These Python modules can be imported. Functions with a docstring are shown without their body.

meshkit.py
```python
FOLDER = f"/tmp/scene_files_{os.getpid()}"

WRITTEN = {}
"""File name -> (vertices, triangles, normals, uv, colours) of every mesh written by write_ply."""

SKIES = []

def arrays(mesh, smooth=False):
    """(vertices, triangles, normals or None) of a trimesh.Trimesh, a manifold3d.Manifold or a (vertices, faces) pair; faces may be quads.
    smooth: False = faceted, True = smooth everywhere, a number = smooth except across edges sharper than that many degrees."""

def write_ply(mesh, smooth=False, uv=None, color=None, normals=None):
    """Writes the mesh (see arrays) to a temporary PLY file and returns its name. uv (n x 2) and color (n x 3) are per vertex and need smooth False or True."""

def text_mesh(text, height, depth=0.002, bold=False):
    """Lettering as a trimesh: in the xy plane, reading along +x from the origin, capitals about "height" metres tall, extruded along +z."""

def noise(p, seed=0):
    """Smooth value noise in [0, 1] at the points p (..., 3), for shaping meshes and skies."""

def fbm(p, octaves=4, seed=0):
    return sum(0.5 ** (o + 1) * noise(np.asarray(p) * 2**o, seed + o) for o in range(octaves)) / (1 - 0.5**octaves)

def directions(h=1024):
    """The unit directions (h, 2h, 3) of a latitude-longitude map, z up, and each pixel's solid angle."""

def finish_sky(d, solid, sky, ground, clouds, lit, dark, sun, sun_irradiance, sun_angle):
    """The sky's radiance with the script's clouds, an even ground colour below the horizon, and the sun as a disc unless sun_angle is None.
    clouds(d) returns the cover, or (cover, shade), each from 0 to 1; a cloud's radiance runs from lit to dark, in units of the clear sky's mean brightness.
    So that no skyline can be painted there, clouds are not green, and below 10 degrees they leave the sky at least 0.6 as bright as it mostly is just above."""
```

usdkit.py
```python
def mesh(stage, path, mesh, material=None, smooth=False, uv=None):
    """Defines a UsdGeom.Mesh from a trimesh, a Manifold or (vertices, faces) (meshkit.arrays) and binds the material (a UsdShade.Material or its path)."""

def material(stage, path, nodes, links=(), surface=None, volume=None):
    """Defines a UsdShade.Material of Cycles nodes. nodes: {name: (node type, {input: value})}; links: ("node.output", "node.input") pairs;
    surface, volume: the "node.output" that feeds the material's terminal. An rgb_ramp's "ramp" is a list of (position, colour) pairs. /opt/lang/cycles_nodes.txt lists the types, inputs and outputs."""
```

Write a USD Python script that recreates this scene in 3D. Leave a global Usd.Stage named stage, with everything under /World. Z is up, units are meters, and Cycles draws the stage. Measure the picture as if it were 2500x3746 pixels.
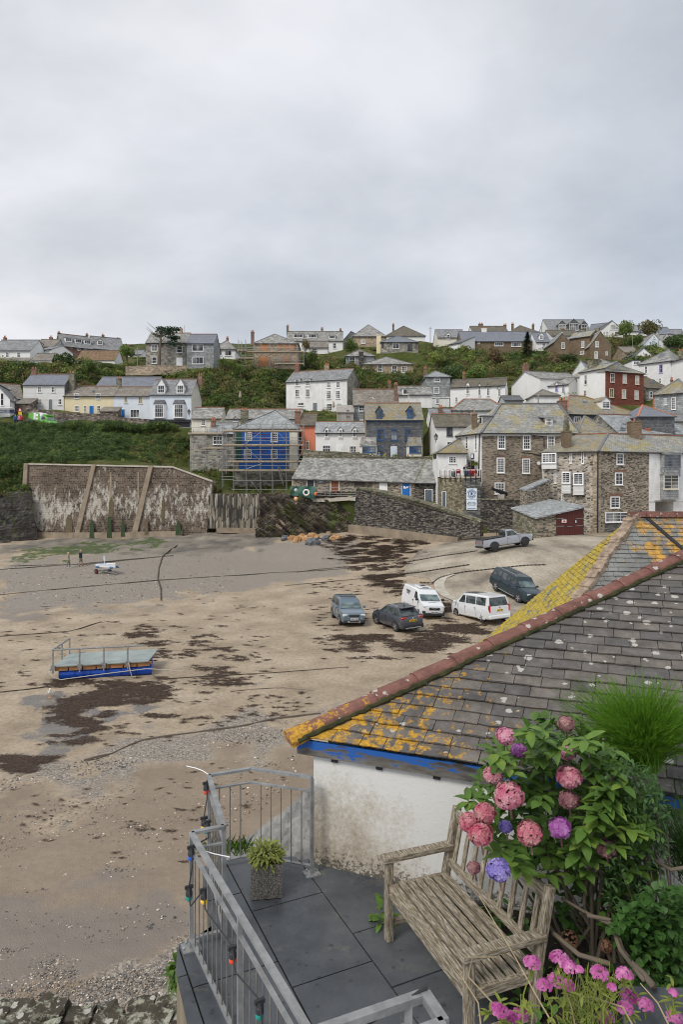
import math,random
import numpy as np,trimesh,usdkit,meshkit
import manifold3d as m3
from shapely.geometry import Polygon,Point,LineString,box as sbox
from shapely import affinity
from scipy.interpolate import RBFInterpolator
from pxr import Usd,UsdGeom,UsdLux,UsdShade,Gf,Sdf,Vt

stage=Usd.Stage.CreateInMemory()
UsdGeom.SetStageUpAxis(stage,UsdGeom.Tokens.z)
world=UsdGeom.Xform.Define(stage,'/World')
stage.SetDefaultPrim(world.GetPrim())
rng=np.random.default_rng(7)
random.seed(7)
EZ=10.0

# ---- camera: level 24 mm lens, shifted down a little ----
cam=UsdGeom.Camera.Define(stage,'/World/camera')
cam.AddTranslateOp().Set(Gf.Vec3d(0,0,EZ));cam.AddRotateXOp().Set(90.0)
cam.CreateFocalLengthAttr(24.0);cam.CreateHorizontalApertureAttr(24.0);cam.CreateVerticalApertureAttr(36.0)
cam.CreateVerticalApertureOffsetAttr(-24.0*103.0/2500.0)
cam.CreateClippingRangeAttr(Gf.Vec2f(0.1,5000.0))
cam.CreateExposureAttr(0.66)

# ---- overcast sky ----
SUN=np.array([-0.45,-0.50,0.74]);SUN/=np.linalg.norm(SUN)
sky_mat=usdkit.material(stage,'/World/Looks/sky',{
    'sky':('sky_texture',{'sky_type':'single_scattering','sun_disc':False,'sun_elevation':float(math.asin(SUN[2])),'sun_rotation':float(math.atan2(SUN[0],SUN[1]))}),
    'tc':('texture_coordinate',{}),
    'sx':('separate_xyz',{}),
    'zc':('math',{'math_type':'add','value2':0.34}),
    'px':('math',{'math_type':'divide'}),'py':('math',{'math_type':'divide'}),
    'pv':('combine_xyz',{'z':0.3}),
    'mp':('mapping',{'scale':(1.0,1.25,1.0),'rotation':(0,0,0.5),'location':(3.1,1.3,0)}),
    'n1':('noise_texture',{'scale':1.35,'detail':9.0,'roughness':0.54,'distortion':0.12}),
    'n2':('noise_texture',{'scale':0.42,'detail':4.0,'roughness':0.5}),
    'r1':('rgb_ramp',{'ramp':[(0.32,(3.7,3.86,4.2)),(0.47,(4.75,4.87,5.15)),(0.58,(5.5,5.55,5.85)),(0.75,(6.2,6.2,6.4))]}),
    'r2':('rgb_ramp',{'ramp':[(0.38,(0.70,0.75,0.80)),(0.58,(1.07,1.06,1.05))]}),
    'mul':('mix',{'mix_type':'multiply','fac':1.0}),
    'cov':('mix',{'fac':0.97}),
    'bg':('background_shader',{'strength':0.10})},
    [('tc.generated','sx.vector'),('sx.z','zc.value1'),('sx.x','px.value1'),('zc.value','px.value2'),('sx.y','py.value1'),('zc.value','py.value2'),
     ('px.value','pv.x'),('py.value','pv.y'),('pv.vector','mp.vector'),('mp.vector','n1.vector'),('mp.vector','n2.vector'),
     ('n1.fac','r1.fac'),('n2.fac','r2.fac'),('r1.color','mul.color1'),('r2.color','mul.color2'),
     ('sky.color','cov.color1'),('mul.color','cov.color2'),('cov.color','bg.color')],surface='bg.background')
dome=UsdLux.DomeLight.Define(stage,'/World/sky')
UsdShade.MaterialBindingAPI.Apply(dome.GetPrim()).Bind(sky_mat)
sun=UsdLux.DistantLight.Define(stage,'/World/sun')
sun.CreateIntensityAttr(0.4);sun.CreateAngleAttr(20.0);sun.CreateColorAttr(Gf.Vec3f(1.0,0.96,0.9));sun.CreateNormalizeAttr(True)
_z=SUN;_x=np.cross([0,0,1.0],_z);_x/=np.linalg.norm(_x);_y=np.cross(_z,_x)
sun.AddTransformOp().Set(Gf.Matrix4d(*_x,0,*_y,0,*_z,0,0,0,0,1))

# ---- writing prims ----
_used={}
def pname(parent,name):
    k=(parent,name);i=_used.get(k,0);_used[k]=i+1
    return f'{parent}/{name}' if i==0 else f'{parent}/{name}_{i:03d}'
def tag(o,label=None,cat=None,group=None,kind=None):
    p=o.GetPrim() if hasattr(o,'GetPrim') else o
    for k,v in (('label',label),('category',cat),('group',group),('kind',kind)):
        if v:p.SetCustomDataByKey(k,v)
    return o
def pth(parent):
    return '/World' if parent is None else (parent if isinstance(parent,str) else str(parent.GetPath()))
def thing(name,label,cat,loc=(0,0,0),rotz=0.0,group=None,scale=None,parent=None):
    x=UsdGeom.Xform.Define(stage,pname('/World',name))
    x.AddTranslateOp().Set(Gf.Vec3d(*map(float,loc)))
    if rotz:x.AddRotateZOp().Set(float(rotz))
    if scale is not None:x.AddScaleOp().Set(Gf.Vec3f(*([float(scale)]*3 if np.ndim(scale)==0 else map(float,scale))))
    return tag(x.GetPrim(),label,cat,group)
def dup(src,label,loc,rotz=0.0,scale=None,group=None,cat=None,name=None):
    cd=src.GetCustomData();nm=name or src.GetName()
    while nm[-4:-3]=='_' and nm[-3:].isdigit():nm=nm[:-4]
    x=UsdGeom.Xform.Define(stage,pname('/World',nm));p=x.GetPrim()
    p.GetReferences().AddInternalReference(src.GetPath());p.SetInstanceable(True)
    x.ClearXformOpOrder()
    x.AddTranslateOp().Set(Gf.Vec3d(*map(float,loc)))
    x.AddRotateZOp().Set(float(rotz))
    if scale is not None:x.AddScaleOp().Set(Gf.Vec3f(*([float(scale)]*3 if np.ndim(scale)==0 else map(float,scale))))
    return tag(p,label or cd.get('label'),cat or cd.get('category'),group or cd.get('group'))

def autouv(T):
    """T: (m,3,3) triangles -> uv in metres, u along the horizontal of the face, v up its slope"""
    n=np.cross(T[:,1]-T[:,0],T[:,2]-T[:,0]);L=np.linalg.norm(n,axis=1,keepdims=True);n=n/np.maximum(L,1e-12)
    u=np.stack([-n[:,1],n[:,0],np.zeros(len(n))],1);l=np.linalg.norm(u,axis=1,keepdims=True)
    flat=l[:,0]<0.02
    u=np.where(flat[:,None],[1.0,0,0],u/np.maximum(l,1e-9));v=np.cross(n,u)
    return np.stack([np.einsum('mkj,mj->mk',T,u),np.einsum('mkj,mj->mk',T,v)],-1)

class MB:
    def __init__(s):s.v=[];s.f=[];s.n=0
    def add(s,v,f):
        v=np.asarray(v,float);f=np.asarray(f,int)
        if f.shape[1]==4:f=np.vstack([f[:,[0,1,2]],f[:,[0,2,3]]])
        s.v.append(v);s.f.append(f+s.n);s.n+=len(v);return s
    def tm(s,m):return s.add(m.vertices,m.faces)
    def man(s,m):
        q=m.to_mesh();return s.add(q.vert_properties[:,:3],q.tri_verts)
    def poly(s,pts):
        pts=np.asarray(pts,float);k=len(pts)
        return s.add(pts,[[0,i,i+1] for i in range(1,k-1)])
    def prism(s,pts,d):
        """polygon pts (CCW seen from outside) with a copy moved by vector d behind it"""
        p=np.asarray(pts,float);q=p+np.asarray(d,float);k=len(p)
        s.poly(p);s.poly(q[::-1])
        for i in range(k):
            j=(i+1)%k;s.add([p[j],p[i],q[i],q[j]],[[0,1,2,3]])
        return s
    def obox(s,o,a,b,c):
        """box from corner o spanned by vectors a, b, c"""
        o,a,b,c=(np.asarray(t,float) for t in (o,a,b,c))
        if np.dot(np.cross(a,b),c)<0:a,b=b,a
        V=[o,o+a,o+a+b,o+b,o+c,o+a+c,o+a+b+c,o+b+c]
        return s.add(V,[[0,3,2,1],[4,5,6,7],[0,1,5,4],[1,2,6,5],[2,3,7,6],[3,0,4,7]])
    def box(s,c,size,rz=0.0):
        c=np.asarray(c,float);x,y,z=size;ca,sa=math.cos(rz),math.sin(rz)
        a,b=np.array([ca,sa,0])*x,np.array([-sa,ca,0])*y
        return s.obox(c-a/2-b/2-np.array([0,0,z/2]),a,b,[0,0,z])
    def bar(s,p,q,w,h=None,up=(0,0,1)):
        p,q=np.asarray(p,float),np.asarray(q,float);d=q-p;t=d/(np.linalg.norm(d)+1e-12)
        a=np.cross(t,up);a=a/(np.linalg.norm(a)+1e-9) if np.linalg.norm(a)>1e-6 else np.array([1.0,0,0]);b=np.cross(a,t)
        h=h or w
        return s.obox(p-a*w/2-b*h/2,a*w,b*h,d)
    def tube(s,pts,r,n=6,cap=True):
        p=np.asarray(pts,float);R=np.broadcast_to(r,(len(p),)).astype(float)
        t=np.gradient(p,axis=0);t/=np.linalg.norm(t,axis=1,keepdims=True)+1e-12
        a=np.cross(t,np.where(np.abs(t[:,2:])<0.9,[0,0,1.0],[1.0,0,0]));a/=np.linalg.norm(a,axis=1,keepdims=True)+1e-12
        b=np.cross(t,a);g=np.arange(n)*2*np.pi/n
        V=(p[:,None]+R[:,None,None]*(np.cos(g)[None,:,None]*a[:,None]+np.sin(g)[None,:,None]*b[:,None])).reshape(-1,3)
        F=[]
        for i in range(len(p)-1):
            for j in range(n):
                k=(j+1)%n;F.append([i*n+j,i*n+k,(i+1)*n+k,(i+1)*n+j])
        F=np.array(F);F=np.vstack([F[:,[0,1,2]],F[:,[0,2,3]]])
        if cap:
            e=(len(p)-1)*n
            F=np.vstack([F,[[0,j+1,j] for j in range(1,n-1)],[[e,e+j,e+j+1] for j in range(1,n-1)]])
        return s.add(V,F)
    def cyl(s,p,q,r,r2=None,n=10):return s.tube([p,q],[r,r if r2 is None else r2],n)
    def ico(s,c,r,sub=1):
        m=trimesh.creation.icosphere(sub,1.0);return s.add(m.vertices*np.asarray(r,float)+np.asarray(c,float),m.faces)
    def arr(s):return np.vstack(s.v),np.vstack(s.f)
    def build(s,name,mat,parent=None,label=None,cat=None,group=None,kind=None,smooth=False):
        v,f=s.arr()
        path=pname(pth(parent),name)
        if smooth is False:
            T=v[f];uv=autouv(T).reshape(-1,2)
            m=usdkit.mesh(stage,path,(T.reshape(-1,3),np.arange(len(f)*3).reshape(-1,3)),M(mat),uv=uv)
        else:
            m=usdkit.mesh(stage,path,trimesh.Trimesh(v,f,process=smooth is not True),M(mat),smooth=smooth)
        return tag(m.GetPrim(),label,cat,group,kind)

def rounded(size,r,seg=8):
    """rounded box as a manifold, centred at the origin"""
    x,y,z=(max(t/2-r,1e-4) for t in size)
    sph=m3.Manifold.sphere(r,seg)
    return m3.Manifold.batch_hull([sph.translate((a*x,b*y,c*z)) for a in (-1,1) for b in (-1,1) for c in (-1,1)])

# ---- measuring: a point seen at source pixel (x, y) of the photograph at distance D along the view axis ----
def P(x,y,D):return np.array([(x-1250.0)/2500.0*D,D,EZ-(y-1770.0)/2500.0*D])
def ray(x,y):return np.array([(x-1250.0)/2500.0,1.0,-(y-1770.0)/2500.0])
def onz(x,y,z):
    d=ray(x,y);return d*((z-EZ)/d[2])+np.array([0,0,EZ])
def onplane(x,y,o,n):
    d=ray(x,y);o=np.asarray(o,float)-np.array([0,0,EZ]);return d*(np.dot(o,n)/np.dot(d,n))+np.array([0,0,EZ])
Z1,Z2,Z3,Z4,Z5,Z6,Z7=(0,1150,1.96),(750,1150,1.96),(1500,1130,1.568),(0,1600,1.96),(650,1420,2.24),(1250,1450,2.24),(1800,1450,2.24)
Z8,Z9,ZD=(2000,1130,3.136),(1150,1850,1.8447),(0,0,1/1.59439)
def px(K,x,y):return K[0]+x/K[2],K[1]+y/K[2]
# ---- materials ----
_spec,_mats={},{}
def M(name):
    if not isinstance(name,str):return name
    if name not in _mats:
        nodes,links,surf=_spec[name]
        _mats[name]=usdkit.material(stage,'/World/Looks/'+name,nodes,links,surface=surf)
    return _mats[name]
def spec(name,nodes,links,surf='p.BSDF'):_spec[name]=(nodes,links,surf)
def shade(c,k):return tuple(min(1.0,x*k) for x in c)

def plain(name,c,rough=0.6,var=0.12,scale=3.0,metal=0.0,bump=0.0,spec_l=0.4,coat=0.0,streak=1.0):
    nodes={'tc':('texture_coordinate',{}),'mp':('mapping',{'scale':(1,1,streak)}),
             'n':('noise_texture',{'scale':scale,'detail':5.0,'roughness':0.6}),
             'r':('rgb_ramp',{'ramp':[(0.3,shade(c,1-var)),(0.7,shade(c,1+var))]}),
             'p':('principled_bsdf',{'roughness':rough,'metallic':metal,'specular_ior_level':spec_l,'coat_weight':coat})}
    links=[('tc.object','mp.vector'),('mp.vector','n.vector'),('n.fac','r.fac'),('r.color','p.base_color')]
    if bump:
        nodes['b']=('bump',{'strength':0.6,'distance':bump});links+=[('n.fac','b.height'),('b.normal','p.normal')]
    spec(name,nodes,links)

def slate(name,c=(0.23,0.235,0.24),w=0.3,h=0.17,lich=0.0,lcol=(0.36,0.27,0.03),var=0.3,stain=0.25,moss=0.0,rough=0.62):
    c1,c2=shade(c,1-var),shade(c,1+var)
    lo=0.80-0.29*lich
    nodes={'uv':('texture_coordinate',{}),
             'br':('brick_texture',{'color1':c1,'color2':c2,'mortar':shade(c,0.32),'scale':1.0,'mortar_size':0.016,'mortar_smooth':0.3,'bias':0.0,'brick_width':w,'row_height':h}),
             'n':('noise_texture',{'scale':0.9,'detail':6.0,'roughness':0.62}),
             'rn':('rgb_ramp',{'ramp':[(0.3,(1-stain,)*3),(0.7,(1+stain,)*3)]}),
             'mu':('mix',{'mix_type':'multiply','fac':1.0}),
             'l1':('noise_texture',{'scale':0.5,'detail':3.0,'roughness':0.55}),
             'l2':('noise_texture',{'scale':6.0,'detail':4.0,'roughness':0.7}),
             'la':('math',{'math_type':'multiply_add','value2':0.45}),'lb':('math',{'math_type':'multiply','value2':0.75}),
             'lr':('rgb_ramp',{'ramp':[(min(lo,0.97),(0,0,0)),(min(lo+0.10,1.0),(0.85,0.85,0.85))]}),
             'lc':('rgb_ramp',{'ramp':[(0.35,shade(lcol,0.6)),(0.65,shade(lcol,1.25))]}),
             'lm':('mix',{}),
             'b':('bump',{'strength':0.8,'distance':0.02}),
             'p':('principled_bsdf',{'roughness':rough,'specular_ior_level':0.35})}
    links=[('uv.UV','br.vector'),('uv.object','n.vector'),('uv.object','l1.vector'),('uv.object','l2.vector'),('n.fac','rn.fac'),('br.color','mu.color1'),('rn.color','mu.color2'),
             ('l2.fac','lb.value1'),('l1.fac','la.value1'),('lb.value','la.value3'),('la.value','lr.fac'),('l2.fac','lc.fac'),
             ('lr.color','lm.fac'),('mu.color','lm.color1'),('lc.color','lm.color2'),('lm.color','p.base_color'),('br.fac','b.height'),('b.normal','p.normal')]
    nodes['b'][1]['invert']=True
    spec(name,nodes,links)

def stone(name,cols,size=0.4,flat=3.0,mortar=(0.2,0.18,0.15),mw=0.05,big=0.3,white=0.0,rough=0.85,bump=0.04,green=0.0):
    """rubble: voronoi stones of a few tones with recessed joints"""
    s=1.0/size
    ramp=[(0.1+0.8*i/max(len(cols)-1,1),c) for i,c in enumerate(cols)]
    nodes={'tc':('texture_coordinate',{}),'mp':('mapping',{'scale':(s,s*flat,s)}),
             'nz':('noise_texture',{'scale':2.5,'detail':2.0}),'nm':('mix',{'mix_type':'linear_light','fac':0.12}),
             'v':('voronoi_texture',{'dimensions':'2D','scale':1.0,'feature':'f1','randomness':0.85}),
             've':('voronoi_texture',{'dimensions':'2D','scale':1.0,'feature':'distance_to_edge','randomness':0.85}),
             'sc':('separate_color',{}),'r':('rgb_ramp',{'ramp':ramp}),
             'e':('rgb_ramp',{'ramp':[(mw*0.4,(1,1,1)),(mw*1.6,(0,0,0))]}),
             'mm':('mix',{'color2':mortar}),
             'n':('noise_texture',{'scale':0.35,'detail':6.0,'roughness':0.65}),'rn':('rgb_ramp',{'ramp':[(0.3,(1-big,)*3),(0.7,(1+big,)*3)]}),
             'mu':('mix',{'mix_type':'multiply','fac':1.0}),
             'b':('bump',{'strength':0.9,'distance':bump}),'er':('rgb_ramp',{'ramp':[(0.0,(0,0,0)),(mw*3,(1,1,1))]}),
             'p':('principled_bsdf',{'roughness':rough,'specular_ior_level':0.25})}
    links=[('tc.UV','mp.vector'),('mp.vector','nz.vector'),('mp.vector','nm.color1'),('nz.color','nm.color2'),('nm.color','v.vector'),('nm.color','ve.vector'),
             ('v.color','sc.color'),('sc.r','r.fac'),('ve.distance','e.fac'),('e.color','mm.fac'),('r.color','mm.color1'),
             ('tc.object','n.vector'),('n.fac','rn.fac'),('mm.color','mu.color1'),('rn.color','mu.color2'),
             ('ve.distance','er.fac'),('er.color','b.height'),('b.normal','p.normal')]
    last='mu.color'
    if green:
        nodes.update({'gn':('noise_texture',{'scale':0.8,'detail':5.0,'roughness':0.7}),'gr':('rgb_ramp',{'ramp':[(0.62-0.2*green,(0,0,0)),(0.74-0.2*green,(0.8,)*3)]}),'gm':('mix',{'color2':(0.06,0.085,0.02)})})
        links+=[('tc.object','gn.vector'),('gn.fac','gr.fac'),('gr.color','gm.fac'),(last,'gm.color1')];last='gm.color'
    links.append((last,'p.base_color'))
    spec(name,nodes,links)

def painted(name,c=(0.73,0.73,0.72),stain=0.11,rough=0.75,lumps=0.02,boards=0.0):
    nodes={'tc':('texture_coordinate',{}),'mp':('mapping',{'scale':(0.9,0.9,0.45)}),
             'n':('noise_texture',{'scale':1.4,'detail':6.0,'roughness':0.65}),
             'r':('rgb_ramp',{'ramp':[(0.25,shade((c[0],c[1]*0.98,c[2]*0.94),1-stain)),(0.6,c)]}),
             'mp2':('mapping',{'scale':(2.5,7.0,2.5)}),'v':('noise_texture',{'scale':1.0,'detail':2.0}),'b':('bump',{'strength':0.5,'distance':lumps}),
             'p':('principled_bsdf',{'roughness':rough,'specular_ior_level':0.3})}
    links=[('tc.object','mp.vector'),('mp.vector','n.vector'),('n.fac','r.fac'),('tc.UV','mp2.vector'),('mp2.vector','v.vector'),('v.fac','b.height'),('b.normal','p.normal')]
    if boards:
        nodes['br']=('brick_texture',{'color1':(1,1,1),'color2':(0.94,0.94,0.94),'mortar':(0.5,0.5,0.5),'scale':1.0,'mortar_size':0.018,'brick_width':60.0,'row_height':boards})
        nodes['mu']=('mix',{'mix_type':'multiply','fac':1.0})
        links+=[('tc.UV','br.vector'),('r.color','mu.color1'),('br.color','mu.color2'),('mu.color','p.base_color')]
    else:links.append(('r.color','p.base_color'))
    spec(name,nodes,links)

def leafy(name,c,var=0.45,trans=0.25,rough=0.5,c2=None,scale=0.6):
    c2=c2 or shade(c,1+var)
    spec(name,{'tc':('texture_coordinate',{}),'g':('geometry',{}),'oi':('object_info',{}),'n':('noise_texture',{'scale':scale,'detail':3.0}),
                'ad':('math',{'math_type':'multiply_add','value2':0.45}),'a2':('math',{'math_type':'multiply_add','value2':0.35}),
                'r':('rgb_ramp',{'ramp':[(0.35,shade(c,1-var)),(0.7,c),(1.05,c2)]}),
                'd':('principled_bsdf',{'roughness':rough,'specular_ior_level':0.3}),'t':('translucent_bsdf',{}),'m':('mix_closure',{'fac':trans})},
         [('g.position','n.vector'),('g.random_per_island','ad.value1'),('n.fac','ad.value3'),('oi.random','a2.value1'),('ad.value','a2.value3'),('a2.value','r.fac'),('r.color','d.base_color'),('r.color','t.color'),('d.BSDF','m.closure1'),('t.BSDF','m.closure2')],'m.closure')

slate('slate',(0.25,0.255,0.26));slate('slate_blue',(0.20,0.215,0.25),var=0.12,stain=0.12);slate('slate_dark',(0.13,0.135,0.145),var=0.15)
slate('slate_pale',(0.33,0.345,0.35),lich=0.1);slate('slate_lichen',(0.29,0.295,0.285),lich=0.62);slate('slate_yellow',(0.26,0.25,0.22),lich=0.74,lcol=(0.29,0.215,0.06))
slate('slate_moss',(0.15,0.13,0.10),lich=0.55,lcol=(0.10,0.10,0.03));slate('slate_brown',(0.24,0.215,0.18),lich=0.25,lcol=(0.10,0.085,0.05));slate('roof_rust',(0.20,0.125,0.07),w=0.25,h=0.3,lich=0.5,lcol=(0.2,0.15,0.05))
slate('slate_old',(0.27,0.265,0.245),w=0.42,h=0.24,var=0.4,stain=0.35);slate('slate_hung',(0.115,0.118,0.125),w=0.32,h=0.2,var=0.35,rough=0.45);slate('slate_hung_grey',(0.27,0.28,0.28),w=0.4,h=0.3,var=0.25)
slate('tile_hung_red',(0.20,0.058,0.034),w=0.3,h=0.22,var=0.14,stain=0.2)
plain('ridge_red',(0.30,0.14,0.09),0.85);plain('ridge_orange',(0.44,0.16,0.08),0.85);plain('ridge_grey',(0.2,0.2,0.2),0.85)
painted('white_wall');painted('white_stone',lumps=0.07,stain=0.25);painted('white_board',boards=0.16);painted('cream_wall',(0.68,0.6,0.40));painted('offwhite_wall',(0.66,0.63,0.55),stain=0.3)
painted('blue_white_wall',(0.62,0.67,0.74));painted('coral_wall',(0.62,0.22,0.13));painted('cream_pale',(0.70,0.66,0.56));painted('grey_wall',(0.42,0.43,0.43));painted('slate_dark_wall',(0.1,0.105,0.115))
stone('stone_brown',[(0.10,0.085,0.07),(0.22,0.18,0.14),(0.34,0.28,0.21),(0.27,0.24,0.2)],0.34,3.4,(0.26,0.22,0.17))
stone('stone_grey',[(0.14,0.13,0.115),(0.25,0.235,0.2),(0.36,0.335,0.28),(0.28,0.27,0.25)],0.6,2.0,(0.25,0.235,0.2),big=0.4)
stone('stone_tan',[(0.22,0.17,0.12),(0.36,0.28,0.2),(0.45,0.36,0.26)],0.4,2.0,(0.4,0.34,0.26))
stone('stone_rubble',[(0.05,0.047,0.043),(0.16,0.14,0.115),(0.34,0.29,0.22),(0.42,0.36,0.28)],0.36,3.6,(0.30,0.26,0.2),mw=0.07)
stone('stone_pale_rubble',[(0.07,0.065,0.06),(0.24,0.21,0.17),(0.42,0.37,0.3),(0.45,0.41,0.35)],0.42,2.0,(0.4,0.36,0.3),mw=0.1)
stone('stone_dark',[(0.03,0.029,0.029),(0.07,0.065,0.06),(0.12,0.105,0.09),(0.22,0.195,0.16)],0.34,3.0,(0.03,0.028,0.026),mw=0.06,green=0.1)
stone('stone_terrace',[(0.11,0.10,0.07),(0.2,0.175,0.115),(0.3,0.26,0.18)],0.32,1.5,(0.13,0.115,0.08),big=0.3)
stone('stone_slatey',[(0.07,0.075,0.075),(0.13,0.135,0.13),(0.2,0.195,0.18)],0.6,4.0,(0.06,0.06,0.058))
stone('brick_brown',[(0.15,0.105,0.068),(0.19,0.14,0.09),(0.23,0.165,0.105)],0.3,2.5,(0.22,0.18,0.13),big=0.15)
stone('brick_red',[(0.16,0.085,0.06),(0.24,0.12,0.085),(0.3,0.17,0.125)],0.28,3.0,(0.3,0.24,0.2))
stone('garden_stone',[(0.09,0.075,0.065),(0.2,0.165,0.14),(0.32,0.27,0.23)],0.5,2.2,(0.08,0.065,0.05),green=0.25)
stone('moss_stone',[(0.12,0.11,0.085),(0.2,0.185,0.13),(0.28,0.26,0.2)],0.4,2.0,(0.12,0.11,0.08),green=0.45)
plain('frame_white',(0.78,0.78,0.77),0.5,0.03);plain('frame_cream',(0.70,0.64,0.50),0.5,0.05);plain('frame_blue',(0.015,0.09,0.24),0.5,0.1);plain('frame_dark',(0.03,0.03,0.035),0.5);plain('frame_violet',(0.40,0.36,0.62),0.5)
plain('frame_grey',(0.16,0.18,0.2),0.6);plain('door_blue',(0.01,0.13,0.42),0.5,0.06);plain('door_maroon',(0.085,0.018,0.014),0.6,0.12,streak=0.3);plain('door_slate',(0.09,0.11,0.13),0.6,0.1);plain('door_pale',(0.55,0.6,0.68),0.6,0.05);plain('door_sage',(0.34,0.38,0.33),0.6)
plain('gutter_black',(0.02,0.02,0.022),0.45);plain('wood_tan',(0.33,0.25,0.17),0.8,0.2,2.0,streak=0.2);plain('wood_grey',(0.30,0.28,0.25),0.8,0.25,2.0,streak=0.2);plain('ply_orange',(0.40,0.19,0.085),0.7,0.15,1.5)
plain('membrane_blue',(0.006,0.085,0.36),0.5,0.3,1.2,bump=0.03);plain('membrane_green',(0.008,0.06,0.045),0.5,0.2,1.2);plain('net_green',(0.05,0.13,0.10),0.8,0.25,3.0)
plain('galv',(0.27,0.272,0.27),0.5,0.3,9.0,metal=0.4);plain('galv_dark',(0.17,0.16,0.145),0.6,0.3,9.0,metal=0.3);plain('board_wood',(0.36,0.30,0.22),0.85,0.25,3.0);plain('black_iron',(0.018,0.018,0.02),0.5);plain('pot_red',(0.42,0.15,0.08),0.8)
plain('concrete',(0.40,0.37,0.31),0.85,0.22,1.5,bump=0.01);plain('concrete_rust',(0.25,0.2,0.145),0.85,0.28,0.8,bump=0.02);plain('lead',(0.14,0.145,0.155),0.55,0.2)
spec('glass',{'tc':('texture_coordinate',{}),'n':('noise_texture',{'scale':0.55,'detail':1.0}),'r':('rgb_ramp',{'ramp':[(0.45,(0.018,0.02,0.024)),(0.56,(0.10,0.105,0.11)),(0.68,(0.25,0.25,0.24))]}),'p':('principled_bsdf',{'roughness':0.08,'specular_ior_level':0.6})},
     [('tc.object','n.vector'),('n.fac','r.fac'),('r.color','p.base_color')])
spec('glass_curtain',{'tc':('texture_coordinate',{}),'n':('noise_texture',{'scale':0.8,'detail':1.0}),'r':('rgb_ramp',{'ramp':[(0.4,(0.3,0.3,0.29)),(0.6,(0.5,0.5,0.48))]}),'p':('principled_bsdf',{'roughness':0.1,'specular_ior_level':0.6})},
     [('tc.object','n.vector'),('n.fac','r.fac'),('r.color','p.base_color')])
plain('ink_blue',(0.03,0.06,0.16),0.6);plain('ink_white',(0.75,0.76,0.77),0.6,0.03);plain('sign_pale',(0.62,0.70,0.78),0.55,0.04);plain('sign_navy',(0.025,0.04,0.11),0.55)
plain('safety_yellow',(0.75,0.42,0.02),0.5);plain('safety_red',(0.55,0.03,0.02),0.5);plain('buoy_orange',(0.75,0.16,0.06),0.5);plain('buoy_tan',(0.7,0.38,0.2),0.6);plain('buoy_grey',(0.5,0.5,0.49),0.6)
plain('plastic_red',(0.3,0.02,0.02),0.5)
painted('painted_slate',(0.62,0.65,0.63),boards=0.2,stain=0.15)
stone('stone_vertical',[(0.04,0.038,0.035),(0.10,0.09,0.075),(0.20,0.175,0.135),(0.32,0.285,0.23)],0.24,0.14,(0.05,0.045,0.04),mw=0.06,big=0.35)
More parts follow.
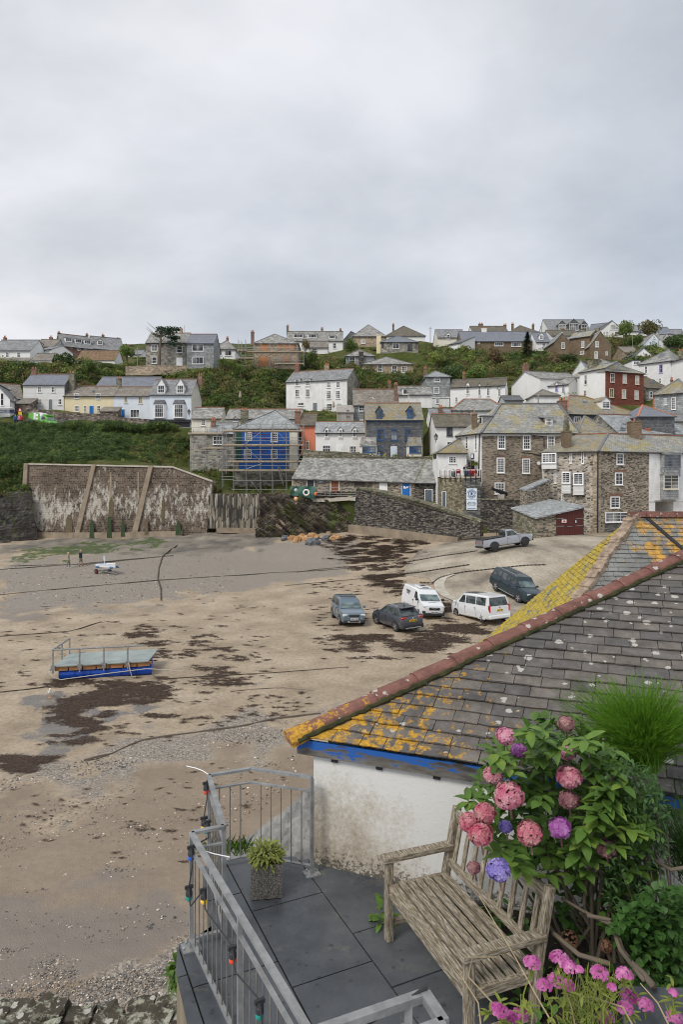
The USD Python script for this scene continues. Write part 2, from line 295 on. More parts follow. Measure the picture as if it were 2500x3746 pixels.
def rockmat(name,cols,rot=0.0,scale=(0.5,0.5,3.0),green=0.15,rough=0.8):
    nodes={'tc':('texture_coordinate',{}),'m0':('mapping',{'rotation':(0,rot,0)}),'mp':('mapping',{'scale':scale}),'n':('noise_texture',{'scale':1.2,'detail':8.0,'roughness':0.62,'distortion':0.4}),
             'r':('rgb_ramp',{'ramp':[(0.25+0.5*i/(len(cols)-1),c) for i,c in enumerate(cols)]}),'g':('noise_texture',{'scale':0.45,'detail':6.0,'roughness':0.7}),
             'gr':('rgb_ramp',{'ramp':[(0.66-green,(0,0,0)),(0.76-green,(0.85,)*3)]}),'gm':('mix',{'color2':(0.075,0.095,0.02)}),'b':('bump',{'strength':1.0,'distance':0.12}),'p':('principled_bsdf',{'roughness':rough,'specular_ior_level':0.35})}
    spec(name,nodes,[('tc.object','m0.vector'),('m0.vector','mp.vector'),('mp.vector','n.vector'),('n.fac','r.fac'),('tc.object','g.vector'),('g.fac','gr.fac'),('gr.color','gm.fac'),('r.color','gm.color1'),('gm.color','p.base_color'),('n.fac','b.height'),('b.normal','p.normal')])
rockmat('cliff_rock',[(0.02,0.018,0.016),(0.06,0.05,0.04),(0.12,0.10,0.075),(0.19,0.16,0.12)],0.5,(0.5,0.5,1.5),0.14)
rockmat('slate_rock',[(0.018,0.017,0.017),(0.055,0.05,0.046),(0.13,0.115,0.095)],0.12,(0.4,0.4,3.0),0.12)
rockmat('boulder_orange',[(0.26,0.13,0.06),(0.42,0.24,0.11),(0.52,0.36,0.2)],0,(2,2,2),-0.3);rockmat('boulder_grey',[(0.06,0.065,0.07),(0.13,0.14,0.15),(0.2,0.21,0.22)],0.3,(1,1,4),-0.3)
rockmat('boulder_brown',[(0.16,0.115,0.075),(0.27,0.2,0.135),(0.36,0.28,0.2)],0.3,(1,1,1.5),-0.1)
plain('algae_green',(0.022,0.045,0.012),0.7,0.4,3.0,bump=0.03);plain('algae_brown',(0.11,0.085,0.045),0.8,0.3,3.0)
# the great sea wall: brown stone courses with lime runs across its middle
spec('sea_wall',{'tc':('texture_coordinate',{}),'wn':('noise_texture',{'scale':1.5,'detail':2.0}),'wm':('mix',{'mix_type':'linear_light','fac':0.035}),
    'br':('brick_texture',{'color1':(0.05,0.04,0.034),'color2':(0.155,0.122,0.098),'mortar':(0.30,0.255,0.2),'scale':1.0,'mortar_size':0.022,'mortar_smooth':0.4,'brick_width':0.55,'row_height':0.26,'squash':0.7,'squash_frequency':3}),
    'n':('noise_texture',{'scale':0.3,'detail':5.0,'roughness':0.6}),'rn':('rgb_ramp',{'ramp':[(0.3,(0.65,0.62,0.6)),(0.7,(1.35,1.3,1.25))]}),'mu':('mix',{'mix_type':'multiply','fac':1.0}),
    'sx':('separate_xyz',{}),'z':('map_range',{'from_min':2.6,'from_max':11.4,'to_min':0.0,'to_max':1.0,'clamp':True}),'zr':('rgb_ramp',{'ramp':[(0.03,(0.0,)*3),(0.20,(0.07,)*3),(0.40,(0.145,)*3),(0.58,(0.135,)*3),(0.78,(0.06,)*3),(0.92,(0.0,)*3)]}),
    'mp':('mapping',{'scale':(1.7,1.7,0.75)}),'ln':('noise_texture',{'scale':1.0,'detail':9.0,'roughness':0.8}),'la':('math',{'math_type':'add'}),'lr':('rgb_ramp',{'ramp':[(0.725,(0,0,0)),(0.805,(0.8,)*3)]}),
    'lf':('noise_texture',{'scale':0.14,'detail':1.0}),'l3':('math',{'math_type':'multiply_add','value2':0.3}),'lm':('mix',{'color2':(0.55,0.52,0.46)}),'bi':('mix',{'mix_type':'multiply','fac':1.0}),'inv':('invert',{}),
    'b':('bump',{'strength':1.0,'distance':0.06,'invert':True}),'p':('principled_bsdf',{'roughness':0.9,'specular_ior_level':0.2})},
    [('tc.UV','wn.vector'),('tc.UV','wm.color1'),('wn.color','wm.color2'),('wm.color','br.vector'),('tc.object','n.vector'),('n.fac','rn.fac'),('br.color','mu.color1'),('rn.color','mu.color2'),
     ('tc.object','sx.vector'),('sx.z','z.value'),('z.result','zr.fac'),('tc.object','mp.vector'),('mp.vector','ln.vector'),('tc.object','lf.vector'),('lf.fac','l3.value1'),('ln.fac','l3.value3'),
     ('l3.value','la.value1'),('zr.color','la.value2'),('la.value','lr.fac'),('lr.color','lm.fac'),('mu.color','lm.color1'),('lm.color','p.base_color'),('br.fac','b.height'),('b.normal','p.normal')])
plain('cedar',(0.16,0.055,0.025),0.6,0.3,2.0,streak=0.2);plain('wood_dark',(0.06,0.05,0.042),0.8,0.25,2.0,streak=0.2)
# ---- houses ----
FEET=[];GROUND=[]
def unit(v):v=np.asarray(v,float);return v/np.linalg.norm(v)
up3=np.array([0,0,1.0])

def window_on(par,o,u,n,s0,s1,z0,z1,style='2x2',frame='frame_white',pane='glass',sill=True,proud=0.03,fw=None,name='window'):
    """a glazed window on the plane through o with horizontal axis u and outward normal n"""
    W,H=s1-s0,z1-z0
    f=fw or min(0.09,0.13*min(W,H));c,r=(int(t) for t in style.split('x'))
    b=MB();at=lambda s,z,d:o+u*s+n*d+up3*(z-o[2])
    d0,d1=0.0,proud+0.03
    bx=lambda sa,sb,za,zb,da,db:b.obox(at(sa,za,da),u*(sb-sa),up3*(zb-za),n*(db-da))
    bx(s0,s0+f,z0,z1,d0,d1);bx(s1-f,s1,z0,z1,d0,d1)
    bx(s0+f,s1-f,z1-f,z1,d0,d1);bx(s0+f,s1-f,z0,z0+f,d0,d1)
    g=min(0.035,f*0.5)
    for i in range(1,c):
        s=s0+f+(W-2*f)*i/c;bx(s-g/2,s+g/2,z0+f,z1-f,d0,d1-0.012)
    for j in range(1,r):
        z=z0+f+(H-2*f)*j/r;k=g*(1.5 if 2*j==r else 1);bx(s0+f,s1-f,z-k/2,z+k/2,d0,d1-0.016)
    if sill:bx(s0-0.06,s1+0.06,z0-0.07,z0,d0,d1+0.08)
    w=b.build(name,frame,par)
    q=MB();q.obox(at(s0+f,z0+f,0.004),u*(W-2*f),up3*(H-2*f),n*0.02);q.build('pane',pane,w)
    return w

def door_on(par,o,u,n,s0,s1,z0,z1,mat):
    b=MB();at=lambda s,z,d:o+u*s+n*d+up3*(z-o[2])
    b.obox(at(s0,z0,0),u*(s1-s0),up3*(z1-z0),n*0.05)
    W,H=s1-s0,z1-z0
    for (a,c_,e,f_) in ((.12,.46,.1,.45),(.54,.88,.1,.45),(.12,.46,.55,.9),(.54,.88,.55,.9)):
        b.obox(at(s0+W*a,z0+H*e,0.05),u*W*(c_-a),up3*H*(f_-e),n*0.025)
    d=b.build('door',mat,par)
    h=MB();h.box(at(s0+W*.87,z0+H*.48,0.09),(.07,.07,.07));h.build('handle','galv',d)
    fr=MB()
    for s in (s0-.07,s1):fr.obox(at(s,z0,0),u*.07,up3*(H+.07),n*.06)
    fr.obox(at(s0,z1,0),u*W,up3*.07,n*.06);fr.build('door_frame','frame_white',d)
    return d

def chimney_on(par,x0,yt,x1,yb,o,n,K,mat='brick_red',pots=2,thick=0.65,potmat='pot_red'):
    (a,b_),(c,d)=px(K,x0,yt),px(K,x1,yb)
    p,q=onplane(a,b_,o,n),onplane(c,d,o,n);u=unit([-n[1],n[0],0]);u=u if u[0]>0 else -u
    w=float(np.dot(q-p,u));z1,z0=p[2],q[2]-0.9
    m=MB();base=np.array([p[0],p[1],z0])+n*thick/2
    m.obox(base,u*w,-n*thick,up3*(z1-z0-.16));m.obox(base+up3*(z1-z0-.16)-u*.05+n*.05,u*(w+.1),-n*(thick+.1),up3*.16)
    ch=m.build('chimney',mat,par)
    for i in range(pots):
        c0=base+u*w*(i+.5)/pots-n*thick/2+up3*(z1-z0)
        t=MB();t.tube([c0-up3*.02,c0+up3*.1,c0+up3*.38,c0+up3*.44],[.13,.115,.095,.13],8);t.build('chimney_pot',potmat,ch)
    return ch

def house(name,label,K,fl,fr,yb,ye,yr,dep,roof='side',wall='white_wall',roofm='slate',wins=None,doors=None,chims=(),dorms=(),sky=(),frame='frame_white',ridge='ridge_grey',hl=0.5,hr=0.5,back=None,lower=1.6,ground=True,cat='house',group=None,over=0.22,gutter=True,walls2=None,sash='2x2'):
    (x0,D0),(x1,D1)=fl,fr
    sx0,sy0=px(K,x0,yb);sx1,_=px(K,x1,yb)
    A,B=P(sx0,0,D0),P(sx1,0,D1);A[2]=B[2]=0
    u=unit(B-A);n=np.array([-u[1],u[0],0]);L=np.linalg.norm(B-A)
    zb=P(sx0,sy0,D0)[2];ze=P(sx0,px(K,0,ye)[1],D0)[2]
    rd={'side':dep/2,'hip':dep/2,'front':0.0,'mono':dep,'flat':0}[roof]
    mid=(A+B)/2+n*rd;zr=EZ-(px(K,0,yr)[1]-1770)/2500*mid[1] if roof !='flat' else ze+.15
    if back is not None:zr=ze+back
    t=thing(name,label,cat,(0,0,0),group=group);FEET.append((A[:2],u[:2],n[:2],L,dep))
    if ground:
        for s in (0,L/2,L):
            for k in (-0.6,dep):p=A+u*s+n*k;GROUND.append((p[0],p[1],zb+(0.3 if k>0 else 0)))
    at=lambda s,d,z:A+u*s+n*d+up3*z
    zz=zb-lower
    # walls
    w=MB()
    c=[at(0,0,zz),at(L,0,zz),at(L,dep,zz),at(0,dep,zz)];e=[p+up3*(ze-zz) for p in c]
    if roof=='side':
        rl,rr=at(0,dep/2,zr),at(L,dep/2,zr)
        w.poly([c[0],c[1],e[1],e[0]]);w.poly([c[2],c[3],e[3],e[2]]);w.poly([c[3],c[0],e[0],rl,e[3]]);w.poly([c[1],c[2],e[2],rr,e[1]])
    elif roof=='front':
        rf,rb=at(L/2,0,zr),at(L/2,dep,zr)
        w.poly([c[0],c[1],e[1],rf,e[0]]);w.poly([c[2],c[3],e[3],rb,e[2]]);w.poly([c[3],c[0],e[0],e[3]]);w.poly([c[1],c[2],e[2],e[1]])
    elif roof=='mono':
        e[2][2]=e[3][2]=zr
        for i in range(4):j=(i+1)%4;w.poly([c[i],c[j],e[j],e[i]])
    else:
        for i in range(4):j=(i+1)%4;w.poly([c[i],c[j],e[j],e[i]])
    if walls2:
        f_,s_=MB(),MB();v,f=w.arr();nn=np.cross(v[f[:,1]]-v[f[:,0]],v[f[:,2]]-v[f[:,0]]);front=(nn @ n)<-0.5*np.linalg.norm(nn,axis=1)
        f_.add(v,f[front]);s_.add(v,f[~front]);f_.build('front_wall',wall,t);s_.build('side_wall',walls2,t)
    else:w.build('wall',wall,t)
    # roof
    r=MB();T=0.12
    def sheet(pts):r.prism(pts,[0,0,-T])
    o,g=over,0.12
    if roof=='side':
        sl=(zr-ze)/(dep/2);zo=ze-o*sl+.1;zr_=zr+.1
        sheet([at(-g,-o,zo),at(L+g,-o,zo),at(L+g,dep/2,zr_),at(-g,dep/2,zr_)]);sheet([at(L+g,dep+o,zo),at(-g,dep+o,zo),at(-g,dep/2,zr_),at(L+g,dep/2,zr_)])
        RA,RB=at(-g,dep/2,zr_+.03),at(L+g,dep/2,zr_+.03);ro,rn=at(0,0,ze+.1),unit(np.cross(u,unit(n*dep/2+up3*(zr-ze))))
    elif roof=='front':
        sl=(zr-ze)/(L/2);zo=ze-o*sl+.1;zr_=zr+.1
        sheet([at(-o,dep+g,zo),at(-o,-g,zo),at(L/2,-g,zr_),at(L/2,dep+g,zr_)]);sheet([at(L+o,-g,zo),at(L+o,dep+g,zo),at(L/2,dep+g,zr_),at(L/2,-g,zr_)])
        RA,RB=at(L/2,-g,zr_+.03),at(L/2,dep+g,zr_+.03);ro,rn=at(0,0,ze+.1),-n
    elif roof=='hip':
        sl=(zr-ze)/(dep/2);zo=ze-o*sl+.1;zr_=zr+.1;il,ir=hl*dep,hr*dep
        if il+ir>L:il=ir=L/2
        R0,R1=at(il,dep/2,zr_),at(L-ir+(.02 if il+ir>=L else 0),dep/2,zr_);E=[at(-o,-o,zo),at(L+o,-o,zo),at(L+o,dep+o,zo),at(-o,dep+o,zo)]
        sheet([E[0],E[1],R1,R0]);sheet([E[2],E[3],R0,R1]);sheet([E[3],E[0],R0]);sheet([E[1],E[2],R1])
        RA,RB=R0+up3*.03,R1+up3*.03;ro,rn=at(0,0,ze+.1),unit(np.cross(u,unit(n*dep/2+up3*(zr-ze))))
        hp=MB()
        for ea,ra in ((E[0],R0),(E[1],R1)):hp.bar(ea+up3*.02,ra+up3*.04,.26,.07)
        hp.build('hip_tiles',ridge,t)
    elif roof=='mono':
        sl=(zr-ze)/dep;zo=ze-o*sl+.1;zr_=zr+.1
        sheet([at(-g,-o,zo),at(L+g,-o,zo),at(L+g,dep,zr_),at(-g,dep,zr_)]);RA=RB=None;ro,rn=at(0,0,ze+.1),unit(np.cross(u,unit(n*dep+up3*(zr-ze))))
    else:
        sheet([at(-g,-g,zr),at(L+g,-g,zr),at(L+g,dep+g,zr),at(-g,dep+g,zr)]);RA=RB=None;ro,rn=at(0,0,ze),up3
    rf_=r.build('roof',roofm,t)
    if RA is not None and np.linalg.norm(RB-RA)>.3:
        b=MB();b.bar(RA,RB,.28,.1);b.build('ridge_tiles',ridge,t)
    if gutter and roof in ('side','hip','mono'):
        b=MB();b.obox(at(-g,-o-.1,zo-.15),u*(L+2*g),n*.1,up3*.12);b.build('gutter','gutter_black',t)
    # openings
    planes={'F':(at(0,0,zb),u,-n),'L':(at(0,dep,zb),-n,-u),'R':(at(L,0,zb),n,u)}
    def rect(pl,q):
        O,ax,nn=planes[pl];a,b_=px(K,q[0],q[1]);c_,d_=px(K,q[2],q[3])
        p1,p2=onplane(a,b_,O,nn),onplane(c_,d_,O,nn);s=sorted([np.dot(p1-O,ax),np.dot(p2-O,ax)])
        zm=sorted([p1[2],p2[2]]);return O,ax,nn,s[0],s[1],zm[0],zm[1]
    for pl,lst in (wins or {}).items():
        for q in lst:
            st=q[4] if len(q)>4 else sash;parts=st.split();opt=dict(style=parts[0],frame=frame)
            for s in parts[1:]:
                if s.startswith('f:'):opt['frame']=s[2:]
                if s.startswith('p:'):opt['pane']=s[2:]
            window_on(t,*rect(pl,q),**opt)
    for q in doors or ():
        door_on(t,*rect(q[5] if len(q)>5 else 'F',q),q[4])
    for q in chims:
        kw={}
        off=rd
        for s in q[4:]:
            if isinstance(s,dict):kw.update(s)
            elif isinstance(s,str):kw['mat']=s
            else:off=s
        chimney_on(t,*q[:4],at(0,off,ze),-n,K,**kw)
    for q in dorms:
        x0_,y0_,x1_,y1_,kind,ya=q[:6];st=q[6] if len(q)>6 else '2x2';wm=q[7] if len(q)>7 else 'white_wall';fm=q[8] if len(q)>8 else frame;rm=q[9] if len(q)>9 else roofm
        xm,ym=px(K,(x0_+x1_)/2,y1_);O=onplane(xm,ym,ro,rn)-n*0.05
        if np.dot(O-A,n)<0:O=onplane(xm,ym,at(0,-.06,ze),-n)
        p1,p2=onplane(*px(K,x0_,y0_),O,-n),onplane(*px(K,x1_,y1_),O,-n)
        s0,s1,z1_,z0_=np.dot(p1-O,u),np.dot(p2-O,u),p1[2],p2[2];za=onplane(*px(K,x0_,ya),O,-n)[2]
        bk=(max(za,z1_)-z0_)/max(sl,.25)+.3;a2=lambda s,d,z:O+u*s+n*d+up3*(z-O[2])
        m=MB();m.obox(a2(s0,0,z0_-.3),u*(s1-s0),n*bk,up3*(z1_-z0_+.3))
        if kind=='g':m.prism([a2(s0,0,z1_),a2(s1,0,z1_),a2((s0+s1)/2,0,za)],n*bk)
        d=m.build('dormer',wm,t);m=MB();sm=(s0+s1)/2;v=.13
        if kind=='g':
            k=(za-z1_)/(sm-s0);m.prism([a2(s0-v,-v,z1_-v*k+.04),a2(sm,-v,za+.04),a2(sm,bk,za+.04),a2(s0-v,bk,z1_-v*k+.04)],up3*.09);m.prism([a2(sm,-v,za+.04),a2(s1+v,-v,z1_-v*k+.04),a2(s1+v,bk,z1_-v*k+.04),a2(sm,bk,za+.04)],up3*.09)
        else:m.prism([a2(s0-v,-v,z1_),a2(s1+v,-v,z1_),a2(s1+v,bk+.3,max(za,z1_+.05)),a2(s0-v,bk+.3,max(za,z1_+.05))],up3*.1)
        m.build('dormer_roof',rm,d)
        window_on(d,O,u,-n,s0+.08,s1-.08,z0_+.06,z1_-.03,st,fm)
    for q in sky:
        b=MB();cs=[onplane(*px(K,x,y),ro,rn) for x,y in ((q[0],q[3]),(q[2],q[3]),(q[2],q[1]),(q[0],q[1]))]
        if len(q)>4:dx=q[4];cs=[onplane(*px(K,x,y),ro,rn) for x,y in ((q[0],q[3]),(q[2]-dx,q[3]),(q[2],q[1]),(q[0]+dx,q[1]))]
        nr=rn if rn[2]>0 else -rn
        b.prism([p+nr*.09 for p in cs],-nr*.1);s=b.build('skylight','frame_grey',t)
        ctr=sum(cs)/4;b=MB();b.prism([ctr+(p-ctr)*.8+nr*.105 for p in cs],-nr*.02);b.build('pane','glass',s)
    t_info=dict(prim=t,A=A,u=u,n=n,L=L,zb=zb,ze=ze,zr=zr,ro=ro,rn=rn,at=at,planes=planes,rect=rect,zr_=zr)
    return t_info
# ================= the village =================
# --- lower row on the left, along the road above the hedge ---
house('gabled_house','white gabled house at far left with black bargeboards above the boathouse sign',Z1,(-130,118),(72,119),740,605,500,9,'front','white_wall','slate',wins={'F':[(5,565,26,655,'1x2')]},gutter=False,ridge='frame_dark')
house('cottage','white house with mossy roof and skylight behind the boathouse gable',Z1,(20,131),(165,133),690,598,503,8,'side','white_wall','slate_brown',sky=[(50,528,82,548)],ridge='ridge_red')
wb=house('boarded_house','white weatherboarded house with blue slate roof above the green van',Z1,(166,126),(462,126),682,505,434,7,'side','white_board','slate_blue',ridge='ridge_red',
      wins={'F':[(270,518,298,560),(368,520,395,560),(262,607,297,650,'3x2'),(417,606,442,648)]},doors=[(350,610,376,682,'frame_grey')],
      chims=[(228,393,265,434,'brick_red'),(496,420,535,525,'moss_stone',2.0)],walls2='slate_hung')
house('cottage','pale yellow cottage with bright blue front door',Z1,(458,126),(815,126),718,585,519,6.5,'side','cream_wall','slate_brown',ridge='ridge_red',
      wins={'F':[(533,567,568,605,'3x2'),(687,567,720,608,'3x2'),(537,655,568,697,'3x2'),(600,655,618,702),(695,655,720,695)]},doors=[(641,656,673,720,'door_blue')],sky=[(660,548,682,562)],chims=[(838,462,868,520,'moss_stone')])
house('cottage','pale blue-white cottage between the yellow cottage and the shop',Z1,(815,126),(1075,126),745,586,524,6.5,'side','blue_white_wall','slate_brown',ridge='ridge_red',
      wins={'F':[(890,592,915,636,'2x1 f:frame_cream'),(992,592,1022,640,'2x1 f:frame_cream'),(935,682,1000,740,'3x1')]},doors=[(874,682,895,737,'door_blue')])
sh=house('shop_house','white house with two bay windows over a black shopfront',Z1,(1075,122),(1372,122),812,576,470,9,'side','blue_white_wall','slate',ridge='ridge_red',walls2='offwhite_wall',chims=[(1424,437,1450,476,'brick_red')],
      dorms=[(1128,507,1183,568,'g',462,'3x2'),(1265,507,1320,568,'g',462,'3x2')])
def bay(h,K,x0,y0,x1,y1,ytop,out=0.6,style='4x3',frame='frame_white',wall='white_wall',roofm='slate_dark',sill_y=None,wood=None):
    O,ax,nn,s0,s1,z0,z1=h['rect']('F',(x0,y0,x1,y1));t=h['prim'];zt=h['rect']('F',(x0,ytop,x1,y1))[6]
    at=lambda s,d,z:O+ax*s+nn*d+up3*(z-O[2])
    zl=h['rect']('F',(x0,y0,x1,sill_y))[5] if sill_y else z0-.15
    m=MB();m.prism([at(s0,0,zl),at(s0+.3,out,zl),at(s1-.3,out,zl),at(s1,0,zl)],up3*(z1-zl));b=m.build('bay',wall,t)
    window_on(b,at(0,out,O[2]),ax,nn,s0+.33,s1-.33,z0,z1-.05,style,frame)
    m=MB();v=.12;c=[at(s0-v,0,z1),at(s0+.3-v,out+v,z1),at(s1-.3+v,out+v,z1),at(s1+v,0,z1)];tp=[at(s0+.25,0,zt),at(s1-.25,0,zt)]
    m.poly([c[1],c[2],tp[1],tp[0]]);m.poly([c[0],c[1],tp[0]]);m.poly([c[2],c[3],tp[1]]);m.poly(c[::-1]);m.build('bay_roof',roofm,b)
    return b
for x0,x1 in ((1103,1192),(1243,1332)):bay(sh,Z1,x0,645,x1,742,613)
m=MB();O,ax,nn,s0,s1,z0,z1=sh['rect']('F',(1078,757,1364,800));at_=lambda s,d,z:O+ax*s+nn*d+up3*(z-O[2])
m.obox(at_(s0,.0,z0-.6),ax*(s1-s0),up3*(z1-z0+.3),nn*.10);m.obox(at_(s0-.1,0,z1-.45),ax*(s1-s0+.2),up3*.5,nn*.35);m.build('shopfront','gutter_black',sh['prim'])
house('outbuilding','long blue slate roof behind the yellow and blue-white cottages',Z1,(690,140),(1120,140),560,518,453,8,'side','grey_wall','slate_blue',ridge='ridge_grey')
house('summer_house','flat white garden building above the long blue slate roof',Z1,(815,150),(957,150),475,455,440,4,'flat','white_wall','ridge_grey',gutter=False)
house('stone_shed','small stone outhouse with slate lean-to roof beside the street lamp',Z1,(116,122.5),(218,122.5),712,640,605,3.0,'mono','garden_stone','slate_brown',cat='shed',gutter=False)
house('stone_shed','low stone store with slate roof beside the blue door of the yellow cottage',Z1,(716,122.5),(842,122.5),768,695,667,2.4,'mono','garden_stone','slate_brown',cat='shed',gutter=False)
house('cottage','whitewashed cottage with lichened slate roof beside the black shopfront',Z1,(1375,116),(1585,116),850,746,672,6.5,'side','offwhite_wall','slate_old',ridge='ridge_red',wins={'F':[(1441,752,1473,798,'3x3')]},chims=[(1518,757,1545,820,'brick_red',-1.0)])
# --- upper left skyline ---
house('house','long white house with slate roof at the left end of the skyline',Z1,(-60,150),(216,150),335,259,188,9,'side','white_wall','slate',wins={'F':[(42,271,65,311),(122,272,146,312)]},chims=[(28,168,45,190,'brick_brown')])
house('lean_to','grey slate lean-to roof in front of the long white skyline house',Z1,(-60,146),(200,146),365,335,314,2.5,'mono','white_wall','slate_brown',gutter=False)
house('house','tan roofed house with arched dormer behind the white gable',Z1,(246,168),(384,168),262,232,183,8,'side','grey_wall','slate_brown',dorms=[(266,206,295,232,'g',196)],chims=[(356,166,376,205,'brick_red')])
house('house','small white gabled house between the skyline terrace and the long white house',Z1,(276,158),(372,156),300,262,232,6,'side','white_wall','slate',ground=False)
house('outbuilding','grey slate outbuilding roof beside the round dark tree',Z1,(232,145),(372,145),345,328,283,5,'side','white_wall','slate_brown',gutter=False)
house('terrace_house','long stone terrace house with three flat white dormers on the skyline',Z1,(445,172),(662,176),300,226,152,10,'side','brick_red','slate',ridge='ridge_red',dorms=[(468,166,518,202,'f',160,'3x1'),(538,176,585,210,'f',170,'3x1'),(603,184,650,218,'f',178,'3x1')],
      wins={'F':[(500,230,520,243),(555,238,575,260),(606,240,623,262)],'L':[(395,200,410,215)]},chims=[(413,132,432,160,'brick_brown'),(615,146,632,172,'brick_brown')],walls2='stone_tan')
house('terrace_house','stone terrace house with one gabled dormer and two stacks on the skyline',Z1,(662,176.5),(888,180),300,244,168,10,'side','brick_red','slate',dorms=[(698,186,736,222,'g',174)],sky=[(660,196,682,210)],wins={'F':[(730,247,748,263),(790,252,806,266)]},chims=[(730,151,748,186,'brick_brown'),(838,176,857,202,'brick_brown')])
house('garage','low garage with rust brown roof and white gable on the hillside',Z1,(550,160),(822,160),350,326,262,7,'side','white_wall','roof_rust',gutter=False)
house('house','small distant house with slate roof beside the utility pole',Z1,(920,195),(1015,195),310,288,260,7,'side','white_wall','slate',chims=[(908,228,926,262,'moss_stone')],wins={'F':[(965,292,985,303)]})
vs=house('stone_house','tall grey stone house behind the leaning pine tree',Z1,(1046,152),(1336,152),388,205,138,8.5,'side','stone_grey','slate_old',ridge='ridge_red',
      wins={'F':[(1087,219,1128,266,'2x2'),(1089,306,1126,355,'1x2'),(1267,227,1308,276,'1x2')]},doors=[(1267,314,1307,371,'frame_white')],chims=[(1292,116,1309,158,'stone_tan')])
house('house','slate-hung grey extension with two wide white windows beside the tall stone house',Z1,(1338,150.5),(1532,150.5),390,208,146,8,'side','slate_hung_grey','slate_blue',ridge='ridge_red',wins={'F':[(1379,215,1458,266,'2x1'),(1380,306,1459,357,'3x1')]},gutter=True)
# --- middle skyline (zoom 2) ---
house('bungalow','white bungalow with hipped slate roof left of the scaffolded stone house',Z2,(58,165),(216,165),318,250,190,8,'hip','white_wall','slate_old',wins={'F':[(90,258,122,296,'2x1'),(142,260,192,298,'2x1')]},chims=[(154,172,169,218,'brick_red')])
us=house('stone_house','half restored stone house with orange boarded windows inside scaffolding on the hill',Z2,(350,152),(668,152),392,208,147,9,'hip','stone_tan','slate_old',chims=[(331,128,353,195,'brick_red',5.0)],walls2='stone_grey',hl=.45,hr=.6)
for i,q in enumerate(((396,210,456,278),(520,215,552,250),(565,217,597,252),(606,220,640,256),(385,305,457,374),(545,305,606,341))):
    O,ax,nn,s0,s1,z0,z1=us['rect']('F',q);b=MB();b.obox(O+ax*s0+nn*.01+up3*(z0-O[2]),ax*(s1-s0),up3*(z1-z0),nn*.05);b.build('boarded_opening','ply_orange',us['prim'])
house('house','long slate roofed house with three box dormers on the skyline',Z2,(586,178),(990,178),262,190,126,9,'side','white_wall','slate_old',dorms=[(634,140,704,168,'f',134,'3x1'),(740,143,803,172,'f',138,'3x1'),(890,152,936,176,'f',147,'3x1')],wins={'F':[(917,206,942,246)]},
      chims=[(586,88,599,130,'brick_brown'),(833,104,848,148,'moss_stone'),(966,112,980,150,'brick_brown')])
house('outbuilding','low white building with brown slate roof below the box dormer house',Z2,(742,168),(882,168),290,238,198,6,'side','white_wall','slate_brown',wins={'F':[(769,246,808,278,'3x2')]})
house('house','dark slate gabled house with tall corner window on the skyline',Z2,(990,192),(1104,190),235,190,126,9,'front','slate_hung','slate_dark',wins={'F':[(1015,186,1045,228)]},gutter=False,ridge='lead')
house('house','stone house with steep pyramid slate roof on the skyline',Z2,(1062,182),(1300,182),235,158,78,15,'hip','stone_tan','slate_old',wins={'F':[(1122,184,1150,212,'1x1 p:glass_curtain')]})
house('bungalow','brown tile hipped roof house right of the pyramid roof on the skyline',Z2,(1300,195),(1580,195),190,155,86,13,'hip','white_wall','slate_moss',chims=[(1345,76,1358,112,'brick_brown')])
house('bungalow','grey stone bungalow with blue metal roof and cream chimney stack',Z2,(1262,161),(1530,161),285,200,160,8,'hip','stone_grey','slate_blue',wins={'F':[(1345,206,1396,249,'2x1'),(1455,218,1486,259,'1x1 f:frame_dark'),(1268,205,1282,238,'1x1 f:frame_dark')]},chims=[(1231,148,1263,260,'cream_wall',1.0,{'pots':1})])
house('bungalow','small slate-hung bungalow with dark chimney stack on the hillside',Z2,(1010,150),(1215,150),362,300,258,7,'hip','slate_hung_grey','slate_old',wins={'F':[(1036,304,1079,356,'2x2')]},chims=[(1105,270,1138,345,'stone_dark',-0.4,{'pots':1})])
house('bungalow','tan stone bungalow with three white windows in front of the slate-hung one',Z2,(1128,146),(1492,146),440,358,308,8,'hip','stone_tan','slate_old',wins={'F':[(1240,362,1273,413),(1342,369,1377,418),(1413,372,1448,421,'3x3')]},hr=.9)
house('white_house','tall white stone house with grey gable standing alone in the greenery',Z2,(583,138),(1020,134),700,487,405,8.5,'side','white_stone','slate',ridge='ridge_red',walls2='stone_grey',
      dorms=[(644,466,681,515,'f',452,'3x3'),(720,467,756,512,'f',448,'3x3')],
      wins={'F':[(648,540,678,593,'3x4'),(723,537,753,593,'3x4'),(874,486,903,526,'2x2'),(942,485,970,525,'3x4'),(873,547,904,607,'3x4'),(938,547,970,606,'3x4'),(873,641,913,693,'4x3'),(666,633,710,655,'2x1')]},
      doors=[(775,635,806,692,'frame_grey'),(950,641,980,697,'door_sage')],chims=[(649,370,676,425,'brick_red'),(860,364,890,412,'stone_tan')])
house('cottage','mottled brown slate roof cottage with small casement windows behind the blue-windowed house',Z2,(1066,116),(1390,116),790,650,541,7,'side','slate_hung_grey','slate_brown',ridge='ridge_red',wins={'F':[(1104,656,1160,695,'3x2'),(1110,751,1146,777,'2x2')]},chims=[(1358,505,1382,590,'brick_red',1.0)])
house('timber_shed','grey timber board shed with sloping top beside the brown-roofed cottage',Z2,(946,114),(1066,114),790,700,655,3,'mono','wood_grey','wood_grey',wins={'F':[(1016,685,1037,730,'1x1 f:wood_tan')]},cat='shed',gutter=False)
house('house','white house with wide four-light box dormer above the blue-windowed house',Z2,(1385,122),(1575,122),660,578,520,8,'side','white_wall','slate_old',ridge='ridge_red',dorms=[(1418,533,1520,577,'f',525,'4x1')],chims=[(1313,492,1335,535,'brick_brown')])
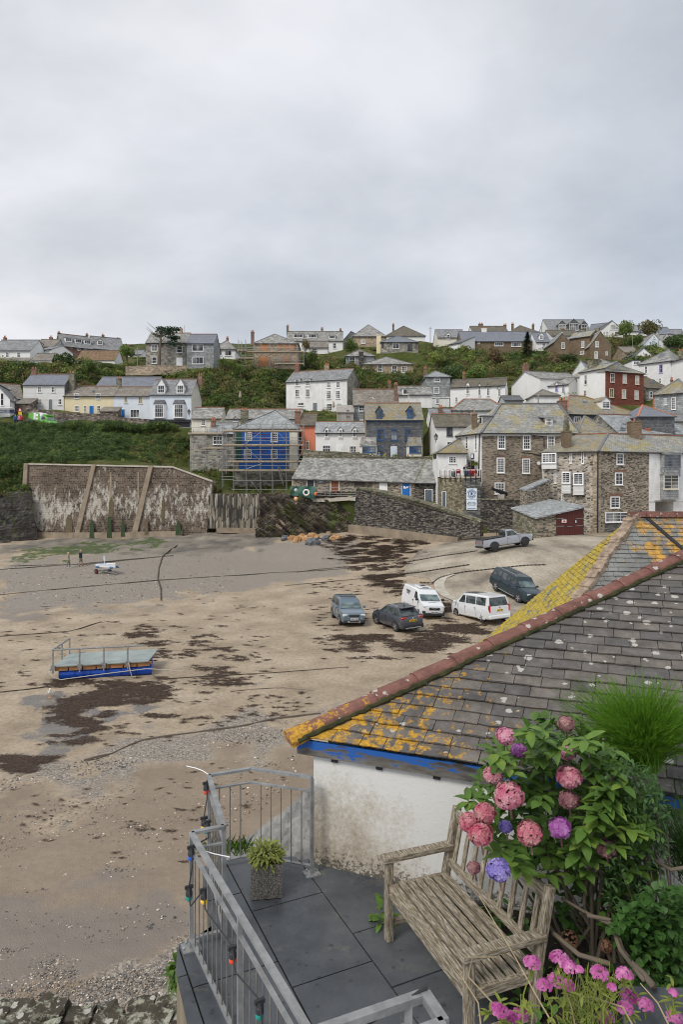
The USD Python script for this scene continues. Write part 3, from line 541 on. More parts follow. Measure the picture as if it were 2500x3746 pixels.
house('coral_house','narrow coral pink house with dark mossy roof beside the scaffolding',Z2,(690,107),(796,107),1010,795,714,7,'side','coral_wall','slate_moss',ridge='ridge_red',wins={'F':[(727,910,750,970,'2x3')]},walls2='white_stone')
house('terrace_row','low white terrace with three gabled dormers and a railed front',Z2,(795,103),(1150,103),985,850,774,7,'side','white_wall','slate_pale',ridge='ridge_red',dorms=[(858,826,890,883,'g',806,'2x2'),(956,826,988,883,'g',806,'2x2'),(1058,826,1090,883,'g',806,'2x2')],
      wins={'F':[(843,938,902,990,'4x2'),(1036,943,1085,990,'4x2')]},doors=[(945,936,990,1000,'frame_white')])
house('cottage','slate roofed cottage with small gable window behind the blue-wrapped house',Z2,(150,113),(690,113),800,750,684,8,'side','offwhite_wall','slate_old',ridge='ridge_red',dorms=[(200,755,240,772,'g',735)])
# --- slate-hung house with blue windows ---
bh=house('slate_house','dark slate-hung house with blue window frames and lichened roof',Z6,(200,99),(668,99),505,192,60,7.5,'side','slate_hung','slate_yellow',ridge='ridge_red',frame='frame_blue',walls2='stone_tan',
      dorms=[(285,115,334,180,'g',80,'2x2','slate_hung','frame_blue'),(538,108,588,178,'g',78,'2x2','slate_hung','frame_blue')],
      wins={'F':[(292,268,347,360,'2x2'),(404,268,459,360,'2x2'),(517,268,572,360,'2x2'),(300,413,344,480,'2x2')]},doors=[(408,413,450,500,'door_pale')])
bay(bh,Z6,150,412,296,462,335,.9,'5x2','frame_blue','cream_pale','slate_old',500);bay(bh,Z6,532,410,666,466,333,.9,'5x2','frame_blue','cream_pale','slate_yellow',500)
O,ax,nn,s0,s1,z0,z1=bh['rect']('F',(200,192,668,202));b=MB();b.obox(O+ax*s0+nn*.0+up3*(z0-O[2]-.1),ax*(s1-s0),up3*(z1-z0),nn*.2);b.build('fascia','frame_blue',bh['prim'])
# --- houses behind the inn ---
house('white_house','white house with brown mossy roof and black-framed window beside the wall lantern',Z6,(770,95),(1090,95),470,248,150,7,'side','white_wall','slate_moss',ridge='ridge_red',wins={'F':[(862,257,911,325,'2x3 f:frame_dark'),(866,372,905,400,'2x1')]},walls2='white_stone')
house('house','grey slate roof with red ridge between the brown mossy roof and the inn',Z6,(905,108),(1360,108),170,115,28,9,'hip','white_wall','slate_old',ridge='ridge_red',hl=.3,hr=.2,wins={'F':[(975,120,1000,145),(1030,130,1060,146)]})
house('outbuilding','small slate roof with brick chimney behind the blue-windowed house',Z6,(735,106),(905,106),190,165,105,6,'side','white_wall','slate',chims=[(795,95,828,160,'brick_red',1.0)])
house('tower_house','narrow slate-hung tower with pyramid roof and white ground floor',Z3,(92,128),(231,128),570,390,360,6.5,'hip','slate_hung_grey','slate_pale',wins={'F':[(140,396,174,420,'3x2'),(137,450,167,485,'4x3'),(150,515,169,545,'3x3')]},chims=[(80,343,100,380,'brick_brown')])
tw=house('white_house','white ground floor wing below the slate-hung tower',Z3,(90,127.4),(228,127.4),575,513,505,3,'flat','white_stone','white_stone',gutter=False,ground=False,wins={'F':[(150,516,169,545,'3x3')]})
house('white_house','low white house with chipped stone wall left of the slate tower',Z3,(-5,120),(128,120),580,492,448,6,'side','white_stone','slate_old',gutter=True)
house('row_house','white row with four tall dormer windows and grey mossy roof',Z3,(232,127),(548,124),565,452,405,7,'side','white_wall','slate_moss',dorms=[(322,437,343,490,'g',420,'2x3'),(391,444,409,497,'g',428,'2x3'),(440,450,458,500,'g',432,'2x3'),(505,456,522,503,'g',440,'2x3')],wins={'F':[(262,507,274,535)]},chims=[(303,375,317,408,'brick_red')])
vh=house('white_house','white gabled house with violet dormer frames',Z3,(584,132),(745,122),570,445,362,9,'front','white_wall','slate_old',chims=[(654,325,677,368,'brick_red',1.0)],gutter=False)
house('white_house','white wing with three violet-framed dormers',Z3,(730,124),(912,120),525,450,405,5,'side','white_wall','slate_old',dorms=[(755,432,774,467,'g',418,'2x2','white_wall','frame_violet'),(833,437,853,474,'g',422,'2x2','white_wall','frame_violet'),(873,440,891,478,'g',428,'2x2','white_wall','frame_violet')],frame='frame_violet')
house('white_house','small white wing with grey hipped roof below the violet dormers',Z3,(714,116),(858,116),560,497,466,5,'hip','white_wall','slate_brown')
house('outbuilding','low dark slate roof with washing line left of the white gabled house',Z3,(545,118),(650,118),550,525,502,5,'side','grey_wall','slate_dark')
rh=house('red_house','three-storey house hung with red tiles on one face and white on the other',Z8,(676,116),(1118,119),1095,712,592,9.5,'hip','tile_hung_red','slate_lichen',frame='frame_cream',walls2='white_wall',hl=.35,hr=.5,ridge='ridge_grey',
      wins={'F':[(734,738,779,845,'2x2'),(876,752,920,856,'2x2 p:glass_curtain'),(1019,766,1063,870,'2x2 p:glass_curtain'),(724,914,771,1018,'2x4'),(867,925,913,1030,'2x2 p:glass_curtain'),(1012,936,1056,1040,'2x2 p:glass_curtain')]},chims=[(507,590,595,705,'moss_stone',4.5,{'pots':0,'thick':1.6})])
house('white_house','white side wing of the red tile-hung house with two tall windows',Z8,(382,121),(676,116.02),1000,735,640,6,'hip','white_wall','slate_lichen',wins={'F':[(437,762,470,865,'1x2 f:frame_cream'),(430,938,462,1000,'1x2 f:frame_cream')]},hl=.5,hr=.0,ground=False)
house('boarded_house','white weatherboarded house with violet window and skylights at the right edge',Z8,(1060,126),(1440,122),890,640,475,14,'hip','white_board','slate_old',sky=[(1280,518,1372,556,30)],wins={'F':[(1294,640,1337,732,'2x2 f:frame_violet'),(1130,662,1160,740,'1x2'),(1287,798,1320,856,'2x2')]},walls2='white_wall',hl=.5,hr=.4,chims=[(1520,490,1570,600,'moss_stone',6.0)])
house('white_house','white rendered side house at the right edge beside the weatherboarding',Z8,(1441,121.8),(1600,118),900,612,540,12,'hip','white_wall','slate_old',ground=False,hl=.0)
house('stone_house','low stone house with mossy roof and skylight right of the red house',Z8,(1140,121),(1395,122),1085,905,785,7,'side','stone_grey','slate_moss',sky=[(1190,812,1250,852,15)],wins={'F':[(1180,948,1216,1025,'2x2')]})
house('stone_house','grey stone house with yellow lichened roof at the right edge',Z8,(1240,105),(1640,102),1180,985,810,9,'hip','slate_hung_grey','slate_yellow',wins={'F':[(1350,1028,1385,1102,'3x3'),(1438,1018,1485,1155,'3x5')]},chims=[(1427,818,1446,880,'brick_red',5.0),(1228,1000,1258,1075,'ridge_red',.4,{'pots':0})],hl=.6,ground=False,lower=8)
GROUND+=[(x,y,z) for x in (40,48,56) for y,z in ((98,6.5),(104,9),(110,13))]
house('white_house','plain white slated gable left of the red tile-hung house',Z8,(285,128),(505,126),820,765,600,7,'front','painted_slate','slate_pale',gutter=False)
# --- right skyline ---
house('bungalow','white rendered house with two small dormers at the middle of the skyline',Z3,(160,182),(318,182),215,165,122,9,'side','cream_pale','slate',dorms=[(208,148,232,173,'g',138),(284,150,306,172,'g',142)])
house('bungalow','brown roofed bungalow behind the long stone bungalow on the skyline',Z3,(362,200),(566,200),160,135,102,9,'side','white_wall','slate_moss',chims=[(394,87,420,105,'brick_brown'),(538,93,554,108,'brick_brown')])
house('bungalow','brown hipped roof bungalow with two stacks on the skyline',Z3,(570,198),(748,198),165,137,97,10,'hip','white_wall','slate_moss',chims=[(584,88,596,125,'brick_brown'),(702,92,713,145,'brick_brown')])
house('long_bungalow','long brown brick bungalow with blue slate roof below the skyline',Z3,(300,163),(768,163),250,186,133,9,'side','brick_brown','slate_blue',wins={'F':[(390,188,402,202),(487,192,537,214,'4x1'),(582,195,640,218,'4x1')]},chims=[(412,113,440,148,'white_wall',{'pots':1})],walls2='brick_brown')
house('house','small white house with slate porch left of the long brick bungalow',Z3,(220,162),(300,159),250,208,170,5,'mono','white_wall','slate_dark')
house('house','white house with blue slate dormer right of the long brick bungalow',Z3,(725,160),(806,160),240,190,140,7,'side','white_wall','slate_blue',dorms=[(744,150,768,178,'g',138)],wins={'F':[(760,198,778,220)]})
house('brick_house','brown brick house with white bargeboards and sash windows on the hillside',Z8,(262,156),(498,153),565,345,262,7,'side','brick_brown','slate_lichen',wins={'F':[(400,375,436,444,'3x3'),(388,487,432,520,'2x1')]},chims=[(403,235,455,280,'moss_stone'),(565,225,612,265,'moss_stone',6.0)])
house('brick_house','gabled right end of the brown brick house with two tall windows',Z8,(498,151),(745,151),590,425,262,9,'front','brick_brown','slate_lichen',wins={'F':[(562,372,598,440,'2x2 p:glass_curtain'),(553,490,590,570,'2x2 p:glass_curtain'),(680,490,704,532)]},gutter=False,ridge='frame_white')
house('brick_house','gabled left end of the brown brick house with one sash window',Z8,(95,152),(266,152),555,375,282,8,'front','brick_brown','slate',wins={'F':[(173,387,208,458,'3x3')]},gutter=False,ridge='frame_white')
house('house','white house with long brown roof behind the brown brick house',Z8,(60,166),(400,166),420,310,250,9,'side','white_wall','slate_moss',chims=[(175,236,205,262,'moss_stone')])
md=house('modern_house','modern slate house with tall glazed gable between two dormers on the skyline',Z8,(30,188),(510,188),290,250,130,11,'side','white_wall','slate',ridge='lead',dorms=[(140,178,222,246,'g',138,'2x2','slate_hung'),(258,170,370,250,'g',118,'4x2','slate_hung'),(395,182,472,250,'g',140,'2x2','slate_hung')],walls2='white_wall')
house('house','slate roofed link with two skylights left of the white glazed gable',Z8,(488,192),(672,190),300,255,175,9,'side','white_wall','slate_blue',sky=[(550,204,580,226),(608,205,638,227)])
house('modern_house','white house with broad glazed gable on the right of the skyline',Z8,(628,180),(880,180),330,245,140,10,'front','white_wall','slate_dark',wins={'F':[(733,180,832,238,'3x1 p:glass_curtain'),(655,262,672,300),(684,262,706,300),(785,262,840,298,'3x1')]},gutter=False)
house('house','plain dark slate roof right of the white glazed gable on the skyline',Z8,(870,205),(1062,205),290,258,184,9,'side','white_wall','slate',ridge='ridge_red')
house('house','long grey roofed house behind the brown tree on the skyline',Z8,(1072,205),(1370,205),300,270,192,9,'side','white_wall','slate')
house('white_house','small white gabled house with slate roof on the far right skyline',Z8,(1300,192),(1462,192),325,290,216,8,'side','white_wall','slate_blue',wins={'F':[(1385,272,1430,292,'3x1')]})
house('house','slate roofed house with skylight at the right end of the skyline',Z8,(1465,192),(1640,192),320,305,240,9,'side','white_wall','slate',sky=[(1545,265,1568,285)])
house('white_house','pale gabled house with wooden posts on the right hillside',Z8,(1118,165),(1345,165),462,405,285,10,'front','blue_white_wall','slate_old',wins={'F':[(1222,316,1250,346),(1152,415,1192,442,'3x1'),(1245,408,1270,445),(1300,400,1330,450)]},gutter=False)
house('white_house','slate roofed wing with white dormer right of the pale gabled house',Z8,(1345,163),(1515,163),462,385,305,8,'side','white_wall','slate_old',dorms=[(1366,313,1402,348,'g',296)],sky=[(1465,325,1500,345)])
house('white_house','white gable with bare climbing shrub on the right hillside',Z8,(1010,142),(1225,142),610,545,452,8,'front','white_wall','slate_dark',gutter=False)
house('outbuilding','weathered pinkish slate roof among the bushes on the right hillside',Z8,(900,150),(1068,150),520,500,442,7,'side','stone_tan','slate_brown',gutter=False)
house('sun_room','small glazed sun room with flat roof behind the red house',Z8,(985,134),(1080,134),650,598,575,4,'flat','frame_white','slate_dark',wins={'F':[(1000,602,1072,640,'4x1')]},gutter=False,ground=False)
house('outbuilding','low slate roof at the right edge below the grey stone house',Z7,(1440,99.5),(1660,99.5),300,200,150,5,'side','stone_grey','slate',gutter=False,ground=False)
# --- dark building behind the inn ---
house('dark_building','dark slate-hung building with tall white sash windows and lichened hipped roof',Z7,(612,100),(1250,103),330,142,5,10,'hip','slate_hung','slate_yellow',ridge='ridge_red',hl=.35,hr=.7,dorms=[(900,38,972,103,'g',5,'2x3')],sky=[(746,27,778,50)],
      wins={'F':[(673,166,730,268,'3x2'),(864,165,920,225,'3x2'),(1056,166,1112,225,'3x2')]},chims=[(545,35,610,120,'brick_red',-.6)])
house('house','dark blue hipped slate roof with orange ridge tiles right of the dark building',Z7,(1205,96),(1500,96),230,165,78,9,'hip','slate_hung','slate_blue',ridge='ridge_orange',hl=.25,hr=.8,ground=False,lower=7)
# ================= harbour side: inn, front building, garage, sheds, sea walls =================
def Q(K,x,y,D):return P(*px(K,x,y),D)
def facade(p,q):
    """plane through two plan points: origin, axis, outward normal towards the viewer"""
    p,q=np.array([p[0],p[1],0.0]),np.array([q[0],q[1],0.0]);u=unit(q-p);n=np.array([u[1],-u[0],0]);return p,u,n
def frect(F,K,x0,y0,x1,y1):
    O,u,n=F;a,b=onplane(*px(K,x0,y0),O,n),onplane(*px(K,x1,y1),O,n);s=sorted([np.dot(a-O,u),np.dot(b-O,u)]);z=sorted([a[2],b[2]]);return O,u,n,s[0],s[1],z[0],z[1]
def wallpoly(F,K,pts,thick,b=None):
    O,u,n=F;c=[onplane(*px(K,x,y),O,n) for x,y in pts]
    A=sum(np.cross(c[i]-c[0],c[(i+1)%len(c)]-c[0]) for i in range(len(c)))
    if np.dot(A,n)<0:c=c[::-1]
    b=b or MB();return b.prism(c,-n*thick)
def ground_pt(p,dz=0.0):GROUND.append((p[0],p[1],p[2]+dz))

# --- the inn: stone front, white side, hipped lichened roof ---
inn=thing('stone_inn','tall stone inn with white sash windows and yellow lichened hipped roof','inn')
A,B,C=Q(Z6,955,306,93),Q(Z6,1150,296,88),Q(Z7,700,296,88.4);ze=B[2];A[2]=C[2]=ze;zb=5.0
back=np.array([1.5,10,0]);R0,R1=Q(Z6,1305,65,93.5),Q(Z7,545,75,93);R1[2]=R0[2]
down=lambda p,z=zb:np.array([p[0],p[1],z])
m=MB();m.poly([down(B),down(C),C,B]);m.poly([down(C),down(C+back),C+back,C]);m.poly([down(C+back),down(A+back),A+back,C+back]);m.build('stone_wall','stone_brown',inn)
m=MB();m.poly([down(A),down(B),B,A]);m.poly([down(A+back),down(A),A,A+back]);m.build('white_side_wall','white_stone',inn)
o_=np.array([0,-.35,-.05]);e1,e2,e3=A+np.array([-.4,-.1,-.05]),B+o_+[-.15,0,0],C+o_+[.3,0,0]
m=MB();dn=up3*-.15
m.prism([e2,e3,R1,R0],dn);m.prism([e1,e2,R0],dn);m.prism([A+back,e1,R0],dn);m.prism([e3,C+back,R1],dn);m.prism([C+back,A+back,R0,R1],dn);m.build('roof','slate_lichen',inn)
m=MB();m.bar(e2+up3*.05,R0+up3*.06,.35,.1);m.bar(e3+up3*.05,R1+up3*.06,.3,.1);m.build('hip_tiles','lead',inn);m=MB();m.bar(R0+up3*.08,R1+up3*.08,.3,.12);m.build('ridge_tiles','lead',inn)
m=MB();m.bar(e2+dn,e3+dn,.16,.14);m.bar(e1+dn,e2+dn,.16,.14);m.build('gutter','gutter_black',inn)
m=MB();m.obox(down(B,ze-.42)+[0,-.06,0],C-B,[0,.05,0],up3*.22);m.build('eaves_band','frame_white',inn)
FI,FS=facade(B,C),facade(A,B)
for q in ((48,308,112,432,'3x4'),(256,318,318,438,'3x4'),(455,320,516,434,'3x4'),(41,502,106,628,'4x6'),(250,510,314,633,'4x6'),(24,706,106,802,'5x4')):window_on(inn,*frect(FI,Z7,*q[:4]),style=q[4],fw=.13)
for q in ((1021,330,1037,428),(1097,318,1112,440)):window_on(inn,*frect(FS,Z6,*q),style='1x4')
for x0,x1,y in ((36,112,492),(246,320,498)):
    m=MB();O,u,n,s0,s1,z0,z1=frect(FI,Z7,x0,y-8,x1,y+8)
    for i in range(14):m.obox(O+u*(s0+(s1-s0)*i/14+.01)+up3*z0+n*.0,u*((s1-s0)/14-.02),up3*(z1-z0),n*.03)
    m.build('brick_arch','brick_red',inn)
m=MB();p,q=onplane(*px(Z6,1137,296),FS[0],FS[2]),onplane(*px(Z6,1130,655),FS[0],FS[2]);m.cyl(p+FS[2]*.1,q+FS[2]*.1,.07,n=6);m.build('drainpipe','gutter_black',inn)
m=MB();pts=[(320,318),(410,330),(428,345),(428,420)];m.tube([onplane(*px(Z7,*t),FI[0],FI[2])+FI[2]*.07 for t in pts],.05,5);pts=[(245,460),(330,468),(420,492)];m.tube([onplane(*px(Z7,*t),FI[0],FI[2])+FI[2]*.06 for t in pts],.045,5);m.build('pipework','gutter_black',inn)
nrm=unit(np.cross(e3-e2,R0-e2));Od=onplane(*px(Z7,470,238),e2,nrm)+np.array([0,-.1,0]);FD=(down(Od,0),np.array([1.0,0,0]),np.array([0,-1.0,0]));O,u,n,s0,s1,z0,z1=frect(FD,Z7,440,178,500,240)
m=MB();m.obox(O+u*s0+up3*(z0-.2),u*(s1-s0),up3*(z1-z0+.2),-n*2.2);dm=m.build('dormer','offwhite_wall',inn);m=MB();m.prism([O+u*(s0-.6)+n*.2+up3*z1,O+u*(s1+.2)+n*.2+up3*z1,O+u*(s1+.2)-n*2.6+up3*(z1+.5),O+u*(s0-.6)-n*2.6+up3*(z1+.5)],up3*.1);m.build('dormer_roof','slate',dm);window_on(dm,O,u,n,s0+.05,s1-.05,z0,z1,'4x2')
nl=unit(np.cross(e2-e1,R0-e1));Od=onplane(*px(Z6,1150,225),e1,nl);FD=(down(Od,0),unit(np.array([-.3,1,0])*-1),np.array([-1,-.3,0])/1.044)
m=MB();m.box(Od+[.6,.3,.45],(1.3,1.0,1.1),.2);dm=m.build('dormer','slate_hung_grey',inn);m=MB();m.box(Od+[-.07,.1,.45],(.06,.85,.9),.2);m.build('window','frame_white',dm);m=MB();m.box(Od+[-.11,.1,.45],(.03,.6,.7),.2);m.build('pane','glass',dm);m=MB();m.box(Od+[.6,.3,1.05],(1.7,1.3,.1),.2);m.build('dormer_roof','slate',dm)
chimney_on(inn,1073,145,1108,262,Q(Z6,1090,262,91.0)*[1,1,0],np.array([0,-1.0,0]),Z6,'brick_brown',1,1.0)
m=MB();c=Q(Z7,381,548,88);m.cyl(c+[0,-.1,0],c+[0,-.3,0],.22,.22,12);m.build('satellite_dish','frame_white',inn)
ground_pt(Q(Z6,1150,1080,84.5));ground_pt(down(C,5.6));ground_pt(down(C+back,6.5));ground_pt(down(A+back,9))
chimney_on(thing('chimney_stack','broad red brick chimney stack between the inn roof and the dark building','chimney'),545,36,610,110,Q(Z7,578,100,93.5)*[1,1,0],np.array([0,-1.0,0]),Z7,'brick_red',2,1.0)

# --- low white building with the pyramid roof, inn terrace ---
lo=thing('white_annexe','low white stone annexe with yellow lichened pyramid roof beside the inn terrace','house')
E0,E1,E2,ap=Q(Z6,748,460,93),Q(Z6,787,461,89),Q(Z6,1026,462,89),Q(Z6,965,345,92.5);E0[2]=E2[2]=E1[2];zb=7.0
m=MB();m.poly([down(E0,zb),down(E1,zb),E1,E0]);m.poly([down(E1,zb),down(E2,zb),E2,E1]);bk=E2+[0,5,0];m.poly([down(E2,zb),down(bk,zb),bk,E2]);m.build('wall','white_stone',lo)
m=MB();m.prism([E0+[-.2,0,0],E1+[-.15,-.25,0],ap],dn);m.prism([E1+[-.15,-.25,0],E2+[.1,-.25,0],ap],dn);m.prism([E2+[.1,-.25,0],bk,ap],dn);m.build('roof','slate_yellow',lo);m=MB();m.bar(E1+[-.15,-.25,.03],ap+up3*.04,.25,.07);m.bar(E0,ap,.2,.06);m.build('hip_tiles','ridge_grey',lo)
m=MB();m.bar(E1+[-.15,-.3,-.15],E2+[.1,-.3,-.15],.13);m.build('gutter','gutter_black',lo)
FL=facade(E1,E2);window_on(lo,*frect(FL,Z6,879,491,942,549),style='4x3')
FL0=facade(E0,E1);O,u,n,s0,s1,z0,z1=frect(FL0,Z6,756,470,779,508);m=MB();m.obox(O+u*s0+up3*z0,u*(s1-s0),up3*(z1-z0),n*.06);m.build('notice_board','frame_dark',lo)
# terrace
ter=thing('inn_terrace','raised stone terrace of the inn above the sloping wall','terrace')
T0,T1,T2=Q(Z6,808,660,87),Q(Z6,1005,662,85.6),Q(Z6,1140,662,84.8);zt=Q(Z6,1005,660,85.6)[2]
for p,q,mt in ((T0,T1,'stone_terrace'),(T1,T2,'stone_slatey')):
    m=MB();a,b=down(p,4.5),down(q,4.5);m.obox(a,b-a,[0,3.2,0],up3*(zt-4.5));m.build('wall',mt,ter)
m=MB();m.prism([down(T0,zt+.02)+[0,-.1,0],down(T2,zt+.02)+[.0,-.1,0],down(T2,zt+.02)+[.2,4,0],down(T0,zt+.02)+[0,4,0]],dn);m.build('paving','concrete',ter)
FT,FT2=facade(T0,T1),facade(T1,T2)
door_on(ter,*frect(FT,Z6,829,782,854,905),'door_slate')
rl=thing('terrace_railing','black iron railing with white top rail around the inn terrace','railing');zr_t=Q(Z6,1005,604,85.6)[2]
for p,q in ((T0,T1),(T1,T2)):
    n_=int(np.linalg.norm(q-p)/.22);m=MB()
    for i in range(n_+1):c=down(p+(q-p)*i/n_,zt)+[0,-.05,0];m.cyl(c,c+up3*(zr_t-zt),.018,n=4)
    m.build('balusters','black_iron',rl)
for i in range(9):c=down(T0+(T2-T0)*i/8.0,zt-.7)+[0,-.22,0];m=MB();m.cyl(c,c+up3*(zr_t-zt+.72),.05,n=5);m.build('post','black_iron',rl)
m=MB();m.bar(down(T0,zr_t)+[0,-.05,0],down(T1,zr_t)+[0,-.05,0],.07);m.bar(down(T1,zr_t)+[0,-.05,0],down(T2,zr_t)+[0,-.05,0],.07);m.build('top_rail','frame_white',rl)
m=MB();m.bar(down(T0,zt+.12)+[0,-.05,0],down(T2,zt+.12)+[0,-.12,0],.05);m.build('bottom_rail','black_iron',rl)
# banner
ban=thing('banner_sign','pale blue banner with round navy emblem on the stone below the inn terrace','sign');O,u,n,s0,s1,z0,z1=frect(FT2,Z6,1026,754,1112,930)
Wb,Hb=s1-s0,z1-z0;bo=O+u*s0+n*.08+up3*z0;at_=lambda a,b,d=.05:bo+u*Wb*a+up3*Hb*b+n*d
m=MB();m.obox(bo,u*Wb,up3*Hb*.485,n*.04);m.obox(bo+up3*Hb*.5,u*Wb,up3*Hb*.5,n*.04);m.build('panel','sign_pale',ban)
def ring(mb,c,r0,r1,n_,ax,d=.012,k=32,a0=0,a1=2*math.pi):
    for i in range(k):
        t0,t1=a0+(a1-a0)*i/k,a0+(a1-a0)*(i+1)/k;f=lambda r,t:c+ax*r*math.cos(t)+up3*r*math.sin(t)
        mb.prism([f(r0,t0),f(r1,t0),f(r1,t1),f(r0,t1)],-n_*d)
c0=at_(.5,.745,.055);m=MB();ring(m,c0,Wb*.24,Wb*.31,n,u)
def words(mb,c,ax,nn,w,h):
    """a line of small print too fine to read"""
    x=-w/2;k=0
    while x<w/2:l=(.09,.16,.06,.2,.12)[k%5]*w;mb.obox(c+ax*x,ax*min(l,w/2-x+.001),up3*h,nn*.006);x+=l+.035*w;k+=1
def lettering(txt,h,o,ax,upv,nn,d=.012,bold=True,arc=None):
    t=meshkit.text_mesh(txt,h,d,bold);v=np.array(t.vertices);w_=v[:,0].max()
    if arc is None:return o+(v[:,:1]-w_/2)*ax+v[:,1:2]*upv+v[:,2:3]*nn,t.faces
    r,mid,sgn=arc;th=mid-sgn*(v[:,0]-w_/2)/r;rr=r+sgn*v[:,1]
    return o+(rr*np.cos(th))[:,None]*ax+(rr*np.sin(th))[:,None]*upv+v[:,2:3]*nn,t.faces
m.add(*lettering('THE GOLDEN LION',Wb*.085,c0,u,up3,n,arc=(Wb*.36,math.pi/2,1)));m.add(*lettering('THE GOLDEN LION',Wb*.085,c0,u,up3,n,arc=(Wb*.44,-math.pi/2,-1)))
lion=[(-.10,-.15),(-.03,-.17),(0,-.08),(.06,-.16),(.13,-.15),(.08,-.05),(.09,.03),(.15,.08),(.13,.14),(.06,.07),(.03,.12),(.05,.17),(-.02,.2),(-.07,.16),(-.06,.1),(-.13,.13),(-.15,.08),(-.07,.03),(-.06,-.04),(-.13,-.08)]
for tri in trimesh.creation.triangulate_polygon(Polygon(lion),engine='earcut')[1].reshape(-1,3):m.prism([c0+u*lion[i][0]*Wb+up3*lion[i][1]*Wb for i in tri],-n*.012)
for y,w_ in ((.33,.62),(.272,.82),(.215,.74),(.055,.78)):m.obox(at_(.5-w_/2,y),u*Wb*w_,up3*Hb*(.036 if y>.1 else .02),n*.008)
m.build('emblem_and_print','ink_blue',ban)
m=MB()
for y,w_ in ((.341,.4),(.283,.66),(.226,.56)):words(m,at_(.5,y,.058),u,n,Wb*w_,.06)
m.build('white_lettering','ink_white',ban)
hs=thing('wall_sign','small white and navy pub sign above the terrace door','sign');O,u,n,s0,s1,z0,z1=frect(FS,Z6,1065,470,1089,511);m=MB();m.obox(O+u*s0+up3*z0+n*.05,u*(s1-s0),up3*(z1-z0),n*.05);m.build('frame','sign_navy',hs);m=MB();m.obox(O+u*(s0+.1)+up3*(z0+.1)+n*.105,u*(s1-s0-.2),up3*(z1-z0-.2),n*.01);m.build('face','ink_white',hs)
O,u,n,s0,s1,z0,z1=frect(FS,Z6,1034,528,1090,645);m=MB();m.obox(O+u*s0+up3*z0+n*.02,u*(s1-s0),up3*(z1-z0),n*.03);dd=m.build('terrace_doorway','frame_dark',inn);window_on(inn,O,u,n,s0+.1,s0+(s1-s0)*.55,z0+.1,z1-.1,'2x4',proud=.06);m=MB();m.obox(O+u*(s0+(s1-s0)*.58)+up3*z0+n*.06,u*(s1-s0)*.2,up3*(z1-z0-.1),n*.05);m.build('door_leaf','door_maroon',inn)

# --- front stone building on the slipway ---
fb=thing('stone_building','large three-storey stone building with white oriel windows at the top of the slipway','house')
A,B,C=Q(Z7,415,452,83.3),Q(Z7,862,442,80),Q(Z7,1600,465,85.5);ze=B[2];A[2]=C[2]=ze;zb=2.8
k_=onplane(*px(Z7,1288,470),*[facade(B,C)[i] for i in (0,2)]);Mw=down(k_,ze)
FB1,FB2=facade(A,B),facade(B,C);bkv=np.array([3.0,11,0])
m=MB();m.poly([down(A,zb),down(B,zb),B,A]);m.poly([down(A+bkv,zb),down(A,zb),A,A+bkv]);m.build('rubble_side_wall','stone_pale_rubble',fb)
m=MB();m.poly([down(B,zb),down(Mw,zb),Mw,B]);m.build('front_wall','stone_rubble',fb)
m=MB();m.poly([down(C,zb),down(C+bkv,zb),C+bkv,C]);m.build('far_wall','white_stone',fb)
m=MB();O,u,n,s0,s1,z0,z1=frect(FB2,Z7,1288,466,1600,858);m.obox(O+u*s0+up3*z0-n*.3,u*(s1-s0),up3*(ze-z0),n*.38);m.build('white_upper_wall','white_stone',fb)
_,_,_,sp,sq,zp,zq=frect(FB2,Z7,1340,858,1490,990);m=MB();m.obox(O+u*sq+up3*zb,u*(s1-sq),up3*(z0-zb),-n*3);m.obox(O+u*s0+up3*zb,u*(sp-s0),up3*(z0-zb),-n*.6);m.build('passage_piers','white_stone',fb)
m=MB();m.obox(O+u*s0+up3*zb-n*3,u*(s1-s0),up3*(z0-zb),-n*.3);m.build('passage_back','cream_pale',fb);m=MB();m.obox(O+u*(sp-.2)+up3*(z0-.02)-n*3,u*(sq-sp+.5),up3*.18,n*3.15);m.build('passage_beam','wood_grey',fb)
window_on(fb,O-n*2.98,u,n,sp+.4,sp+2.4,z0-1.6,z0-.3,'4x1',frame='frame_dark')
m=MB()
for t_ in (s0*0+0.0,):m.obox(B+FB2[2]*.05-up3*(ze-zb)-FB2[1]*.0,FB2[1]*.55,up3*(ze-zb-.2),-FB2[2]*.2);m.obox(B+FB1[2]*.05-up3*(ze-zb),-FB1[1]*.45,up3*(ze-zb-.2),-FB1[2]*.2)
m.build('quoins','stone_tan',fb)
R0,R1,R2=Q(Z7,690,312,88),Q(Z7,955,305,86),Q(Z7,1600,312,91);zr=R1[2];R0[2]=R2[2]=zr
e1,e2,e3=A+[-.3,-.2,-.05],B+[0,-.4,-.05],C+[0,-.35,-.05]
m=MB();m.prism([e1,e2,R1,R0],dn);m.build('side_roof','slate_yellow',fb);m=MB();m.prism([e2,e3,R2,R1],dn);m.prism([A+bkv,e1,R0],dn);m.prism([C+bkv,A+bkv,R0,R1,R2],dn);m.build('roof','slate_lichen',fb)
m=MB();m.bar(e2,R1+up3*.04,.3,.1);m.build('hip_tiles','lead',fb);m=MB();m.bar(R0+up3*.05,R1+up3*.05,.3,.1);m.bar(R1+up3*.05,R2+up3*.05,.3,.1);m.build('ridge_tiles','ridge_red',fb)
m=MB();m.bar(e1+dn,e2+dn,.14);m.bar(e2+dn,e3+dn,.14);m.build('gutter','gutter_black',fb)
for q in ((1021,465,1079,560,'2x3'),(1011,624,1074,726,'2x3'),(972,821,1048,915,'2x4'),(930,950,1121,1028,'3x3')):window_on(fb,*frect(FB2,Z7,*q[:4]),style=q[4],fw=.12)
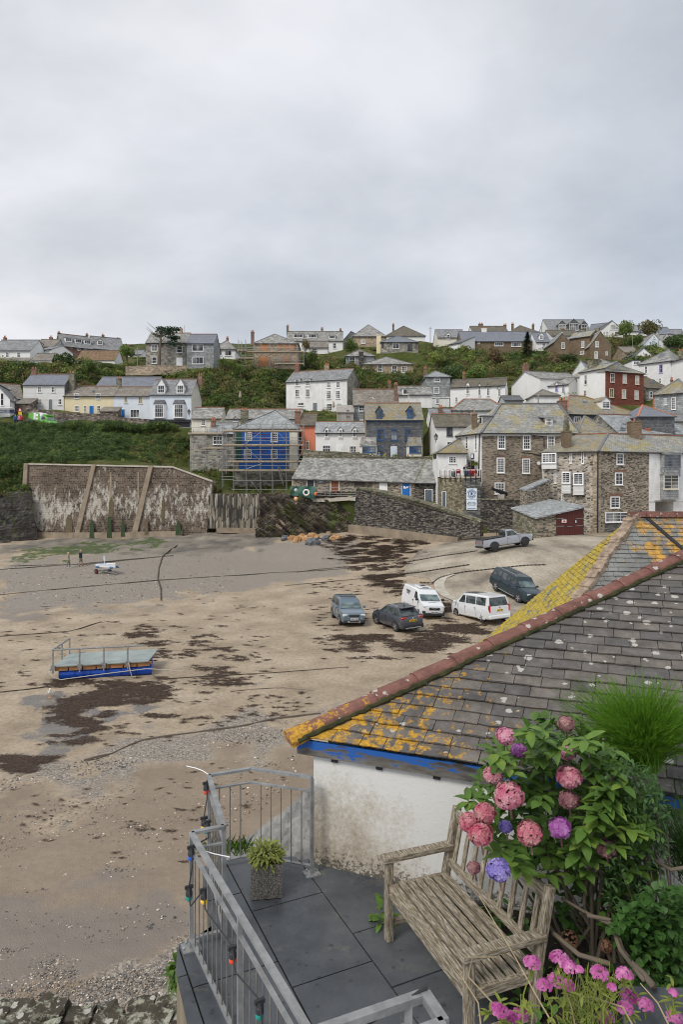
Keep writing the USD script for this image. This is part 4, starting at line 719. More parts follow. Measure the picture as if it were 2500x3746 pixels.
for q in ((1378,476,1513,580),(1375,642,1496,760)):
    O,u,n,s0,s1,z0,z1=frect(FB2,Z7,*q);b=MB();b.obox(O+u*s0+up3*(z0-1.2)+n*.08,u*(s1-s0),up3*(z1-z0+1.2),n*.55);ob=b.build('oriel','slate_hung_grey',fb);window_on(ob,O+n*.63,u,n,s0,s1,z0,z1,'2x4',frame='frame_cream' if q[1]>600 else 'frame_grey');b=MB();b.obox(O+u*(s0-.1)+up3*z1+n*.08,u*(s1-s0+.2),up3*.12,n*.7);b.build('oriel_top','slate_hung_grey',ob)
for q in ((640,458,656,548),(737,455,756,552),(511,603,531,712),(570,801,589,868)):window_on(fb,*frect(FB1,Z7,*q),style='1x3',fw=.08)
for q,zs in (((420,467,539,595),545),((582,619,656,795),712),((676,627,761,808),724)):
    O,u,n,s0,s1,z0,z1=frect(FB1,Z7,*q);b=MB();b.obox(O+u*s0+up3*z0,u*(s1-s0),up3*(z1-z0),n*.55);ob=b.build('oriel','white_board',fb);zq=frect(FB1,Z7,q[0],q[1],q[2],zs)[5];window_on(ob,O+n*.55,u,n,s0+.05,s1-.05,zq,z1-.05,'4x4' if q[0]<500 else '2x5')
for x0,x1,y0,y1 in ((1000,1105,600,622),(962,1078,796,818)):
    O,u,n,s0,s1,z0,z1=frect(FB2,Z7,x0,y0,x1,y1);b=MB()
    for i in range(16):b.obox(O+u*(s0+(s1-s0)*i/16+.01)+up3*z0,u*((s1-s0)/16-.02),up3*(z1-z0),n*.025)
    b.build('brick_arch','brick_red',fb)
b=MB();O,u,n,s0,s1,z0,z1=frect(FB2,Z7,866,446,874,1060);b.cyl(O+u*s0+n*.1+up3*z1,O+u*(s0-.1)+n*.1+up3*3.2,.07,n=6);b.build('drainpipe','gutter_black',fb)
b=MB();O,u,n,s0,s1,z0,z1=frect(FB2,Z7,925,1030,1125,1110);b.obox(O+u*s0+up3*3,u*(s1-s0),up3*(z1-3),n*.03);b.build('slate_panel','stone_slatey',fb)
chimney_on(fb,583,285,640,430,Q(Z7,610,430,83.5)*[1,1,0],np.array([0,-1.0,0]),Z7,'brick_brown',0,1.3)
b=MB();c=Q(Z7,612,285,84.0);b.tube([c,c+up3*.7,c+up3*.72,c+up3*1.3,c+up3*1.32,c+up3*2.0],[.42,.42,.3,.36,.25,.3],8);b.build('chimney_pot','moss_stone',fb)
chimney_on(fb,1128,205,1211,312,R1*[1,1,0]+[4,.8,0],np.array([0,-1.0,0]),Z7,'brick_brown',1,1.4)
ground_pt(Q(Z7,790,1140,78));ground_pt(Q(Z7,1100,1110,79.5));ground_pt(down(C,4.8));ground_pt(down(B+bkv,5));ground_pt(down(C+bkv,6));ground_pt(down(A+bkv,5.5))
house('stone_house','broad lichened slate roof with three skylights behind the large stone building',Z7,(1040,94),(1640,97),500,300,160,9,'side','stone_grey','slate_pale',ridge='ridge_red',sky=[(1045,224,1120,282,22),(1285,210,1345,272,25),(1368,200,1440,268,28)],ground=False,chims=[(1265,262,1288,300,'pot_red',0.6,{'pots':0,'thick':.5})])
house('stone_house','yellow lichened slate roof with red ridge between the inn and the broad skylight roof',Z7,(700,91),(1000,91),520,308,168,8,'hip','stone_grey','slate_yellow',ridge='ridge_grey',hl=.9,hr=.2,ground=False)

# --- garage and lean-to ---
ga=thing('garage','low stone garage with dark red double doors and slate roof beside the pickup truck','garage')
c0,c1,c2,c3=Q(Z7,172,918,77),Q(Z7,365,1000,72),Q(Z7,757,905,74),Q(Z7,480,848,80)
zb=3.2;m=MB();m.poly([down(c0,zb),down(c1,zb),c1,c0]);m.build('side_wall','moss_stone',ga);m=MB();m.poly([down(c1,zb),down(c2,zb),c2,c1]);m.build('front_wall','stone_rubble',ga)
up_=up3*.02;m=MB();m.prism([c0+[-.2,0,.1],c1+[-.15,-.3,.1],c2+[.2,-.3,.1],c3+[0,0,.1]],dn);m.build('roof','slate_pale',ga)
FG=facade(c1,c2);O,u,n,s0,s1,z0,z1=frect(FG,Z7,527,985,746,1150);zt_=lambda s:c1[2]+(c2[2]-c1[2])*s/np.linalg.norm((c2-c1)[:2])-.12;zd=4.15
for i in range(2):
    a,b_=s0+(s1-s0)*i/2,s0+(s1-s0)*(i+1)/2;m=MB();k=6
    for j in range(k):
        p,q=a+(b_-a)*j/k+.01,a+(b_-a)*(j+1)/k-.01;m.prism([O+u*p+up3*zd+n*.08,O+u*q+up3*zd+n*.08,O+u*q+up3*zt_(q)+n*.08,O+u*p+up3*zt_(p)+n*.08],-n*.08)
    dr=m.build('door','door_maroon',ga);m=MB();hx=a if i==0 else b_-.95
    for zz_ in (zd+.3,zd+1.3,zd+2.1):m.obox(O+u*hx+up3*zz_+n*.085,u*.95,up3*.07,n*.02)
    m.build('strap_hinges','ridge_grey',dr)
    if i==0:m=MB();m.obox(O+u*(b_-.35)+up3*(zd+1.25)+n*.09,u*.6,up3*.06,n*.05);m.build('bolt','galv',dr)
for x0,x1,y0,y1,mt,cr in ((570,607,1010,1034,'ink_white',1),(673,694,1010,1040,'sign_navy',0)):
    sg=thing('door_sign','small white notice with a red emblem on the garage door' if cr else 'small navy notice with white figure on the garage door','sign');O2,u2,n2,a,b_,zc,zd_=frect(FG,Z7,x0,y0,x1,y1)
    m=MB();m.obox(O2+u2*a+up3*zc+n2*.1,u2*(b_-a),up3*(zd_-zc),n2*.02);m.build('plate',mt,sg);m=MB();w_,h_=b_-a,zd_-zc
    if cr:m.obox(O2+u2*(a+w_*.15)+up3*(zc+h_*.38)+n2*.12,u2*w_*.7,up3*h_*.24,n2*.01);m.obox(O2+u2*(a+w_*.38)+up3*(zc+h_*.15)+n2*.121,u2*w_*.24,up3*h_*.7,n2*.01)
    else:m.obox(O2+u2*(a+w_*.3)+up3*(zc+h_*.2)+n2*.12,u2*w_*.4,up3*h_*.35,n2*.01);m.ico(O2+u2*(a+w_*.5)+up3*(zc+h_*.7)+n2*.12,(w_*.18,.02,w_*.18))
    m.build('emblem','safety_red' if cr else 'ink_white',sg)
ln_=thing('lean_to','stone lean-to with sloping slate roof between the inn and the stone building','outbuilding');l0,l1,l2,l3=Q(Z7,232,762,80),Q(Z7,288,772,77.5),Q(Z7,473,686,81),Q(Z7,428,676,83.5)
m=MB();m.poly([down(l0,4),down(l1,4),l1,l0]);m.poly([down(l1,4),down(l2,4),l2,l1]);m.build('wall','stone_rubble',ln_);m=MB();m.prism([l0+[-.1,0,.1],l1+[-.1,-.15,.1],l2+[0,-.15,.1],l3+[0,0,.1]],dn);m.build('roof','slate_pale',ln_)
# forecourt wall and cannon
fw_=thing('stone_wall','dark stone forecourt wall below the cannon','wall');F=facade(Q(Z6,1140,0,84.6),Q(Z6,1500,0,83));wallpoly(F,Z6,[(1140,842),(1500,852),(1500,1120),(1140,1120)],2.8).build('wall','stone_dark',fw_);m=MB();O,u,n,s0,s1,z0,z1=frect(F,Z6,1140,838,1480,850);m.obox(O+u*s0+up3*(z0-.02)+n*.06,u*(s1-s0),up3*.16,-n*2.8);m.build('coping','moss_stone',fw_)
cn=thing('cannon','black iron cannon on the forecourt wall in front of the inn','cannon');c0,c1=Q(Z6,1232,754,84.2),Q(Z6,1358,806,86.2);d_=c1-c0
m=MB();m.tube([c0,c0+d_*.03,c0+d_*.06,c0+d_*.5,c0+d_*.52,c0+d_*.9,c0+d_*.96,c1],[.17,.2,.15,.22,.26,.3,.24,.05],12);m.build('barrel','black_iron',cn);m=MB();b_=c0+d_*.62;m.box(b_-up3*.75,(.9,1.2,1.0),-.4);m.build('carriage','wood_grey',cn)
for s in (-1,1):m=MB();m.cyl(b_+[s*.5,-.3,-1.0],b_+[s*.62,-.3,-1.0],.32,n=12);m.build('wheel','black_iron',cn)

# --- long shed and its doors ---
sd=thing('long_shed','long low stone shed with weathered slate roof behind the sloping wall','shed')
e0,e1,e2=Q(Z5,933,738,94),Q(Z6,602,704,91),Q(Z6,786,709,90);t0,t1,t2=Q(Z5,1030,570,98.2),Q(Z6,690,517,96),Q(Z6,747,517,95)
m=MB();m.prism([e0,e1,t1,t0],dn);m.build('roof','slate_old',sd);m=MB();m.prism([e1,e2,t2,t1],dn);m.build('end_roof','slate_old',sd);m=MB();m.bar(e1+up3*.03,t1+up3*.03,.2,.06);m.build('seam','moss_stone',sd)
i_=np.array([0,.35,-.1]);FSd,FSd2=facade(e0+i_,e1+i_),facade(e1+i_,e2+i_);zb=6.3
m=MB();m.poly([down(e0+i_,zb),down(e1+i_,zb),e1+i_,e0+i_]);m.build('wall','stone_rubble',sd);m=MB();m.poly([down(e1+i_,zb),down(e2+i_,zb),e2+i_,e1+i_]);m.poly([down(e2+i_,zb),down(t2,zb),t2-up3*.2,e2+i_]);m.build('dark_end_wall','stone_dark',sd)
m=MB();m.bar(e0+dn,e1+dn,.1);m.bar(e1+dn,e2+dn,.12);m.build('gutter','gutter_black',sd)
door_on(sd,*frect(FSd,Z6,314,692,373,776),'frame_white');door_on(sd,*frect(FSd,Z6,495,702,563,822),'door_blue');door_on(sd,*frect(FSd2,Z6,686,764,744,866),'door_slate')
for q,mt in (((1062,740,1120,812),'frame_dark'),((1258,745,1320,858),'cedar'),((1455,752,1527,806),'wood_dark')):
    O,u,n,s0,s1,z0,z1=frect(FSd,Z5,*q);m=MB();m.obox(O+u*s0+up3*z0,u*(s1-s0),up3*(z1-z0),n*.04);m.build('doorway',mt,sd)
    for s in (s0-.08,s1):m=MB();m.obox(O+u*s+up3*z0,u*.08,up3*(z1-z0),n*.09);m.build('door_post','frame_white' if mt !='wood_dark' else 'wood_dark',sd)
O,u,n,s0,s1,z0,z1=frect(FSd,Z6,500,725,558,762);m=MB();lg=lambda a,b:O+u*(s0+(s1-s0)*a)+up3*(z0+(z1-z0)*b)+n*.09
for a in ([(.1,.8),(.3,.75),(.35,.2),(.22,.1)],[(.3,.75),(.42,.7),(.4,.2),(.33,.15)],[(.38,.2),(.62,.75),(.72,.7),(.5,.12)],[(.6,.75),(.72,.7),(.72,.35),(.62,.3)],[(.62,.3),(.95,.85),(.9,.6),(.72,.22)]):m.prism([lg(*t) for t in a][::-1],-n*.015)
m.build('white_emblem','ink_white',sd)
bs=thing('shop_sign','slate blue sign board with white lettering on the long shed','sign');O,u,n,s0,s1,z0,z1=frect(FSd,Z5,1140,747,1212,777);m=MB();m.obox(O+u*s0+up3*z0+n*.03,u*(s1-s0),up3*(z1-z0),n*.05);m.build('board','frame_grey',bs);m=MB();c_=O+u*(s0+s1)/2+n*.081;words(m,c_+up3*(z0+(z1-z0)*.55),u,n,1.2,.15);words(m,c_+up3*(z0+(z1-z0)*.22),u,n,.5,.1);m.build('lettering','ink_white',bs)
gr=thing('guard_rail','galvanised guard rail on the rock edge in front of the long shed','railing');a0,a1=Q(Z5,925,875,92.3),Q(Z5,1465,880,90)
for yy in (815,838,860,878):
    m=MB();m.tube([Q(Z5,1130,yy-2,91.6),Q(Z5,1465,yy+4,90)],.03,5);m.build('rail','galv',gr)
for xx in (1130,1212,1250,1340,1462):m=MB();t_=(xx-925)/540;D_=92.3-2.3*t_;m.cyl(Q(Z5,xx,812,D_),Q(Z5,xx,885,D_),.04,n=5);m.build('post','galv',gr)
nt=thing('green_net','green debris net hung over the guard rail','net');m=MB();G=[]
for i in range(13):
    for j in range(8):x_,y_=925+205*i/12,805+(75+35*(i/12)**2)*j/7;G.append(Q(Z5,x_,y_,91.6-.15*math.sin(i*1.1+j*.5)))
m.add(G,[[i*8+j,i*8+j+1,i*8+9+j,i*8+8+j] for i in range(12) for j in range(7)]);m.build('netting','net_green',nt)
lb=thing('life_ring','white and orange life ring hanging on the green net','life ring');tr=trimesh.creation.torus(.36,.11,20,8);tr.apply_transform(trimesh.transformations.rotation_matrix(math.pi/2,[1,0,0]));m=MB();m.add(np.array(tr.vertices)+Q(Z5,1055,855,91.2),tr.faces);m.build('ring','ink_white',lb,smooth=True)
m=MB()
for a in (.8,2.4,3.9,5.5):m.ico(Q(Z5,1055,855,91.2)+[.36*math.cos(a),0,.36*math.sin(a)],(.10,.125,.10))
m.build('band','buoy_tan',lb)
for i,(x_,y_,r,mt,lbl) in enumerate(((970,836,.24,'buoy_grey','round pale grey buoy on the green net'),(971,907,.28,'buoy_tan','round faded orange buoy hanging on the rock below the green net'),(1132,866,.2,'buoy_orange','bright orange oblong buoy at the right end of the green net'),(972,946,.14,'boulder_brown','small yellowish buoy hanging lowest below the green net'))):
    bu=thing('buoy',lbl,'buoy');m=MB();c=Q(Z5,x_,y_,91.0);m.ico(c,(r,r,r*(1.35 if i==2 else 1)),2);m.build('float',mt,bu,smooth=True);m=MB();m.cyl(c+up3*r,c+up3*(r+.5),.025,n=5);m.build('line','gutter_black',bu)

# --- house wrapped in blue membrane ---
bl=house('blue_wrapped_house','stone house wrapped in bright blue membrane with hipped slate roof behind scaffolding',Z5,(462,105),(992,105),850,330,188,9.5,'hip','stone_grey','slate_pale',ridge='ridge_grey',hl=.62,hr=.42,wins={'F':[(553,364,609,431,'3x4'),(763,366,821,440,'3x4'),(547,500,604,576,'3x4'),(765,500,816,578,'3x4')]},
           chims=[(963,192,1010,285,'brick_red',4.2,{'thick':1.2}),(519,182,576,280,'moss_stone',6.5,{'thick':1.2})])
t_=bl['prim']
def brect(q):r=list(bl['rect']('F',q));r[0]=down(r[0],0);return r
for q,mt in (((530,362,552,458),'membrane_blue'),((610,362,762,458),'membrane_blue'),((822,362,912,458),'membrane_blue'),((552,432,609,458),'membrane_blue'),((763,441,821,458),'membrane_blue'),((480,362,529,458),'membrane_green'),((528,482,546,592),'membrane_blue'),((605,482,764,592),'membrane_blue'),((817,482,905,592),'membrane_blue'),((547,578,604,592),'membrane_blue'),((766,580,816,592),'membrane_blue'),((478,484,527,592),'membrane_green'),((500,612,905,664),'membrane_blue'),((547,482,604,499),'membrane_blue'),((766,482,816,499),'membrane_blue')):
    O,u,n,s0,s1,z0,z1=brect(q);m=MB();k=max(2,int((s1-s0)/.5));G=[O+u*(s0+(s1-s0)*i/k)+up3*(z0 if j==0 else z1)+n*(.03+.02*rng.random()) for i in range(k+1) for j in (0,1)];m.add(G,[[2*i,2*i+2,2*i+3,2*i+1] for i in range(k)]);m.build('membrane',mt,t_)
m=MB();O,u,n,s0,s1,z0,z1=brect((918,362,990,664));m.obox(O+u*s0+up3*z0,u*(s1-s0),up3*(z1-z0),n*.05);m.build('limewashed_stone','offwhite_wall',t_)
m=MB()
for q in ((600,374,750,380),(680,412,755,417),(640,505,700,508),(690,520,760,560),(835,522,885,526)):
    O,u,n,s0,s1,z0,z1=brect(q);m.bar(O+u*s0+up3*z1+n*.1,O+u*s1+up3*z0+n*.1,.05)
m.build('red_battens','plastic_red',t_)
house('stone_house','low stone wing with unfinished roof left of the blue-wrapped house',Z5,(250,108),(462,108),700,375,290,7,'side','stone_grey','slate_pale',wins={'F':[(292,393,372,462,'3x2')]},chims=[(277,265,311,325,'brick_red',2.0)])
house('stone_house','old stone terrace end behind the left part of the scaffolding',Z5,(100,109),(250,109),700,385,370,5,'flat','stone_grey','board_wood',gutter=False)
# scaffolding: tubes and boards, each its own part
def scaffold(name,label,K,plane_D,xs,ytop,ybot,lifts,rails,depth,braces=(),seedx=3):
    t=thing(name,label,'scaffolding');O,n=np.array([0,plane_D,0.0]),np.array([0,-1.0,0]);W=lambda x,y:onplane(*px(K,x,y),O,n)
    for x,yt,yb in xs:
        for d in (0,depth):
            m=MB();a,b=W(x,yt),W(x,yb);dv=np.array([0,d,0]);m.cyl(a+dv,down(a,b[2])+dv,.045,n=5);m.build('standard','galv',t)
    for x0,x1,y in rails:
        for d in (0,):
            m=MB();a,b=W(x0,y),W(x1,y);b[2]=a[2];m.cyl(a+[0,-.06,0],b+[0,-.06,0],.04,n=5);m.build('ledger','galv',t)
    for x0,x1,y in lifts:
        a,b=W(x0,y),W(x1,y);w=depth/4.0;b[2]=a[2]
        for i in range(4):
            m=MB();e=rng.uniform(-.25,.25,2);m.obox(a+[e[0],i*w+.01,0],b-a+[e[1]-e[0],0,0],[0,w-.03,0],up3*.06);m.build('board','board_wood',t)
        m=MB();m.obox(a+[0,-.03,.06],b-a,[0,.03,0],up3*.2);m.build('toe_board','board_wood',t)
        for k in range(int((b-a)[0]/1.4)):m=MB();c=a+(b-a)*(k+.3)/max(1,int((b-a)[0]/1.4));m.cyl(c+[0,-.25,-.08],c+[0,depth+.2,-.08],.035,n=5);m.build('transom','galv',t)
    for x0,y0,x1,y1 in braces:m=MB();m.cyl(W(x0,y0)+[0,-.1,0],W(x1,y1)+[0,-.1,0],.04,n=5);m.build('brace','galv',t)
    return t
scaffold('scaffolding','galvanised tube scaffolding with timber lifts around the blue-wrapped house',Z5,102.6,
         [(365,300,860),(455,290,865),(560,285,865),(675,285,865),(775,285,865),(890,285,865),(985,285,860),(1030,290,770),(400,330,700)],
         285,865,[(362,1030,356),(362,1030,472),(410,1030,608),(340,1000,680)],
         [(362,1040,300),(362,1040,326),(430,1040,408),(430,1040,432),(430,1040,505),(400,1040,548),(430,1040,575),(380,1010,636),(455,1000,760),(440,900,830),(360,480,725),(360,460,750)],1.3,
         [(545,465,680,362),(560,480,680,598),(570,660,690,620),(600,760,670,850),(820,360,890,430),(820,640,850,760),(835,640,870,800),(980,600,1030,500),(985,500,1030,390)])
scaffold('scaffolding','lower tube scaffolding over the stone wing left of the blue-wrapped house',Z5,103.0,
         [(110,330,640),(230,325,680),(325,320,690),(385,320,700)],320,700,[(85,390,378),(205,385,498)],[(45,390,325),(100,390,352),(105,400,430),(105,400,512),(105,400,542),(105,330,604),(105,330,575)],1.4,
         [(205,390,300,440),(240,560,210,685),(240,635,370,570),(120,540,100,640)])
scaffold('scaffolding','hillside scaffolding with two board lifts around the half restored stone house',Z2,149.5,
         [(240,180,330),(262,190,340),(290,180,350),(347,195,360),(400,200,290),(462,200,380),(520,210,380),(568,215,370),(612,215,360),(660,215,370),(708,230,370)],190,380,
         [(230,360,262),(300,712,272),(230,350,318),(500,710,358)],[(225,360,238),(300,700,243),(300,700,256),(225,350,296),(500,710,335),(480,640,316),(480,640,322)],1.4,
         [(520,280,560,375),(535,280,575,375),(260,300,300,340),(240,300,290,240)])
house('fence_panel','short grey board fence below the hillside scaffolding',Z2,(215,148),(350,148),405,370,362,.2,'flat','wood_grey','wood_grey',cat='fence',gutter=False)

# --- sea walls ---
sw=thing('sea_wall','great brown stone retaining wall with white lime streaks and concrete ribs','wall')
pa,pb=P(92,0,100),P(775,0,97.5);O,u,n=facade(pa,pb);n=unit(n+up3*.12);FW=(O+up3*2*0,u,n);FW=(np.array([pa[0],pa[1],2.0]),u,n)
def W4(x,y):return onplane(*px(Z4,x,y),FW[0],n)
def wp(pts,thick,name,mat,par,pr=0.0):
    c=[W4(x,y)+n*pr for x,y in pts];A_=sum(np.cross(c[i]-c[0],c[(i+1)%len(c)]-c[0]) for i in range(len(c)))
    if np.dot(A_,n)<0:c=c[::-1]
    return MB().prism(c,-n*thick).build(name,mat,par)
wp([(190,192),(1240,212),(1522,314),(1480,700),(180,745),(165,480)],1.6,'masonry','sea_wall',sw)
for pts in ([(178,188),(205,188),(190,500),(160,480)],[(664,196),(692,196),(572,700),(538,700)],[(1070,206),(1100,206),(985,702),(945,702)]):wp(pts,.5,'concrete_rib','concrete_rust',sw,.3)
for pts in ([(178,186),(668,196),(668,206),(178,196)],[(668,196),(1240,207),(1240,219),(668,206)],[(1240,207),(1525,308),(1522,322),(1240,219)]):wp(pts,1.7,'coping','concrete',sw,.15)
for pts in ([(270,682),(540,684),(540,745),(260,745)],[(532,682),(945,682),(945,750),(532,750)],[(942,680),(1310,672),(1310,740),(942,745)]):wp(pts,.8,'footing','concrete_rust',sw,.45)
for pts,mt,pr in (([(652,730),(687,730),(680,610),(668,585),(657,620)],'algae_green',.5),([(776,722),(812,722),(806,570),(784,570)],'algae_green',.5),([(782,575),(808,575),(818,470),(800,425),(782,470)],'algae_brown',.08),([(876,712),(906,712),(900,610),(890,588),(880,620)],'algae_green',.5),([(1266,702),(1310,702),(1298,610),(1285,590),(1275,620)],'algae_green',.5),([(470,690),(520,690),(515,570),(495,555),(478,575)],'algae_brown',.07),([(1162,612),(1182,612),(1180,450),(1170,430),(1162,460)],'algae_brown',.07),([(1045,700),(1072,700),(1068,600),(1055,590),(1046,610)],'algae_brown',.5),([(784,460),(804,460),(800,250),(788,250)],'concrete_rust',.05),([(985,460),(1000,460),(996,250),(987,250)],'concrete_rust',.05)):wp(pts,.12,'algae_streak' if 'algae' in mt else 'rust_streak',mt,sw,pr)
vw=thing('sea_wall','wall of upright slate stripes below the scaffolding','wall');F=facade(Q(Z5,250,0,97.3),Q(Z5,960,0,96));wallpoly(F,Z5,[(255,866),(900,866),(930,880),(950,960),(920,1150),(250,1150)],3).build('masonry','stone_vertical',vw)
F2=(F[0]+F[2]*.4,F[1],F[2]);wallpoly(F2,(950,1750,3.92),[(-620,708),(330,720),(480,735),(470,800),(-620,780)],1).build('footing','concrete_rust',vw)
slp=thing('sloping_wall','long dark stone wall with pale coping sloping down to the slipway','wall');F=facade(Q(Z6,100,0,88.5),Q(Z6,1140,0,78));wallpoly(F,Z6,[(122,752),(330,785),(560,840),(800,915),(1000,985),(1136,1030),(1136,1150),(90,1150)],.9).build('masonry','stone_dark',slp)
top=[(118,740),(330,772),(560,826),(800,901),(1000,970),(1138,1016)];low=[(118,754),(330,788),(560,842),(800,918),(1000,988),(1138,1033)];Fc=(F[0]+F[2]*.08,F[1],F[2])
wallpoly(Fc,Z6,top+low[::-1],1.05).build('coping','moss_stone',slp)
ft=thing('concrete_footing','orange-brown concrete footing along the base of the sloping wall','footing');Ff=(F[0]+F[2]*.55,F[1],F[2]);wallpoly(Ff,Z9,[(229,128),(545,163),(970,216),(965,262),(229,215)],1.0).build('slab','concrete_rust',ft)
def rock_face(pts,nu,nv,amp,name,label,mat,sx=.55,sz=1.6,seed=1,cat='rock face',tilt=.4):
    c=[np.asarray(p,float) for p in pts];V=[];N=unit(np.cross(c[1]-c[0],c[3]-c[0]));N=-N if N[1]>0 else N
    for j in range(nv+1):
        for i in range(nu+1):
            a,b=i/nu,j/nv;p=(c[0]*(1-a)+c[1]*a)*(1-b)+(c[3]*(1-a)+c[2]*a)*b;q=np.array([p[0]*sx,p[1]*sx,(p[2]+tilt*p[0])*sz])
            k=meshkit.fbm(q,4,seed)-.5;st=abs((q[2]+k)%1-.5)*2;V.append(p+N*(amp*(2.2*k+.16*st)*(1 if 0<j else .4))+up3*(.3*k*amp if 0<j<nv else 0))
    F_=[[j*(nu+1)+i,j*(nu+1)+i+1,(j+1)*(nu+1)+i+1,(j+1)*(nu+1)+i] for j in range(nv) for i in range(nu)]
    t=thing(name,label,cat);MB().add(V,F_).build('rock',mat,t);return t
rock_face([P(930,1990,92),P(1345,1955,89.5),P(1345,1800,91),P(960,1805,93.5)],60,34,1.5,'cliff','brown cliff rock with a dark overhang between the striped wall and the sloping wall','cliff_rock',seed=4,tilt=.7)
rock_face([P(-160,2020,93),P(140,1985,97),P(112,1800,100.5),P(-160,1830,101)],60,40,2.4,'cliff','dark slate cliff at the left end of the great sea wall','slate_rock',.35,1.3,9,tilt=.12)
# ================= ground =================
# beach and slipway: one surface through measured points
_b=[(290,2067,75,0),(95,1965,100,0),(430,1972,98.5,0),(775,1952,97,0),(1060,1945,95.5,0),(1275,1950,87.5,0),(1676,1982,79.5,0),(1770,1975,77,0),(1806,2028,63.5,0),(1928,2002,63.5,0),(2090,1958,73,0),(2160,1960,76,0),(2300,1955,78,0),(2480,1955,80,0),
      (1891,2215,53,0),(1830,2182,55.5,0),(1751,2294,47.5,0),(1673,2251,51,0),(1247,2295,46.7,0),(1437,2323,45,0),(370,2485,34.5,0),(1000,2060,79,0),(1400,2060,74,0),(700,2150,63,0),(2300,2200,55,0),(100,2250,51,0),(1100,2200,56,0)]
BP=[P(*q[:3]) for q in _b]+[np.array(t,float) for t in ((-8,26,0),(-8,16,0),(-3,10,0),(8,26,0),(10,14,0),(-18,30,0),(-14,14,0),(14,36,.1),(22,30,.3),(30,45,2.0),(-60,60,-.1),(-60,90,.8),(-40,35,0),(50,60,4.0),(45,80,4.6),(60,20,0.5))]
BP=np.array(BP);_brbf=RBFInterpolator(BP[:,:2],BP[:,2],smoothing=0.6,kernel='linear')
def beach_z(x,y):
    q=np.stack([np.ravel(x),np.ravel(y)],1).astype(float);z=_brbf(q)
    return z.reshape(np.shape(x))
def bz(x,y):return float(beach_z(np.array([x]),np.array([y]))[0])
_hx=np.linspace(-70,70,71);_hy=np.linspace(8,104,97);_HG=beach_z(*np.meshgrid(_hx,_hy))
from scipy.interpolate import RegularGridInterpolator
_HI=RegularGridInterpolator((_hy,_hx),_HG,bounds_error=False,fill_value=None)
def bfast(x,y):return _HI(np.stack([np.asarray(y,float),np.asarray(x,float)],-1))
def hit(pts,zf=None,d0=9.0,d1=103.0):
    """where the rays through source pixels meet the beach"""
    pts=np.atleast_2d(np.asarray(pts,float));out=[]
    t=np.linspace(d0,d1,900)
    for x,y in pts:
        d=ray(x,y);X,Z=d[0]*t,EZ+d[2]*t;below=Z<bfast(X,t);k=int(np.argmax(below)) if below.any() else len(t)-1
        g0,g1=Z[k-1]-float(bfast(X[k-1],t[k-1])),Z[k]-float(bfast(X[k],t[k]));T=t[k-1]+(t[k]-t[k-1])*np.clip(g0/(g0-g1+1e-9),0,1)
        out.append([d[0]*T,T,float(bfast(d[0]*T,T))])
    return np.array(out)
def to_px(X,Y,Z):return 1250+2500*X/Y,1770-2500*(Z-EZ)/Y

def in_poly(x,y,poly):
    poly=np.asarray(poly,float);c=np.zeros(np.shape(x),bool);j=len(poly)-1
    for i in range(len(poly)):
        xi,yi=poly[i];xj,yj=poly[j];k=((yi>y)!=(yj>y))&(x<(xj-xi)*(y-yi)/(yj-yi+1e-12)+xi);c ^=k;j=i
    return c
# zones of the beach (outlines measured on the photograph, stored as ground colour of the sand itself): gravel, wet mud, green weed, pale sand, water film
def zoomed(K,pts):return [px(K,*p) for p in pts]
ZB=(0,1950,1.568);ZC=(0,2500,1.3635)
ZONES={'gravel':[zoomed(ZB,[(0,150),(560,130),(950,70),(1300,40),(1500,130),(1480,330),(1000,370),(700,440),(350,430),(0,420)]),zoomed(ZC,[(0,460),(200,400),(420,375),(700,285),(900,240),(1250,190),(1568,150),(1568,290),(1200,330),(800,400),(400,460),(200,500),(0,545)]),[(950,1990),(1300,1960),(1300,2100),(900,2160)],zoomed((0,3200,2.0907),[(0,820),(500,700),(900,700),(1250,560),(1480,440),(1480,900),(900,1010),(0,1080)])],
         'brown':[zoomed(ZC,[(-900,640),(0,600),(500,480),(900,400),(1568,320),(1568,1091),(-900,1091)]),[(-900,3150),(900,3150),(900,4600),(-900,4600)]],
         'mud':[zoomed((0,3200,2.0907),[(0,90),(500,110),(900,100),(1480,130),(1480,430),(1100,560),(700,690),(300,740),(-1200,760),(-1200,90)]),zoomed(ZC,[(0,470),(420,380),(800,300),(1000,260),(1000,330),(700,400),(300,470),(0,560)]),zoomed(ZB,[(0,340),(300,330),(420,400),(250,470),(0,520)])],
         'green':[zoomed(ZB,[(0,150),(200,90),(480,60),(900,30),(1000,45),(700,100),(500,130),(250,145),(60,165)])],
         'rock':[zoomed(ZB,[(0,60),(420,20),(900,0),(1568,-10),(1568,80),(1150,110),(900,130),(600,130),(300,100),(0,110)])],
         'pool':[zoomed(ZC,[(430,80),(700,60),(900,70),(1000,90),(800,130),(640,190),(560,290),(400,300),(200,370),(60,420),(0,330),(150,230),(330,150)]),zoomed(ZC,[(0,150),(300,90),(500,60),(520,100),(300,140),(0,180)]),zoomed(ZC,[(900,80),(1250,30),(1568,40),(1568,60),(1200,60),(950,110)])]}
rowsD=np.concatenate([np.geomspace(9.5,30,150),np.geomspace(30.15,103,170)]);fr=np.linspace(-1.15,1.0,330)
DD,FFx=np.meshgrid(rowsD,fr,indexing='ij');XX=FFx*np.maximum(DD,14)*.62;YY=DD
ZZ=bfast(XX,YY)
PXx,PXy=to_px(XX,YY,ZZ)
nz=meshkit.fbm(np.stack([XX*.35,YY*.35,XX*0],-1),4,3);wob=(nz-.5)
